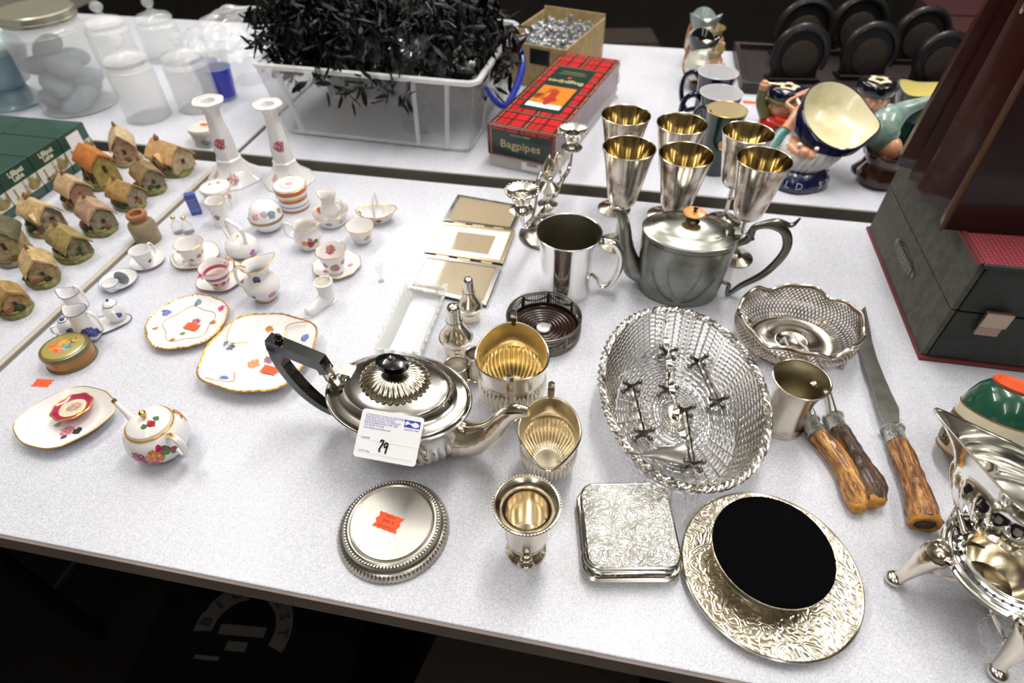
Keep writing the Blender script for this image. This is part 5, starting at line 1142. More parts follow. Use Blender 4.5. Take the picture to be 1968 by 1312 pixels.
part('body',G().lathe([(0,0),(.55,0),(.6,.001),(.7,h*.3),(.88,h*.75),(1.0,h),(.97,h+.0004),(.84,h*.75),(.66,h*.3),(.5,.003),(0,.0028)],64,lambda q,r,z:(fb(q,r*(1+.02*cos(12*q)),z))),china('basket_print',[(.004,-A_*.5,.009,.0055,['#c03a3a','#d98a3a','#4f7a3a'],600),(-A_*.85,0,.016,.004,['#b0902a','#4f7a3a'],600)]),t)
rim([fb(2*pi*i/72,1.0*(1+.02*cos(24*pi*i/72)),h+.0003) for i in range(72)],t,.0009)
part('handle',G().tube(cr([(0,-A_*.58,h*.9),(0,-A_*.5,h*1.9),(0,-A_*.12,h*2.75),(0,A_*.3,h*2.1),(0,A_*.58,h*.95)],6),.0021,8,fl=1.6),CHINA,t)
b0=(618,590); t=thing('china_boot','small white china boot with a pink flower on its toe','boot',P(*b0),ANG((645,575),(592,612)))
hB=HZ((628,585),(622,548)); print('boot',hB)
L_=(P(594,612)-P(646,578)).length; 
secs=[(-.36,0,.40,.16),(-.42,.25,.34,.26),(-.33,.55,.34,.28),(-.30,.85,.36,.30),(-.28,1.0,.40,.33)]
g=G(); g.tube(cr([(-L_*.28,0,hB*1.0),(-L_*.29,0,hB*.6),(-L_*.22,0,hB*.30),(L_*.10,0,hB*.20),(L_*.42,0,hB*.13),(L_*.52,0,hB*.10)],6),crf([L_*.25,L_*.24,L_*.24,L_*.20,L_*.19,L_*.10],6),18,fl=.85)
part('shoe',g,china('boot_print',[(L_*.36,-.001,hB*.3,.004,['#e08a9a','#8fb07a'],600)],bump=(90,.4,.002)),t)
part('cuff',G().lathe([(L_*.22,-.002),(L_*.265,0),(L_*.27,.003),(L_*.23,.0035),(L_*.21,.001)],32,M=TM((-L_*.28,0,hB*1.0)),loop=True),CHINA,t); part('opening',G().lathe([(0,.0),(L_*.215,.0008)],24,M=TM((-L_*.28,0,hB+.0006))),mat('boot_hollow','#b9b4a4',.4),t,recalc=False)
part('sole',G().prism([(L_*x,L_*y) for x,y in ((-.50,-.15),(-.30,-.19),(-.12,-.15),(.15,-.16),(.42,-.16),(.60,-.08),(.60,.08),(.42,.16),(.15,.16),(-.12,.15),(-.30,.19),(-.50,.15))],.0,hB*.07).box((-L_*.32,0,hB*.09),(L_*.26,L_*.22,hB*.16)),CHINA,t,bev=.0008)
part('pull_tab',G().tube(cr([(-L_*.48,0,hB*.95),(-L_*.50,0,hB*1.18),(-L_*.44,0,hB*1.15)],4),.0016,6),CHINA,t)
t,r,h=vessel('tiny_clear_glass','tiny clear glass left alone on the table between the rose cup and the crystal dish','glass',(733,540),(728,508),16,[(.8,0),(.8,.06),(.25,.12),(.25,.4),(.7,.5),(.95,.7),(1.0,1)],mat('thin_glass',(.95,.96,.98),.05,trans=.5,ior=1.2,alpha=.18),n=24,t_=.0007)
# --- candlesticks
def candlestick():
    t=thing('china_candlestick','x','candlestick',(0,0,0),0,'floral china candlesticks')
    m=china('candlestick_print',[(.004,-.014,.062,.0095,['#c9507a','#b0306a','#e08aa8','#5f7a4a'],420),(.016,-.030,.014,.011,['#c96aa8','#e0a0c8','#5f8a5a','#d9c08a'],350),(-.016,-.026,.018,.008,['#d9c08a','#c9a0b0'],400)],col='#e3e2e3')
    hx=lambda q,r,z:(r*(1+.035*cos(6*q))*cos(q),r*(1+.035*cos(6*q))*sin(q),z)
    part('body',G().lathe([(0,0),(.042,0),(.0425,.002),(.038,.006),(.028,.014),(.021,.024),(.0185,.032),(.0190,.034),(.0165,.036),(.0165,.05),(.0145,.070),(.0120,.088),(.0110,.100),(.0120,.108),(.0150,.114),(.0215,.119),(.0222,.1205),(.020,.122),(.0105,.121),(.0095,.112),(0,.112)],48,hx),m,t,smooth=50)
    part('rim_edge',G().tube([hx(2*pi*i/48,.0218,.121) for i in range(48)],.0009,5,closed=True),CHINA,t)
    return t
cs=candlestick(); 
for i,(b0,tp,wb,lb) in enumerate((((453,341),(403,191),106,'left white china candlestick with pink roses on stem and foot'),((557,346),(514,198),98,'right white china candlestick, nearer the plastic storage box'))):
    h=HZ(b0,tp); rb=RW(*b0,0,wb); print('candle',h,rb); o=cs if i==0 else dup(cs,lb,(0,0,0)); o.location=P(*b0); o['label']=lb; o.scale=(rb/.0425,rb/.0425,h/.122); o.rotation_euler=(0,0,i*.2)
# --- stoneware jar
b0=(287,461); h=HZ(b0,(260,410)); r=RW(260,410,h,40); print('stone',h,r)
STN=mat('salt_glaze_stoneware','#9c8c6e',.4,var=(30,'#7f6f55',.4,.65),bump=(200,.2,.0006)); TER=mat('terracotta_neck','#a9744c',.45,var=(40,'#8f5f3c',.4,.6))
t=thing('stoneware_jar','small brown stoneware ink jar with a terracotta neck','jar',P(*b0))
part('body',G().lathe([(0,0),(r*1.28,0),(r*1.32,.001),(r*1.34,h*.55),(r*1.28,h*.66),(r*1.0,h*.74),(0,h*.74)],40),STN,t); part('neck',G().lathe([(0,h*.72),(r*.85,h*.72),(r*.78,h*.80),(r*.82,h*.86),(r,h*.90),(r*1.02,h*.97),(r*.95,h),(r*.62,h),(r*.60,h*.85),(0,h*.85)],40),TER,t)
# --- blue pack, two gilt-capped bottles
b0=(380,410); av=ANG((362,405),(385,414)); hh=HZ((381,414),(367,375)); w=(P(366,413)-P(392,406)).length
t=thing('blue_carton','tiny blue printed carton standing by the table joint','box',P(379,410),ANG((366,414),(388,410)))
part('carton',G().box((0,0,hh/2),(w*.75,w*.5,hh)),mat('blue_card','#3c4f9a',.5,var=(400,'#5a6cb0',.5,.6)),t,smooth=0,bev=.0003)
BLT=mat('pale_blue_print','#8492c8',.5)
for k in range(6): part('print_line',G().box((0,-w*.25-.0002,hh*(.2+.11*k)),(w*.6,.0002,hh*.04)),BLT,t,smooth=0)
for i,(b0,tp) in enumerate((((345,446),(333,416)),((364,446),(350,418)))):
    h=HZ(b0,tp); t=thing('scent_bottle',['left tiny clear bottle with a round gold stopper','right tiny clear bottle with a round gold stopper'][i],'bottle',P(*b0),0,'tiny gold-stoppered bottles')
    part('bottle',G().lathe([(0,0),(.0085,0),(.0090,.001),(.0085,h*.5),(.004,h*.75),(.003,h*.86),(0,h*.86)],24),mat('bottle_glass',(.95,.96,.97),.05,trans=.6,ior=1.3,alpha=.45),t); part('stopper',G().ell((0,0,h*.95),(.0038,.0038,.0036),14,8),GOLD,t)
# ============================================================= COTTAGES
def rock(m,seed,c,r,amp=.25,fr=1.6):
    return G().ell(c,r,12,8,lambda v:1+amp*noise.noise(v*fr+Vector((seed,seed*2,0))))
CBASE=[mat('moss_base','#9c9a68',.75,var=(90,'#6f6a3c',.4,.6),bump=(300,.6,.002)),mat('stone_base','#b5a183',.75,var=(90,'#8f8a55',.4,.6),bump=(300,.6,.002)),mat('slate_base','#6f6a60',.75,var=(80,'#857c6c',.4,.6),bump=(300,.6,.002))]
BUSH=mat('dark_bush','#26331f',.8,var=(200,'#43523a',.4,.6),bump=(500,.9,.002)); BUSH2=mat('rust_bush','#8a5a40',.8,var=(200,'#6a4a38',.4,.6),bump=(500,.9,.002))
COTM={}
def cm(name,c,c2): return mat(name,c,.7,var=(120,c2,.38,.62),bump=(350,.5,.0015))
DOORM=mat('cottage_dark','#3a2f26',.8)
def cottage(label,box,rz,roof,roof2,wallc,L_,Wd,Hh,base=0,wing=None,chim=True,seed=1,steep=1.0,bush=3,porch=False):
    x0,y0,x1,y1=box; cx=(x0+x1)/2; b0=(cx,y1-(y1-y0)*.30); s=RW(b0[0],b0[1],0,x1-x0)*2
    t=thing('model_cottage',label,'model cottage',P(*b0),rz,'model cottages on the left table'); random.seed(seed)
    sx=s*.5; L_*=1.16; Wd*=1.18; Hh*=1.12
    part('base',G().lathe([(0,.0),(.94,.0),(1.0,.002),(.99,.0055),(.90,.008),(0,.0085)],28,lambda q,r,z:(sx*r*(1+.10*noise.noise(Vector((cos(q)*1.5+seed,sin(q)*1.5,0))))*cos(q),sx*.78*r*(1+.12*noise.noise(Vector((cos(q)*1.5,sin(q)*1.5+seed,1))))*sin(q),z)),CBASE[base],t,smooth=50)
    def house(g1,g2,cx_,cy_,l,w,h,rh,rz2=0,ov=.003):
        M=TM((cx_,cy_,.0075),rz=rz2)
        a,b=l/2,w/2
        g1.add([(-a,-b,0),(a,-b,0),(a,b,0),(-a,b,0),(-a,-b,h),(a,-b,h),(a,b,h),(-a,b,h),(-a,0,h+rh),(a,0,h+rh)],[(3,2,1,0),(0,1,5,4),(2,3,7,6),(1,2,6,9,5),(3,0,4,8,7),(4,5,9,8),(6,7,8,9)],M)
        n=7; prof=[]
        for i in range(n):
            u=-1+2*i/(n-1); y=u*(b+ov*1.4); z=h+rh*(1-abs(u))**.85-.001+(-.003 if abs(u)>.9 else 0)+.0005; prof.append((y,z))
        prof2=[(y*(1.0),z+.0042) for y,z in prof]
        sec=prof+prof2[::-1]; m=len(sec)
        vs=[];fs=[]
        for k,xx in enumerate((-a-ov,-a*.33,a*.33,a+ov)):
            for j,(y,z) in enumerate(sec): vs.append((xx,y,z+(.0012*noise.noise(Vector((xx*90,y*90,seed))) )))
        for k in range(3):
            for j in range(m): fs.append((k*m+j,k*m+(j+1)%m,(k+1)*m+(j+1)%m,(k+1)*m+j))
        fs+=[tuple(range(m))[::-1],tuple(3*m+j for j in range(m))]
        g2.add(vs,fs,M)
    g1,g2=G(),G(); l,w,h=s*L_,s*Wd,s*Hh; rh=w*.55*steep
    house(g1,g2,0,s*.04,l,w,h,rh)
    wm=cm('cottage_wall_%d'%seed,wallc[0],wallc[1]); rm=cm('cottage_roof_%d'%seed,roof,roof2)
    part('walls',g1,wm,t,smooth=0); part('thatched_roof',g2,rm,t,smooth=35)
    if wing:
        a1,a2=G(),G(); house(a1,a2,wing[0]*s,wing[1]*s,s*wing[2],s*wing[3],h*wing[4],s*wing[3]*.55,R(wing[5])); part('wing_walls',a1,wm,t,smooth=0); part('wing_roof',a2,rm,t,smooth=35)
    if chim:
        part('chimney',G().box((-l*.30,s*.04,.0075+h+rh+.003),(s*.09,s*.08,s*.16)).lathe([(0,0),(s*.025,0),(s*.022,s*.05),(0,s*.05)],8,M=TM((-l*.30,s*.04,.0075+h+rh+.003+s*.08))),cm('cottage_chimney','#9a6a52','#7f5645'),t,smooth=30)
    yf=s*.04-w/2-.0006
    part('door',G().box((l*.08,yf,.0075+h*.34),(s*.09,.0016,h*.66)),DOORM,t,smooth=0)
    for xx in (-.28,.33): part('window',G().box((l*xx,yf,.0075+h*.52),(s*.10,.0014,h*.34)),DOORM,t,smooth=0)
    part('gable_window',G().box((l/2+.0005,s*.04,.0075+h*.8),(.0014,s*.08,h*.34)),DOORM,t,smooth=0)
    part('hedge_wall',G().tube([(sx*.86*cos(q),sx*.66*sin(q),.010) for q in [R(200)+R(160)*i/12 for i in range(13)]],s*.035,6),CBASE[base],t)
    for k in range(bush):
        q=R(-140+150*k/max(1,bush-1)+random.uniform(-15,15)); rr=s*random.uniform(.10,.145)
        part('bush',rock(None,seed+k,(sx*.62*cos(q),sx*.58*sin(q),.0075+rr*.6),(rr,rr,rr*.9)),BUSH if (k+seed)%3 else BUSH2,t)
    return t
CREAM=('#c4ae8c','#a08c6a'); STONE=('#9c8f78','#6f6350')
cottage('model cottage with a red chimney pot, furthest back, nearest the green boxes corner',(210,262,283,328),R(-50),'#d3bb97','#b39a76',('#b99a82','#8f705a'),.66,.46,.34,1,seed=1,steep=1.3)
cottage('model cottage with a broad rounded tan thatch, furthest back on the right',(293,280,378,347),R(-18),'#cda674','#b08a5a',CREAM,.74,.50,.26,0,seed=2,steep=.9,wing=(0,-.15,.30,.26,.9,90))
cottage('model cottage with a bright orange roof, against the green boxes',(154,305,246,370),R(-28),'#c27a3c','#a5622c',('#b5a060','#8f7a40'),.70,.42,.40,0,seed=3,steep=.9,chim=False,bush=1)
cottage('model cottage with brown thatch, dark eyes of windows and dark bushes',(254,322,330,379),R(-35),'#9c8560','#7a6544',STONE,.66,.46,.26,0,seed=4,bush=5)
cottage('model cottage with a pale pinkish ribbed roof and garden wall',(116,344,195,413),R(-25),'#cdb08c','#b5946f',('#a5806a','#8a6550'),.60,.46,.32,0,seed=5)
cottage('small model cottage with ochre roof and dark bushes, in mid group',(214,357,288,410),R(-15),'#b5935a','#957543',STONE,.66,.48,.22,0,seed=6,bush=4)
cottage('long model cottage with a straw roof, pale gable and winding wall',(45,387,141,462),R(-18),'#d6ba88','#b3966a',('#b0a08a','#6a5a48'),.66,.40,.28,1,seed=7,bush=4,wing=(.20,-.10,.26,.24,.9,90))
cottage('model cottage with pink-brown thatch and green garden, left of the stoneware jar',(154,392,238,459),R(-30),'#bd9f84','#9c7c62',STONE,.66,.48,.28,0,seed=8,bush=5)
cottage('model barn with a low olive thatch on a long green base',(98,446,190,507),R(-25),'#a5935e','#857545',('#8f8464','#5f553c'),.72,.44,.22,0,seed=9,bush=2)
cottage('model cottage with sandy thatch and rust-red flowers, by the table joint',(43,488,131,557),R(-38),'#ccb282','#a58b5c',('#ad9570','#7a6548'),.60,.50,.26,0,seed=10,bush=4)
cottage('large model mill with dark green roof on a grey stone base, at the left edge',(-14,440,80,517),R(-55),'#4a4a38','#6a6344',('#b8a273','#8a7850'),.62,.42,.46,2,seed=11,bush=2)
cottage('model cottage with golden-brown roof, lowest at the left edge',(-10,547,75,616),R(-30),'#b08e58','#8a6c3e',('#b59060','#8a6a48'),.56,.46,.26,0,seed=12,bush=5,wing=(.1,-.12,.26,.24,.9,90))
# ============================================================= GREEN BOXES
GB_=mat('dark_green_card','#27493f',.30,coat=.6); GBB=mat('black_card_edge','#0c1413',.5)
PICT=mat('country_picture','#d9d6cf',.45,var=(45,'#8d7c4e',.50,.60)); LIL=mat('cream_print','#c9cbb9',.5)
hb_=HZ((95,371),(54,301)); print('gbox h',hb_)
def tp_(x,y): v=P(x,y,hb_); return v
E=[tp_(5,335),tp_(54,301),tp_(112,266),tp_(154,233)]; print([tuple(round(c,3) for c in e) for e in E])
xf=(E[1].x+E[2].x+E[3].x)/3
ys=[e.y for e in E]; wy=(ys[3]-ys[1])/2
def gbox(label,x1,y1,w,logo=True,label_patch=False,dpt=.115):
    t=thing('green_gift_box',label,'box',(x1,y1,TH),0,'dark green printed gift boxes')
    H=hb_; wv=w-.0015
    part('carton',G().box((-dpt/2,wv/2,H/2),(dpt,wv,H)),GB_,t,smooth=0,bev=.0012)
    part('picture_panel',G().box((.0003,wv/2,H*.42),(.0006,wv*.995,H*.36)),PICT,t,smooth=0)
    part('lower_strip',G().box((.0003,wv/2,H*.12),(.0006,wv*.6,H*.06)),mat('green_print','#45635a',.4),t,smooth=0)
    tr=cm('tree_print','#7d6f42','#9a8b5c')
    part('tree_print',G().box((.0008,wv*.2,H*.40),(.0004,wv*.05,H*.30)).box((.0008,wv*.30,H*.29),(.0004,wv*.34,H*.07)).ell((.0008,wv*.78,H*.38),(.0004,wv*.2,H*.12),12,6),tr,t,smooth=0,kind='stuff')
    if logo:
        for k,s_ in enumerate(('Lilliput','Lane')): text('box_lettering',s_,H*.17,LIL,t,Matrix.Translation((.0008,wv*.5,H*(.86-.13*k)))@Matrix.Rotation(pi/2,4,'Z')@Matrix.Rotation(pi/2,4,'X'),bold=.0006)
    if label_patch: part('blank_label',G().box((.0009,wv*.48,H*.66),(.0004,wv*.46,H*.5)),WHITE,t,smooth=0)
    return t
g0=gbox('dark green gift box at the back of the front row, with a blank white label',xf,E[2].y,wy,False,True)
gbox('second dark green gift box in the front row from the back',xf,E[2].y-wy,wy)
gbox('third dark green gift box in the front row, behind the straw-roofed long cottage',xf,E[2].y-2*wy,wy)
gbox('dark green gift box at the left edge, nearest in the front row',xf,E[2].y-3*wy,wy)
for k,lb in enumerate(('dark green gift box in the second row, furthest back at the left edge','dark green gift box in the second row, behind the lettered one at the left edge','dark green gift box of the second row, mostly beyond the left edge')):
    gbox(lb,xf-.118,E[2].y-k*wy,wy)
# ============================================================= BACK TABLE
# --- plastic storage box
A=P(556,256); B=P(903,293); wv=(B-A).length; az=math.atan2((B-A).y,(B-A).x); hS=HZ((556,256),(524,118)); dS=.30; print('storage',wv,hS)
t=thing('storage_box','big translucent plastic storage box with a blue handle, full of black foliage','storage box',A,az)
PLA=mat('frosted_plastic',(.86,.88,.90),.3,trans=.25,ior=1.2,alpha=.21,spec=.4); PLR=mat('frosted_plastic_rib',(.90,.92,.94),.3,alpha=.45,spec=.4)
def sbx(u,v,z,o=0): # u 0..1 across, v 0..1 depth, flare
    k=z/hS; return (u*wv+(u-.5)*2*(.022*k+o),v*dS+(v-.5)*2*(.018*k+o),z)
def quadwall(u0,v0,u1,v1):
    g=G(); n=1
    a=[sbx(u0,v0,.004),sbx(u1,v1,.004),sbx(u1,v1,hS),sbx(u0,v0,hS)]; return g.add(a,[(0,1,2,3)])
for nm,a in (('front_panel',(0,0,1,0)),('side_panel',(1,0,1,1)),('back_panel',(1,1,0,1)),('side_panel',(0,1,0,0))): part(nm,quadwall(*a),PLA,t,smooth=0,solid=.0025,recalc=False)
part('floor_panel',G().add([sbx(0,0,.004),sbx(1,0,.004),sbx(1,1,.004),sbx(0,1,.004)],[(0,1,2,3)]),PLA,t,smooth=0,solid=.002,recalc=False)
def loop(z,o,n=5):
    L=[]; r=.02
    for (u,v,s) in ((1,1,0),(0,1,90),(0,0,180),(1,0,270)):
        x,y,_=sbx(u,v,z,o)
        cx=x-(r if u else -r); cy=y-(r if v else -r)
        for i in range(n+1): q=R(s+90*i/n); L.append((cx+r*cos(q),cy+r*sin(q),z))
    return L
part('rim',G().tube(loop(hS,.004),.006,6,closed=True),PLR,t); part('base_moulding',G().tube(loop(.006,-.001),.004,6,closed=True),PLR,t)
for u in (.10,.73,.88): 
    a=sbx(u,0,.008,.0015);b=sbx(u,0,hS,.0015); part('rib',G().tube([a,b],.0045,6,fl=1.6),PLR,t)
for v in (.3,.7):
    a=sbx(1,v,.008,.0015);b=sbx(1,v,hS,.0015); part('rib',G().tube([a,b],.004,6),PLR,t)
BLUH=mat('blue_handle_plastic','#2438a0',.3,coat=.3)
def bh(px,py): 
    return None
x1=sbx(1,0,hS,.006)[0]
part('handle',G().tube(cr([(x1-.004,dS*.16,hS*.78),(x1+.012,dS*.17,hS*.60),(x1+.030,dS*.22,hS*.50),(x1+.036,dS*.42,hS*.56),(x1+.034,dS*.66,hS*.70),(x1+.018,dS*.76,hS*.92),(x1-.002,dS*.78,hS*1.0)],6),crf([.004,.0055,.006,.0075,.0075,.0055,.004],6),8),BLUH,t)
x0=sbx(0,0,hS,.006)[0]
part('handle',G().tube(cr([(x0+.004,dS*.2,hS*.8),(x0-.02,dS*.25,hS*.6),(x0-.026,dS*.5,hS*.62),(x0-.02,dS*.75,hS*.75),(x0+.004,dS*.8,hS*.95)],6),.006,8),BLUH,t)
# contents seen through the wall: dark wrapped packs
o0=A.copy()
DPK=mat('dark_wrapped_pack','#23252b',.35,coat=.3,var=(20,'#5d5a55',.5,.75)); 
random.seed(8)
Rz=Matrix.Rotation(az,4,'Z')
def inbox(x,y,z): v=Rz@Vector((x,y,z)); return Vector((A.x+v.x,A.y+v.y,TH+z))
for i,(u,v,z,s,m_,lb) in enumerate(((.52,.5,.03,(.09,.10,.05),DPK,'dark wrapped pack low in the middle of the storage box'),(.80,.5,.035,(.10,.12,.06),DPK,'dark wrapped pack at the right end inside the storage box'),(.66,.18,.012,(.05,.012,.014),mat('navy_tag','#1d2a4a',.5),'small navy label slab on the storage box floor'),(.25,.6,.03,(.12,.11,.05),mat('pale_wrap','#b9b2a8',.5,var=(20,'#8d8780',.4,.6)),'pale wrapped bundle at the left inside the storage box'))):
    tt=thing('wrapped_pack',lb,'pack',inbox(wv*u,dS*v,z-s[2]*.0+.0),az+random.uniform(-.4,.4)); 
    g=G().ell((0,0,s[2]*.0),(s[0]*.62,s[1]*.62,s[2]*.7),14,10,lambda v_:1.0+.18*noise.noise(v_*3+Vector((i,0,0)))) if i!=2 else G().box((0,0,0),s)
    part('wrapping',g,m_,tt,smooth=30,bev=.001 if i==2 else 0); tt.location.z+= s[2]*.2
    part('tape_band',G().tube([(s[0]*.63*cos(q),.0,s[2]*.72*sin(q)) for q in [2*pi*k/20 for k in range(20)]],.003,5,closed=True),m_,tt)
# black foliage
FOL=mat('black_foliage','#040405',.42,spec=.28); random.seed(21)
def foliage(n,seed,cx,cy,cz,rx_,ry_,rz_,sz):
    random.seed(seed); g=G()
    for i in range(n):
        q=random.uniform(0,2*pi); c=random.uniform(-.35,1); s=math.sqrt(max(0,1-c*c)); k=random.uniform(.55,1.08)
        p=Vector((cx+rx_*k*s*cos(q),cy+ry_*k*s*sin(q),cz+rz_*k*c)); L_=random.uniform(.6,1.3)*sz; w=L_*random.uniform(.18,.4)
        M=Matrix.Translation(p)@Matrix.Rotation(random.uniform(0,2*pi),4,'Z')@Matrix.Rotation(random.uniform(-1.4,1.4),4,'Y')@Matrix.Rotation(random.uniform(-1,1),4,'X')
        b=random.uniform(-.25,.25)*L_
        g.add([(0,0,0),(L_*.35,w/2,b*.6),(L_*.8,w*.35,b),(L_,0,b*.7),(L_*.8,-w*.35,b),(L_*.35,-w/2,b*.6),(L_*.4,0,b*.6+w*.2)],[(0,6,1),(1,6,2),(2,6,3),(3,6,4),(4,6,5),(5,6,0)],M)
    return g
ft=thing('black_foliage','mass of shiny black artificial leaves and ribbons heaped over the storage box','foliage',inbox(wv*.5,dS*.55,hS*.92),az)
part('leaves',foliage(3600,3,0,0,.0,wv*.62,dS*.66,.105,.034),FOL,ft,kind='stuff',smooth=0,recalc=False)
part('trailing_leaves',foliage(1100,9,-wv*.38,-dS*.16,.03,wv*.34,dS*.38,.08,.030),FOL,ft,kind='stuff',smooth=0,recalc=False)
part('core',G().ell((0,.02,-.01),(wv*.55,dS*.52,.090),24,12,lambda v:1+.2*noise.noise(v*2.5)),mat('foliage_core','#060607',.8),ft)
g=G(); random.seed(4)
for i in range(34):
    q=random.uniform(0,2*pi); s=random.uniform(.3,1); x,y=wv*.5*s*cos(q),dS*.5*s*sin(q); z=.05+random.uniform(0,.03); d=Vector((random.uniform(-1,1),random.uniform(-1,1),random.uniform(-.2,.5))).normalized()*random.uniform(.03,.06)
    g.tube([Vector((x,y,z)),Vector((x,y,z))+d*.5+Vector((0,0,.006)),Vector((x,y,z))+d],.0011,5)
part('stems',g,mat('grey_stem','#4a4b4f',.35,metal=.4),ft,kind='stuff')
def crumple(w,h,n,amp,seed,fr=6):
    g=G(); vs=[]
    for i in range(n):
        for j in range(n):
            x=(i/(n-1)-.5)*w; y=(j/(n-1)-.5)*h; v=noise.noise(Vector((x*fr*8,y*fr*8,seed)))+.6*abs(noise.noise(Vector((x*fr*18,y*fr*18,seed+5))))
            vs.append((x+amp*.4*noise.noise(Vector((y*60,x*50,seed+9))),y+amp*.4*noise.noise(Vector((x*60,y*50,seed+3))),amp*v-(x*x/w+y*y/h)*.9))
    return g.add(vs,[(i*n+j,(i+1)*n+j,(i+1)*n+j+1,i*n+j+1) for i in range(n-1) for j in range(n-1)])
CEL=mat('cellophane',(.92,.94,.97),.06,alpha=.32,spec=1.0,coat=1); CELD=mat('smoky_cellophane',(.12,.12,.14),.06,alpha=.30,spec=1.0,coat=1)
for i,(u,v,z,w,h,rr,m_,lb) in enumerate(((.44,.10,hS*1.14,.13,.11,(.7,.1,.2),CELD,'smoky cellophane crumpled over the foliage, middle front of the box'),(.80,.22,hS*1.16,.16,.15,(.5,.3,.6),CELD,'smoky cellophane crumpled over the foliage, right front of the box'),(1.02,.55,hS*1.08,.15,.17,(.2,.6,.3),CEL,'clear cellophane hanging over the right rim of the storage box'),(-.16,.60,hS*1.20,.20,.20,(.4,-.5,.1),CEL,'clear glittering cellophane bunched above the blue glass tumbler'),(.55,.80,hS*1.5,.20,.15,(.3,.1,0),CELD,'smoky cellophane on top of the foliage heap, furthest back'))):
    c=thing('cellophane_wrap',lb,'cellophane',inbox(wv*u,dS*v,z)); c.rotation_euler=rr; 
    if i==3: c.location=P(378,52,.115)
    part('sheet',crumple(w,h,26,.028,i*7.3,1.0),m_,c,smooth=0,recalc=False)
# --- bagpipes box on its pale tray
zt_=None; bA,bB=(933,318),(1043,331)
ht=HZ(bA,(935,238)); TL,TR,FL,FR=P(935,238,ht),P(1068,256,ht),P(1010,87,ht),P(1115,107,ht); print('bagpipe h',ht)
wB=((TR-TL).length+(FR-FL).length)/2; lB=((FL-TL).length+(FR-TR).length)/2; ab=math.atan2((TR-TL).y+(FR-FL).y,(TR-TL).x+(FR-FL).x)
t=thing('tartan_gift_box','long red tartan gift box lettered Bagpipes, beside the storage box','gift box',(TL.x,TL.y,TH),ab)
def tartan(shift=0):
    s=NT('tartan_print'); s.b.inputs['Roughness'].default_value=.25; s.b.inputs['Coat Weight'].default_value=.4
    o=s.sep(); c=srgb('#c8252b')
    def stripe(ax,per,w,ph):
        m=s.math('FRACT',s.math('MULTIPLY_ADD',o[ax],1/per,ph+10)); return s.math('LESS_THAN',m,w/per)
    per=.062
    for ax in (0,1):
        for w,ph,cc in ((.010,.0,'#5e1a1c'),(.003,.04,'#20201c'),(.003,.17,'#20201c'),(.0012,.38,'#20201c'),(.0012,.12,'#c8b890'),(.006,.55,'#5e1a1c'),(.0010,.42,'#2f4a3a')):
            f=s.math('MULTIPLY',stripe(ax,per,w,-ph),.85); c=s.mix(f,c,srgb(cc))
    z=o[2]
    s.l(c,s.b.inputs['Base Color']); return s.m
TART=tartan(); zlow=ht*.30
part('pale_tray',G().box((wB/2,lB/2,zlow/2),(wB*.985,lB*.985,zlow)),mat('pale_card','#b9b6b3',.5),t,smooth=0,bev=.0015)
part('barcode_label',G().box((wB*.66,lB*.0075-.0003,zlow*.55),(wB*.30,.0004,zlow*.6)),WHITE,t,smooth=0)
for k in range(9): part('barcode_bar',G().box((wB*(.60+.018*k),lB*.0075-.0008,zlow*.72),(wB*(.006 if k%3 else .010),.0004,zlow*.22)),BLACK,t,smooth=0)
part('tartan_lid',G().box((wB/2,lB/2,(zlow+ht)/2),(wB,lB,ht-zlow)),TART,t,smooth=0,bev=.003)
GRP=mat('dark_green_panel','#14332c',.3,coat=.4); CRT=mat('gold_lettering','#c8b88a',.4)
fp=part('front_label',G().box((wB*.50,-.0004,(zlow+ht)/2-.001),(wB*.84,.0008,(ht-zlow)*.80)),GRP,t,smooth=0)
Mf=lambda x,z:Matrix.Translation((x,-.0012,z))@Matrix.Rotation(pi/2,4,'X')
text('lettering','Bagpipes',.021,CRT,fp,Mf(wB*.5,(zlow+ht)/2-.002),sx=1.1,bold=.0002); text('lettering','MUSICAL SERIES',.0055,CRT,fp,Mf(wB*.5,ht-.012))
tpn=part('top_panel',G().box((wB*.5,lB*.50,ht+.0003),(wB*.62,lB*.56,.0008)),GRP,t,smooth=0)
Mt=lambda x,y:Matrix.Translation((x,y,ht+.0012))@Matrix.Rotation(pi,4,'Z')
text('lettering','Bagpipes',.022,CRT,tpn,Mt(wB*.5,lB*.585),sx=1.0,bold=.0002); text('lettering','HIGHLAND MUSIC',.006,CRT,tpn,Mt(wB*.5,lB*.72)); text('lettering','A TRADITIONAL COLLECTION',.0042,CRT,tpn,Mt(wB*.5,lB*.69))
part('crest',G().prism([(wB*.5+.006*cos(R(90+72*k*2)),lB*.655+.006*sin(R(90+72*k*2))) for k in range(5)],ht+.0008,ht+.0012) if False else G().lathe([(0,0),(.0045,0),(.0045,.0005),(0,.0005)],6,M=TM((wB*.5,lB*.645,ht+.0008))),mat('crest_red','#c8452b',.4),tpn,smooth=0)
pic=part('sunset_picture',G().box((wB*.5,lB*.385,ht+.0010),(wB*.52,lB*.26,.0008)),mat('sunset_print','#d9822a',.3,coat=.4,var=(28,'#7a2f14',.52,.66)),tpn,smooth=0)
part('pale_ground',G().box((wB*.5,lB*.285,ht+.0015),(wB*.52,lB*.06,.0004)),mat('pale_ground','#d8d2d0',.4),pic,smooth=0) if False else None
text('piper_print','A',.020,mat('piper_red','#a8281c',.4),tpn,Mt(wB*.5,lB*.37)) if False else part('piper_print',G().prism([(wB*.5+x*wB,lB*.385+y*lB) for x,y in ((-.05,.08),(.05,.08),(.06,.0),(.12,-.03),(.05,-.06),(.03,-.10),(-.03,-.10),(-.06,-.05),(-.13,-.04),(-.06,.0))],ht+.0012,ht+.0018),mat('piper_red','#a8281c',.4),tpn,smooth=0)
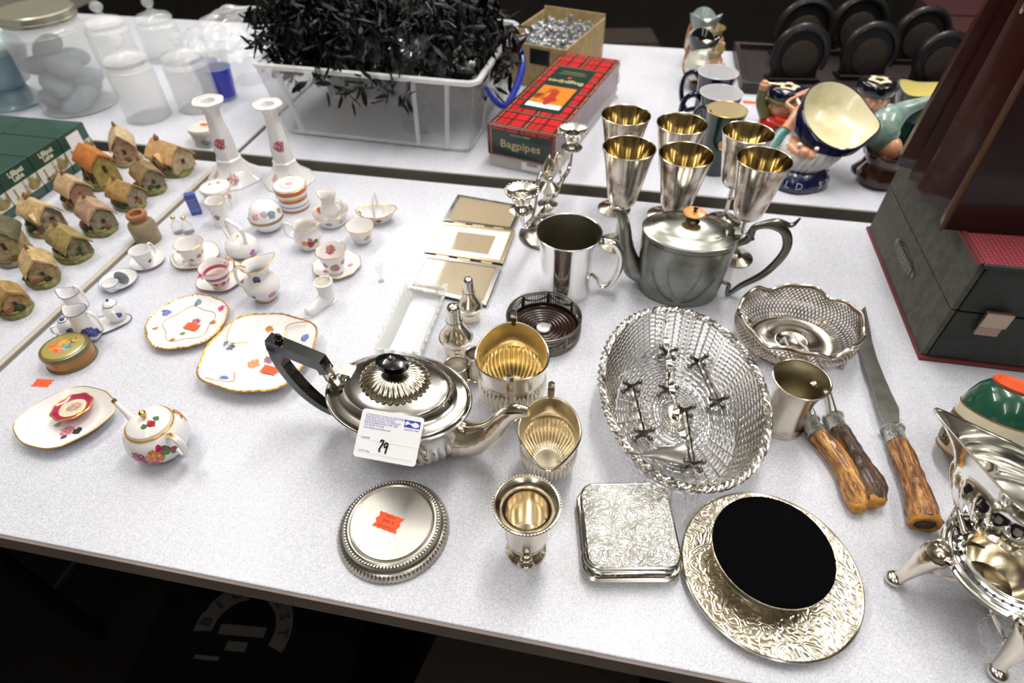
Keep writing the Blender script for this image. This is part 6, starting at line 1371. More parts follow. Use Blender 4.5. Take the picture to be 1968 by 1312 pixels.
part('snow_print',G().box((wB*.5,lB*.275,ht+.0016),(wB*.52,lB*.045,.0003)),WHITE,tpn,smooth=0)
# --- cardboard box of gems
zc=.095; q=[P(*p,zc) for p in ((984,78),(1118,100),(1139,26),(1022,20))]; 
wC=((q[1]-q[0]).length+(q[2]-q[3]).length)/2; dC=((q[3]-q[0]).length+(q[2]-q[1]).length)/2; cc=sum(q,Vector())/4; ac=math.atan2((q[1]-q[0]).y,(q[1]-q[0]).x)
CARD=mat('cardboard','#b09a6e',.8,var=(40,'#9c865c',.4,.6)); t=thing('cardboard_box','open brown cardboard box of silvery gems behind the tartan box','box',(cc.x,cc.y,TH),ac)
for nm,c_,s_ in (('front_wall',(0,-dC/2,zc/2),(wC,.003,zc)),('back_wall',(0,dC/2,zc/2+.004),(wC,.003,zc+.008)),('side_wall',(-wC/2,0,zc/2),(.003,dC,zc)),('side_wall',(wC/2,0,zc/2),(.003,dC,zc)),('box_floor',(0,0,.002),(wC,dC,.003))): part(nm,G().box(c_,s_),CARD,t,smooth=0)
part('print_patch',G().box((wC*.12,-dC/2-.002,zc*.75),(wC*.3,.0006,zc*.35)),BLACK,t,smooth=0)
random.seed(2); g=G()
for i in range(240):
    x,y=random.uniform(-.44,.44)*wC,random.uniform(-.42,.42)*dC; r=random.uniform(.004,.0085); g.ell((x,y,zc*.72+random.uniform(-.01,.012)*1.0+.012*(1-(x/wC*2)**2)),(r,r,r*.8),6,4)
gm=thing('gem_heap','heap of silvery glass gems filling the cardboard box','gems',(cc.x,cc.y,TH),ac)
part('gems',g,mat('silvery_gem',(.62,.64,.68),.08,.85),gm,kind='stuff',smooth=20); part('gem_bed',G().box((0,0,zc*.38),(wC*.97,dC*.96,zc*.62)),mat('grey_gem_bed',(.2,.2,.22),.4,.5),gm,smooth=0)
# --- crystal ornament
b0=(1170,188); h=HZ(b0,(1192,122)); t=thing('crystal_ornament','small clear crystal swan-like ornament alone on the back table','ornament',P(*b0))
CO=mat('ornament_crystal',(.97,.98,1),.03,trans=.6,ior=1.4,alpha=.55); part('base',G().lathe([(0,0),(.020,0),(.021,.003),(.010,.008),(0,.008)],10),CO,t,smooth=10)
part('body',G().ell((0,0,.022),(.018,.013,.015),8,6),CO,t,smooth=10); part('neck',G().tube(cr([(.008,0,.028),(.016,0,.045),(.010,0,h*.85),(.017,0,h)],5),[.006,.0045,.003,.002],6),CO,t,smooth=10)
# --- mugs
def mug(lb,b0,tp,w,outer,inner,hpx,gold=False):
    h=HZ(b0,tp); r=RW(*tp,h,w); print('mug',h,r); t=thing('mug',lb,'mug',P(*b0),ANG(b0,hpx),'mugs in a line on the back table')
    part('body',G().lathe([(0,0),(r*.80,0),(r*.84,.002),(r*.84,h*.6),(r*.90,h*.85),(r,h),(r*.97,h+.0004)],56),outer,t,smooth=50)
    part('interior',G().lathe([(r*.97,h+.0003),(r*.87,h*.85),(r*.80,h*.6),(r*.79,.006),(0,.005)],56),inner,t,recalc=False); part('gilt_rim',G().ring(r*.985,.0008,h+.0003,56,6),GILT if gold else inner,t)
    part('handle',G().tube(cr([(r*.84,0,h*.82),(r*1.2,0,h*.92),(r*1.62,0,h*.80),(r*1.66,0,h*.5),(r*1.3,0,h*.2),(r*.84,0,h*.24)],6),.0052,8,fl=1.2),outer,t)
    if gold:
        for k in range(3): part('gold_motif',G().ell((0,0,0),(.0008,.008,.010),8,6,M=TM((r*.845*cos(2.3+k*.6),r*.845*sin(2.3+k*.6),h*.55),rz=2.3+k*.6)),GOLD,t)
NAVY=mat('navy_glaze','#0b0f30',.1,coat=.6); WIN=mat('white_mug_glaze','#dedee2',.15,coat=.4); CIN=mat('cream_mug_glaze','#e3d7b8',.15,coat=.4); DGR=mat('dark_green_glaze','#10302e',.1,coat=.6)
mug('navy mug with white lining, furthest back of the three mugs',(1358,238),(1382,139),79,NAVY,WIN,(1300,225)); mug('navy mug with white lining, second of the three mugs',(1362,283),(1387,178),84,NAVY,WIN,(1300,275)); mug('dark green mug with cream lining and gold motifs, nearest of the three mugs',(1369,325),(1397,211),80,DGR,CIN,(1310,300),True)
# --- character jugs
SKIN=mat('glazed_skin','#d39a78',.2,coat=.4); WHG=mat('white_hair_glaze','#dcdccf',.2,coat=.4,bump=(60,.5,.002)); CRI=mat('cream_interior','#e0d8b4',.25,coat=.4,var=(14,'#b7a96e',.45,.7)); YEL=mat('yellow_interior','#eadf9c',.25,coat=.4); OLI=mat('olive_interior','#8f8a52',.25,coat=.4)
BRG=mat('brown_glaze','#3a1c10',.12,coat=.6); REDG=mat('red_glaze','#c4301e',.15,coat=.5); GRG=mat('sea_green_glaze','#6a8f86',.2,coat=.5,var=(60,'#93a39a',.4,.6)); BLG=mat('black_glaze','#0d0d12',.1,coat=.6)
def chjug(label,b0,rz,s,hat,coat,hair,inner,staff=None,hatform='tricorn',hk=1.0):
    t=thing('character_jug',label,'jug',P(*b0),rz)
    part('coat_base',G().lathe([(0,0),(.030*s,0),(.034*s,.004*s),(.036*s,.020*s),(.028*s,.034*s),(0,.034*s)],36,lambda q,r,z:(r*(1+.03*cos(6*q))*cos(q),r*1.15*sin(q),z)),coat,t,smooth=60)
    hd=part('head',G().ell((0,0,.056*s),(.031*s,.029*s,.030*s),28,18,lambda v:1+.05*max(0,v.x)*(1 if abs(v.y)<.3 else 0)),SKIN,t)
    part('nose',G().ell((.033*s,0,.056*s),(.007*s,.005*s,.007*s),10,8),SKIN,hd)
    for sg in(-1,1):
        part('eye',G().ell((.027*s,sg*.010*s,.064*s),(.003*s,.0035*s,.003*s),8,6),WHITE,hd); part('ear',G().ell((0,sg*.030*s,.056*s),(.005*s,.004*s,.008*s),8,6),SKIN,hd)
    part('mouth',G().ell((.029*s,0,.046*s),(.003*s,.008*s,.0018*s),10,6),REDG,hd)
    part('hair',G().ell((-.006*s,0,.054*s),(.032*s*hk,.035*s*hk,.034*s*hk),24,14,lambda v:1+.06*sin(v.y*20+v.z*8) if v.x<.35 else .7),hair,t)
    hm_=1.0 if hk==1 else .78; hx_=0 if hk==1 else -.020*s
    f=lambda q,r,z:(hx_+hm_*(r*(1+(.22*abs(cos(1.5*q)) if z>.080*s else 0)))*cos(q),hm_*(r*(1+(.22*abs(cos(1.5*q)) if z>.080*s else 0)))*sin(q),z+(.014*s*abs(cos(1.5*q)) if z>.080*s else 0)+(0 if hk==1 else .006*s))
    if hatform=='tricorn':
        part('hat',G().lathe([(.026*s,.070*s),(.032*s,.074*s),(.036*s,.082*s),(.040*s,.096*s),(.037*s,.097*s),(.030*s,.084*s),(.026*s,.080*s)],48,f,loop=True),hat,t,smooth=60)
        part('interior',G().lathe([(.032*s,.088*s),(.026*s,.078*s),(.022*s,.055*s),(0,.050*s)],36),inner,t,recalc=False)
    else:
        part('hat',G().lathe([(0,.070*s),(.034*s,.070*s),(.038*s,.078*s),(.037*s,.090*s),(.030*s,.094*s),(.010*s,.092*s),(.008*s,.086*s),(0,.086*s)],40),hat,t,smooth=60); part('star_patch',G().lathe([(.009*s,.0928*s),(.020*s,.0942*s),(.009*s,.0945*s)],16,lambda q,r,z:(r*(1+.2*cos(5*q))*cos(q),r*(1+.2*cos(5*q))*sin(q),z),loop=True),CIN,t)
    if staff: part('handle',G().tube(cr([(-.030*s,0,.010*s),(-.050*s,0,.03*s),(-.052*s,0,.07*s),(-.046*s,0,.10*s)],6),crf([.004*s,.005*s,.0045*s,.0035*s],6),8),staff,t); 
    return t
TANW=mat('tan_wood_glaze','#b9825a',.25,coat=.4)
j=chjug('white-haired character jug with grey tricorn hat, furthest back behind the mugs',(1352,128),R(-25),1.05,mat('grey_glaze','#7f8d8c',.2,coat=.4),BRG,WHG,OLI,TANW,hk=1.38)
j=chjug('white-haired character jug with dark hat and olive lining, directly behind the navy mug',(1350,168),R(-20),1.0,BLG,BRG,WHG,OLI,TANW,hk=1.38)
j=chjug('small black-hatted character jug, at the back right beside the brown jug',(1655,240),R(-100),1.0,BLG,BRG,BRG,CIN,None,'pill')
# bearded flat-hatted red figure with raised fists
t=chjug('character jug with navy flat hat, clenched fist and red scarf, behind the sailor jug',(1490,248),R(-70),.95,NAVY,REDG,mat('olive_hair','#6a6a3a',.2,coat=.4),CIN,None,'pill')
o0=t.location; 
t.rotation_euler[2]=R(-70)
part('raised_fist',G().ell((-.012,-.046,.088),(.010,.009,.011),14,10,lambda v:1+.1*sin(v.z*9)),SKIN,t); part('sleeve',G().tube(cr([(-.004,-.030,.03),(-.010,-.044,.055),(-.012,-.046,.080)],5),[.012,.010,.009],10),mat('olive_sleeve','#6a6a3a',.2,coat=.4),t); part('brass_tube',G().tube([(-.012,-.040,.092),(.0,-.018,.092)],.003,8),BRASS,t)
part('red_scarf',G().tube(cr([(.03,-.03,.035),(.045,0,.03),(.03,.03,.035)],6),.009,8),REDG,t); part('gilt_band',G().ring(.033,.003,.066,40,6),mat('olive_band','#8f8a4a',.3),t)
# sailor jug
b0=(1524,343); sj=P(*b0); av=ANG(b0,(1600,330)); print('sailor',RW(1622,243,.13,130))
t=thing('sailor_jug','large bearded sailor character jug with a navy cap, mermaid handle and raised lettering','jug',sj,av)
s=1.0
def off(z): return .045*max(0,(z-.03)/.09)**1.0
tilt=.0
NAVB=mat('navy_mottled_glaze','#141a4a',.1,coat=.7,var=(60,'#0c0f2a',.4,.7),bump=(70,.7,.003))
part('lettered_base',G().lathe([(0,0),(.060,0),(.064,.004),(.061,.018),(.052,.032),(.040,.040),(0,.040)],56,lambda q,r,z:(r*(1+.03*sin(5*q))*cos(q)+off(z),r*(1+.03*sin(5*q))*sin(q),z)),NAVB,t,smooth=60)
part('beard',G().lathe([(0,.034),(.042,.036),(.052,.050),(.056,.064),(.054,.080),(0,.080)],112,lambda q,r,z:(r*(1+.045*abs(sin(14*q)))*cos(q)+off(z),r*(1+.045*abs(sin(14*q)))*sin(q),z)),mat('grey_beard','#c4c4c0',.2,coat=.4),t,smooth=60)
hd=part('face',G().ell((off(.08)-.022,-.006,.072),(.040,.044,.016),30,18),SKIN,t)
qf=R(-60)-av+R(0)
part('nose',G().ell((off(.085)-.052,-.030,.078),(.010,.010,.010),12,8),SKIN,hd)
for k in(-1,1): part('eye',G().ell((off(.095)-.050+k*.010,-.028-k*.012,.088),(.0045,.0045,.004),10,8),WHITE,hd)
def tl(x,y,z,c): # tilted cap coordinates
    return (x+c,y,z+.10*0+.34*y+.0)
cap=lambda q,r,z:(r*(1+.22*math.exp(-((((q+.5)+pi)%(2*pi)-pi)/.35)**2)*max(0,(z-.10)/.03))*cos(q)+off(.10)+.012*((z-.09)/.03),r*(1+.22*math.exp(-((((q+.5)+pi)%(2*pi)-pi)/.35)**2)*max(0,(z-.10)/.03))*sin(q),z+.60*r*sin(q+.15)*max(0,min(1,(z-.085)/.03)))
part('cap',G().lathe([(.052,.092),(.061,.098),(.0655,.110),(.067,.124),(.0668,.130),(.0640,.1305)],80,cap),NAVY,t,smooth=60)
part('interior',G().lathe([(.0642,.1305),(.061,.122),(.056,.110),(.045,.101),(.022,.097),(0,.096)],64,cap),CRI,t,recalc=False)
for i,chh in enumerate('OLD SALT'):
    if chh==' ': continue
    q=R(-132)+R(20)*i-av; r_=.0625; x,y=r_*cos(q),r_*sin(q)
    M=Matrix.Translation((x+off(.02),y,.017))@Matrix.Rotation(q+pi/2,4,'Z')@Matrix.Rotation(R(80),4,'X'); text('raised_letter',chh,.019,mat('pale_letter_glaze','#a7aec4',.2,coat=.4),t,M,ext=.0012)
t.scale=(.92,.92,.88)
# mermaid handle
MER=[P(1462,292,.045)-sj,P(1478,262,.07)-sj,P(1500,240,.088)-sj]
Mi=Matrix.Rotation(-av,4,'Z')
def ml(x,y,z):
    v=Mi@(P(x,y,z)-sj); return Vector((v.x/.92,v.y/.92,v.z/.88))
TEALG=mat('teal_glaze','#5c9490',.15,coat=.5,bump=(400,.5,.001,'voronoi')); BLON=mat('blonde_glaze','#c9bd94',.2,coat=.4,bump=(200,.4,.001))
part('mermaid_tail',G().tube(cr([ml(1482,330,.020),ml(1474,310,.035),ml(1478,285,.052),ml(1496,262,.066),ml(1510,248,.075)],6),crf([.004,.008,.012,.0115,.010],6),14),TEALG,t)
part('mermaid_torso',G().tube(cr([ml(1508,250,.075),ml(1520,232,.085),ml(1533,214,.094),ml(1540,203,.098)],6),crf([.0102,.0075,.0095,.005],6),14),SKIN,t)
part('mermaid_head',G().ell(tuple(ml(1551,190,.104)),(.0085,.0085,.0095),14,10),SKIN,t)
for (a_,b_,c_) in (((1528,212,.094),(1513,196,.100),(1548,178,.112)),((1540,208,.094),(1532,184,.106),(1562,170,.116))):
    part('mermaid_arm',G().tube(cr([ml(*a_),ml(*b_),ml(*c_)],6),crf([.0045,.0036,.003],6),8),SKIN,t)
part('mermaid_hair',G().tube(cr([ml(1565,168,.116),ml(1562,180,.108),ml(1556,195,.100),ml(1545,212,.090),ml(1534,228,.082)],6),crf([.006,.010,.011,.009,.004],6),12),BLON,t)
# right-hand jugs
def bowljug(name,label,b0,tp,w,outer,inner,rz,base_m,fin=None):
    h=HZ(b0,tp); r=RW(*tp,h,w); print('bowljug',h,r); t=thing(name,label,'jug',P(*b0),rz)
    f=lambda q,rr,z:(rr*cos(q)+.35*r*math.exp(-(((q+pi)%(2*pi)-pi)/.5)**2)*max(0,z/h-.6),rr*sin(q),z+.10*h*cos(3*q)*max(0,z/h-.7))
    part('body',G().lathe([(0,0),(r*.8,0),(r*.95,h*.1),(r*1.05,h*.3),(r*.85,h*.5),(r*.75,h*.62)],48,f),base_m,t,smooth=60); part('upper_body',G().lathe([(r*.75,h*.60),(r*.9,h*.75),(r*1.0,h*.9),(r,h),(r*.95,h)],48,f),outer,t,smooth=60)
    part('interior',G().lathe([(r*.96,h*1.0),(r*.86,h*.78),(r*.7,h*.6),(r*.5,h*.45),(0,h*.42)],48,f),inner,t,recalc=False); return t,r,h
t,r,h=bowljug('yellow_lined_jug','jug with wavy pale yellow lining, left of the briefcase top','(',(0,0),1,None,None,0,None) if False else bowljug('yellow_lined_jug','jug with a wavy pale yellow lining, against the left edge of the briefcase',(1722,300),(1764,168),106,mat('grey_green_glaze','#4a5a58',.15,coat=.5),YEL,2.6,DGR)
t,r,h=bowljug('brown_jug','dark brown glazed jug at the far corner of the grey case',(1683,350),(1705,290),88,BRG,BRG,2.4,BRG)
part('tan_panel',G().ell((-r*.75,-r*.6,h*.40),(.012,.014,.028),14,10),TANW,t); part('face',G().ell((r*.2,-r*.35,h*.98),(.020,.018,.022),16,12),SKIN,t)
t=thing('fish_tail_jug','grey-green glazed leaping fish spout, right of the sailor jug','jug',P(1672,330))
o0=t.location
def wl(x,y,z): return P(x,y,z)-o0
part('pedestal',G().lathe([(0,0),(.032,0),(.034,.004),(.022,.020),(.016,.05),(0,.052)],32),DGR,t)
part('fish_body',G().tube(cr([wl(1682,290,.045),wl(1692,262,.075),wl(1702,238,.095),wl(1735,212,.112),wl(1775,196,.125),wl(1806,184,.135)],6),crf([.020,.029,.028,.016,.009,.004],6),16,fl=.8),GRG,t)
part('tail_fin',G().add([tuple(wl(1795,190,.130)),tuple(wl(1822,170,.150)),tuple(wl(1812,184,.138)),tuple(wl(1828,190,.132))],[(0,1,2),(0,2,3)]),GRG,t,solid=.004,smooth=0)
# orange sticker patch on the back table, near mugs
t=thing('loose_sticker','orange price sticker on the back table, right of the navy mugs','sticker',P(1440,197),0); sticker(t,TM((0,0,.0004)),.028,.016,False)
# --- dark board with arched stands
x0=P(1424,188).x; y0=P(1424,180).y; BRD=mat('dark_stained_board','#33282a',.4,var=(6,'#241c1d',.4,.6)); x1=1.08
t=thing('dark_board','dark stained wooden tray board under the arched black stands','board',((x0+x1)/2,(y0+1.74)/2,TH))
wb,db=(x1-x0),1.74-y0
part('panel',G().box((0,0,.006),(wb,db,.012)),BRD,t,smooth=0,bev=.002)
for nm,c_,s_ in (('lip',(0,-db/2+.006,.018),(wb,.012,.016)),('lip',(0,db/2-.006,.018),(wb,.012,.016)),('lip',(-wb/2+.006,0,.018),(.012,db-.024,.016)),('lip',(wb/2-.006,0,.018),(.012,db-.024,.016))): part(nm,G().box(c_,s_),BRD,t,smooth=0,bev=.002)
BK=mat('black_lacquer','#0a090a',.42,coat=.1); DISC=mat('brown_disc_inset','#211a15',.5,var=(40,'#2b231c',.4,.6))
def arch():
    t=thing('arched_stand','x','stand',(0,0,0),0,'black arched stands on the dark board'); R_=.058; th=.032
    def outl(r,b,n=28): return [(-r*b,0)]+[(r*b,0)]+[(r*cos(q),r*1.02+r*sin(q)) for q in [R(-32)+R(244)*i/n for i in range(n+1)]]
    def ext(poly,y0,y1):
        n=len(poly); return G().add([(p[0],y0,p[1]) for p in poly]+[(p[0],y1,p[1]) for p in poly],[tuple(range(n)),tuple(range(n,2*n))[::-1]]+[(i,(i+1)%n,(i+1)%n+n,i+n) for i in range(n)])
    part('arch_body',ext(outl(R_,.86),0,th),BK,t,smooth=40,bev=.003)
    part('rim_band',G().tube([(R_*cos(q),.0,R_*1.02+R_*sin(q)) for q in [R(-30)+R(240)*i/36 for i in range(37)]],.009,8),BK,t)
    part('disc_inset',G().lathe([(0,0),(R_*.66,0),(R_*.68,-.002),(R_*.64,-.003),(0,-.003)],40,M=Matrix.Translation((0,-.001,R_*.88))@Matrix.Rotation(-pi/2,4,'X')),DISC,t)
    part('foot',G().box((0,th/2,.005),(R_*2.0,th*1.6,.010)),BK,t,smooth=0,bev=.002); return t
ar=arch(); AP=[((1524,158),'front-row arched black stand nearest the mugs'),((1656,152),'front-row arched black stand in the middle'),((1792,165),'front-row arched black stand beside the briefcase'),((1532,112),'back-row arched black stand on the left'),((1634,104),'back-row arched black stand in the middle'),((1752,122),'back-row arched black stand on the right')]
for i,(b,lb) in enumerate(AP):
    o=ar if i==0 else dup(ar,lb,(0,0,0)); o.location=P(b[0],b[1],.013); o['label']=lb; o.rotation_euler=(R(-8),0,R(8)); s_=RW(b[0],b[1]-50,.07,102)/.058; print('arch',s_); o.scale=(s_,)*3 if True else 1
# ============================================================= CASES
hs=HZ((1765,690),(1880,509)); print('case h',hs)
GRC=mat('grey_green_cloth','#5a5a50',.75,var=(60,'#4b4b43',.4,.6),bump=(900,.3,.0005)); DGC=mat('dark_green_leathercloth','#2e332f',.6,var=(60,'#252a26',.4,.6)); MAR=mat('maroon_trim','#6e2a31',.55,bump=(700,.4,.0005)); 
def mar_top():
    s=NT('maroon_dotted_cloth'); s.b.inputs['Roughness'].default_value=.55; v=s.n('ShaderNodeTexVoronoi'); v.inputs['Scale'].default_value=190; v.inputs['Randomness'].default_value=0; s.l(s.tc(),v.inputs['Vector'])
    f=s.math('LESS_THAN',v.outputs['Distance'],.22); s.l(s.mix(s.math('MULTIPLY',f,.5),srgb('#8a2f3c'),srgb('#b08a80')),s.b.inputs['Base Color']); return s.m
t=thing('record_player_case','grey-green portable case with maroon top and trim, under the leather briefcase','case',(.416,.632,TH)); wS,dS2=.40,.303
part('side_panel',G().box((.0035,dS2/2,hs*.27+.002),(.007,dS2-.008,hs*.54-.006)),GRC,t,smooth=0,bev=.001); part('lower_body',G().box((wS/2+.004,dS2/2,hs*.27+.002),(wS-.008,dS2-.004,hs*.54-.006)),DGC,t,smooth=0,bev=.002)
part('lid_body',G().box((wS/2+.004,dS2/2,hs*.77),(wS-.008,dS2-.004,hs*.44)),DGC,t,smooth=0,bev=.002); part('lid_side_panel',G().box((.0035,dS2/2,hs*.77),(.007,dS2-.008,hs*.44)),GRC,t,smooth=0,bev=.001)
part('lid_top',G().box((wS/2,dS2/2,hs-.001),(wS,dS2,.004)),mar_top(),t,smooth=0,bev=.001)
part('base_trim',G().box((wS/2,dS2/2,.0025),(wS+.004,dS2+.004,.005)),MAR,t,smooth=0,bev=.001)
part('edge_trim',G().tube([(0,0,hs),(0,dS2,hs)],.004,8),MAR,t); part('edge_trim',G().tube([(0,0,hs),(wS,0,hs)],.003,8),DGC,t)
# grille slot on the left face
gy0,gy1=dS2*.36,dS2*.66
slot=part('grille_slot',G().add([(-.0012,y,z) for y,z in [(gy0+(gy1-gy0)/2+(gy1-gy0)/2*cos(q)*1.0,hs*.33+.011*sin(q)) for q in [2*pi*i/24 for i in range(24)]]],[tuple(range(24))]),BLACK,t,smooth=0)
part('grille_plate',G().box((-.0019,dS2*.51,hs*.33),(.001,dS2*.24,.009)),BRASS,slot,smooth=0)
for k in range(12): part('grille_bar',G().box((-.0028,dS2*(.40+.020*k),hs*.33),(.0012,.0022,.0145)),DARKM,slot,smooth=0)
cx_=P(1905,600,.080).x-.416
part('clasp',G().box((cx_,-.004,hs*.53),(.030,.006,.022)),mat('old_brass_clasp',(.42,.33,.25),.35,.9),t,smooth=0,bev=.001); part('clasp_plate',G().box((cx_,-.003,hs*.41),(.026,.004,.014)),mat('pinkish_plate','#a58a80',.35,metal=.3),t,smooth=0,bev=.001)
# briefcase
LEA=mat('oxblood_leather','#260d0b',.38,coat=.15,var=(14,'#1c0908',.4,.7),bump=(150,.3,.001)); LEA2=mat('gusset_leather','#431610',.34,coat=.2,var=(10,'#2e0f0b',.4,.7)); 
n0=P(1812,437,hs+.002); f0=P(1731,313,hs+.002); d=(f0-n0); dB=Vector((d.x,d.y)).length; ang=math.atan2(d.y,d.x); print('brief',dB,math.degrees(ang),n0,f0)
t=thing('leather_briefcase','dark oxblood leather briefcase with pleated gusset, standing on the grey-green case','briefcase',(n0.x,n0.y,TH+hs+.002),ang-pi/2)
Hb=.34; wb=.36
def sect(k,z):
    d_=dB*k; y0=(dB-d_)/2*.6; pts=[(0,y0),(.004,y0+d_*.10),(.036,y0+d_*.24),(-.004,y0+d_*.38),(-.010,y0+d_*.44),(.036,y0+d_*.58),(-.002,y0+d_*.72),(.03,y0+d_*.84),(-.004,y0+d_*.95),(-.004,y0+d_)]
    return [(x,y,z) for x,y in pts]
levels=[0,.015,.10,.22,Hb]; ks=[1.0,1.02,.94,.80,.62]
vs=[];m=10
for z,k in zip(levels,ks): vs+=sect(k,z)
fs=[(i*m+j,i*m+j+1,(i+1)*m+j+1,(i+1)*m+j) for i in range(len(levels)-1) for j in range(m-1)]
part('pleated_gusset',G().add(vs,fs),LEA2,t,smooth=30,solid=.004,recalc=False)
def pnl(yf,zl=0,th=.006):
    a=[];
    for z,k in zip(levels,ks):
        y=yf(k); a+=[(-.003,y,z),(wb,y,z),(wb,y+th,z),(-.003,y+th,z)]
    fs=[];
    for i in range(len(levels)-1):
        for j in range(4): fs.append((4*i+j,4*i+(j+1)%4,4*i+4+(j+1)%4,4*i+4+j))
    n=len(levels); fs+=[(3,2,1,0),tuple(4*n-4+j for j in range(4))]
    return G().add(a,fs)
Y0=lambda k:(dB-dB*k)/2*.6
part('front_panel',pnl(lambda k:Y0(k)-.006),LEA,t,smooth=30,bev=.002); part('back_panel',pnl(lambda k:Y0(k)+dB*k),LEA,t,smooth=30,bev=.002); part('divider_panel',pnl(lambda k:Y0(k)+dB*k*.42),LEA,t,smooth=30,bev=.001)
part('flap',G().box((wb/2,Y0(.8)-.012,Hb*.78),(wb,.004,Hb*.42)),LEA,t,smooth=0,bev=.003) if False else None
part('flap',G().tube([(x,Y0(.62)+dB*.31+0,Hb) for x in (-.002,wb)],dB*.31,16,fl=.35),LEA,t)
part('edge_binding',G().tube([(-.004,Y0(k)-.004,z) for z,k in zip(levels,ks)],.0028,6),mat('worn_edge','#5a3a22',.6),t)
part('stud',G().ell((-.006,Y0(.80)+dB*.8*.40,.225),(.003,.004,.007),12,8),mat('dull_nickel',(.45,.40,.36),.25,1),t)
# ============================================================= GLASS CORNER
GJ=mat('jar_glass',(.90,.93,.93),.05,alpha=.20,spec=.8,coat=.6); GJL=mat('frosted_jar_glass',(.90,.92,.92),.12,alpha=.24,spec=.6); 
def jar(name,lb,b0,tp,w,m,prof=None,lid=None,group=None,cat='jar'):
    h=HZ(b0,tp); r=RW(*b0,0,w); print(name,h,r); t=thing(name,lb,cat,P(*b0),0,group)
    pr=prof or [(.94,0),(1.0,.02),(1.0,.86),(.92,.93),(.84,.96),(.86,1.0)]
    part('glass_body',G().lathe(wall([(a*r,b*h) for a,b in pr],.0018,.006),48),m,t,smooth=50)
    for zz in (.03,.88): part('glass_ring',G().ring(r*.985,.0016,h*zz,48,6),m,t)
    if lid=='knob':
        part('glass_lid',G().lathe([(0,h),(r*.80,h),(r*.92,h+.004),(r*.80,h+.012),(r*.3,h+.020),(r*.16,h+.024),(r*.14,h+.030),(0,h+.030)],40),m,t,smooth=50); part('lid_knob',G().ell((0,0,h+.040),(r*.30,r*.30,.012),16,10),m,t)
    if lid=='metal': part('screw_lid',G().lathe([(0,h*.985),(r*.90,h*.985),(r*.92,h),(r*.92,h+.016),(r*.88,h+.019),(0,h+.019)],56),mat('pale_metal_lid','#a7a695',.3,metal=.6),t,smooth=40); part('lid_ring',G().ring(r*.925,.0015,h+.004,56,6),mat('pale_metal_lid','#a7a695',.3,metal=.6),t)
    return t,r,h
t,r,h=jar('pebble_jar','large clear glass jar with a metal lid, holding blue-grey pebbles',(158,200),(75,35),150,GJ,lid='metal')
o0=t.location.copy(); PEB=mat('blue_grey_pebble','#7f8c9b',.5,var=(20,'#75818f',.4,.6)); random.seed(12)
spots=[(-.45,-.3,.10),(.42,-.38,.11),(.02,.46,.11),(-.35,.2,.33),(.38,.12,.32),(.02,-.46,.34),(-.30,-.25,.56),(.30,-.30,.60),(.10,.30,.56),(-.05,-.1,.80)]
wd=['right at the jar bottom left','at the jar bottom right','at the jar bottom back','in the second layer left','in the second layer right','in the second layer front','in the third layer left','in the third layer right','in the third layer back','topmost on the heap']
src=None
for k,(a,b,z) in enumerate(spots):
    loc=(o0.x+r*a,o0.y+r*b,TH+h*z*.80+.012)
    if src is None:
        src=thing('pebble','x','pebble',loc,0,'pebbles in the glass jar'); part('stone',G().ell((0,0,0),(r*.54,r*.38,r*.26),18,12,lambda v:1+.06*noise.noise(v*1.5)),PEB,src); o=src
    else: o=dup(src,'',loc)
    o['label']='smooth blue-grey pebble '+wd[k].replace('right at','at'); o.rotation_euler=(random.uniform(-.35,.35),random.uniform(-.35,.35),random.uniform(0,3))
jar('ribbed_glass_jar','clear ribbed glass jar with knobbed lid, right of the pebble jar',(288,224),(234,118),88,GJL,lid='knob',group='lidded glass jars')
jar('ribbed_glass_jar','clear ribbed glass jar with knobbed lid, behind the candle tub',(386,205),(348,112),84,GJL,lid='knob',group='lidded glass jars')
jar('tall_glass_jar','clear glass jar with knobbed lid, behind the pebble jar',(236,128),(196,48),84,GJL,lid='knob',group='lidded glass jars')
jar('tall_glass_jar','clear glass jar with knobbed lid, behind the two ribbed jars',(325,112),(292,38),76,GJ,lid='knob',group='lidded glass jars')
t,_r,_h=jar('blue_glass_tumbler','clear glass tumbler with a cobalt blue lower half, left of the storage box',(437,190),(408,88),44,GJ,prof=[(.8,0),(.85,.02),(1.0,.4),(1.15,.75),(1.45,1.0)],cat='tumbler')
r=RW(437,190,0,44); h=HZ((437,190),(420,128))
part('beaker',G().lathe(wall([(r*.80,.001),(r*.92,h*.1),(r*1.05,h*.6),(r*1.15,h)],.003,.006),40),mat('cobalt_glass','#1a2cc0',.08,coat=.6,trans=.2,alpha=.93),t); part('beaker_rim',G().ring(r*1.14,.0015,h,40,6),mat('pale_blue_glass','#8fa8e0',.1,alpha=.7),t)
t,r,h=jar('second_blue_glass','pale blue tinted glass leaning behind the right ribbed jar',(412,178),(385,118),40,mat('tinted_blue_glass','#4a62c8',.1,alpha=.55),prof=[(.8,0),(.85,.02),(1.1,.6),(1.3,1.0)],cat='tumbler')
b0=(487,152); h=HZ(b0,(466,84)); r=RW(*b0,0,64); t=thing('glass_bell','clear cone-shaped glass bell with small knob, beside the storage box','bell',P(*b0))
part('cone',G().lathe([(r,0),(r*1.02,.002),(r*.95,h*.12),(r*.6,h*.4),(r*.22,h*.62),(r*.16,h*.78),(0,h*.80)],48),GJL,t); part('knob',G().ell((0,0,h*.88),(r*.22,r*.22,h*.10),14,10),GJL,t); part('foot_ring',G().ring(r,.0016,.002,48,6),GJL,t)
b0=(403,272); h=HZ(b0,(385,240)); r=RW(385,240,h,66); t=thing('candle_tub','round translucent white candle tub with an orange label on its lid','candle',P(*b0))
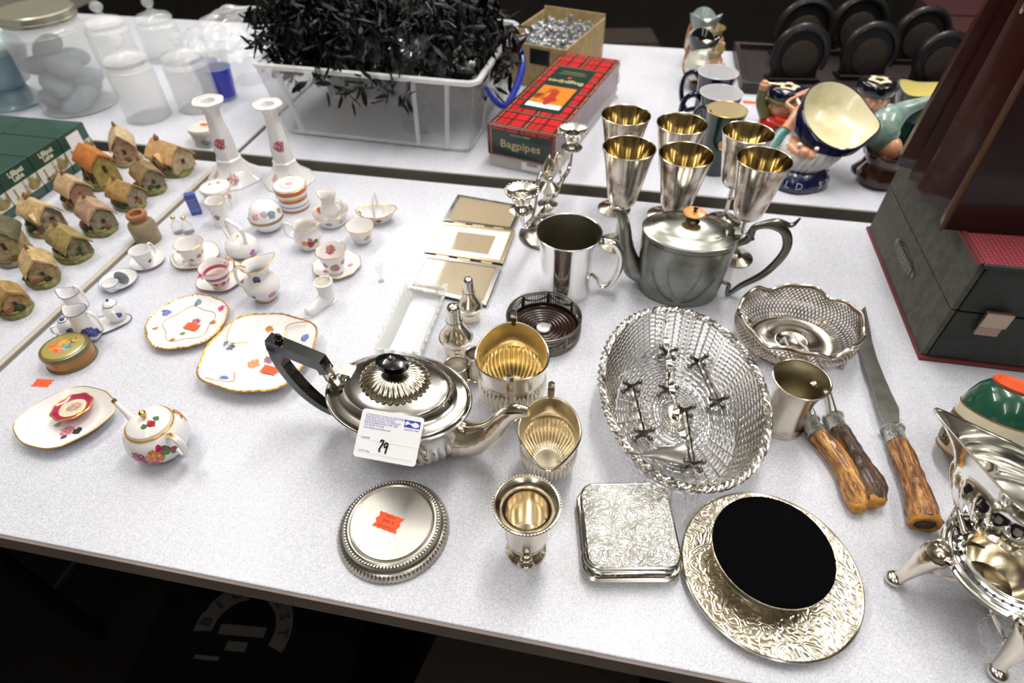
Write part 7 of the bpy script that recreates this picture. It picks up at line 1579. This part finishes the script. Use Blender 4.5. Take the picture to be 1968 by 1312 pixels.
FRW=mat('frosted_white_glass','#e6e3de',.25,coat=.3,alpha=.85); part('tub',G().lathe([(0,0),(r*.82,0),(r*.88,.003),(r*.93,h*.6),(r*.9,h*.72),(0,h*.72)],48),FRW,t); part('lid',G().lathe([(0,h*.71),(r*.98,h*.71),(r,h*.76),(r*.98,h*.97),(r*.9,h),(r*.3,h*1.04),(0,h*1.04)],48),FRW,t)
part('orange_label',G().ell((.004,-.002,h*1.03),(r*.34,r*.22,.0012),12,6),ORANGE,t); part('grey_panel',G().ell((r*.35,-r*.80,h*.38),(r*.36,r*.14,h*.24),14,10),mat('grey_blue_wax','#8a92a5',.4),t)
PBL=mat('pale_blue_enamel','#93aab6',.35,coat=.2,var=(8,'#86a0ac',.4,.6)); b0=(32,196); r=RW(*b0,0,118); h=HZ(b0,(-25,75)); print('cakestand',r,h)
t=thing('blue_cake_stand','pale blue pedestal bowl at the left edge behind the green boxes','bowl',P(*b0))
part('pedestal',G().lathe([(0,0),(r,0),(r*1.0,.004),(r*.8,h*.10),(r*.62,h*.22),(r*.56,h*.30),(0,h*.30)],48),PBL,t); part('bowl',G().lathe([(0,h*.29),(r*.60,h*.29),(r*.85,h*.36),(r*1.05,h*.60),(r*1.18,h*.78),(r*1.20,h*.84),(r*1.14,h*.84),(r*.9,h*.55),(0,h*.42)],48),PBL,t)
part('cover',G().lathe([(r*1.19,h*.84),(r*1.05,h*.98),(r*.6,h*1.1),(0,h*1.14)],48),mat('pale_blue_lid','#b4c8d0',.35,coat=.2),t,solid=.002)
t=thing('red_white_pack','red and white printed pack at the top left corner','pack',P(10,112),.2); part('pack',G().box((0,0,.06),(.07,.05,.12)),WHITE,t,smooth=0,bev=.001); part('red_print',G().box((.0,-.0255,.035),(.066,.001,.05)),mat('red_white_print','#b8323c',.4,var=(60,'#e0b0a8',.5,.6)),t,smooth=0)
# ============================================================= BELOW AND BEYOND THE TABLES
zu=-.42
c0=P(466,1212,zu); t=thing('black_crate','black box with a faded round grey emblem, under the front table','box',(c0.x,c0.y,TH+zu),R(6))
part('crate_body',G().box((.02,.05,-.159),(.34,.34,.318)),mat('black_carton','#060606',.8,spec=.1),t,smooth=0,bev=.004)
PRN=mat('faded_grey_print','#454240',.8,spec=.1); BKT=mat('black_print','#0b0b0c',.7)
def arcband(q0,q1,r0,r1,n=14): 
    vs=[];
    for i in range(n+1):
        q=R(q0+(q1-q0)*i/n); vs+=[(r0*cos(q),r0*sin(q),.0008),(r1*cos(q),r1*sin(q),.0008)]
    return G().add(vs,[(2*i,2*i+1,2*i+3,2*i+2) for i in range(n)])
k_=.078
em=part('emblem_band',arcband(100,185,k_*.62,k_),PRN,t,smooth=0); em2=part('emblem_band',arcband(-20,62,k_*.66,k_),PRN,t,smooth=0)
for i,c_ in enumerate('BIG'): q=R(172-26*i); text('emblem_letter',c_,.025,BKT,em,Matrix.Translation((k_*.81*cos(q),k_*.81*sin(q),.0012))@Matrix.Rotation(q-pi/2,4,'Z'),bold=.0008)
for i,c_ in enumerate('EST'): q=R(46-22*i); text('emblem_letter',c_,.022,BKT,em2,Matrix.Translation((k_*.83*cos(q),k_*.83*sin(q),.0012))@Matrix.Rotation(q-pi/2,4,'Z'),bold=.0006)
part('print_bar',G().box((0,0,.0008),(k_*.95,k_*.20,.0004)),PRN,t,smooth=0); part('print_bar',G().box((0,-k_*.30,.0008),(k_*.42,k_*.18,.0004)),PRN,t,smooth=0); part('print_bar',G().box((-k_*.5,-k_*.55,.0008),(k_*.5,k_*.08,.0004)),PRN,t,smooth=0)
def dbox(name,label,c,s,m,rz=0,cat='box'):
    t=thing(name,label,cat,(c[0],c[1],0),rz); part('body',G().box((0,0,s[2]/2),s),m,t,smooth=0,bev=.004); part('lid_flap',G().box((0,-s[1]*.26,s[2]+.003),(s[0],s[1]*.46,.005)).box((0,s[1]*.26,s[2]+.003),(s[0],s[1]*.46,.005)),m,t,smooth=0,kind='stuff'); return t
DBR=mat('dim_brown_carton','#2a2018',.8); DRD=mat('dim_red_crate','#3a1418',.7)
dbox('brown_carton','dim brown carton on the floor beyond the back table, behind the cardboard box',(-.15,2.6),(.5,.4,.45),DBR,.2)
dbox('brown_carton','dim brown carton on the floor beyond the mugs',(.55,2.55),(.5,.4,.40),DBR,-.1)
dbox('red_crate','dim red crate on the floor beyond the arched stands',(1.35,2.6),(.6,.45,.62),DRD,.05,'crate')
t=thing('steel_post','slim blue-grey steel post on the floor beyond the arched stands','post',(.92,2.9,0)); part('post',G().tube([(0,0,0),(0,0,.95)],.018,12),mat('blue_grey_steel','#2e3a44',.5,metal=.3),t); part('base_plate',G().box((0,0,.005),(.16,.16,.01)),mat('blue_grey_steel','#2e3a44',.5,metal=.3),t,smooth=0)
c0=P(600,1290,-.5); dbox('brown_carton','dim brown carton under the front table, right of the black box',(c0.x+.36,c0.y+.12),(.34,.3,.22),DBR,-.2)
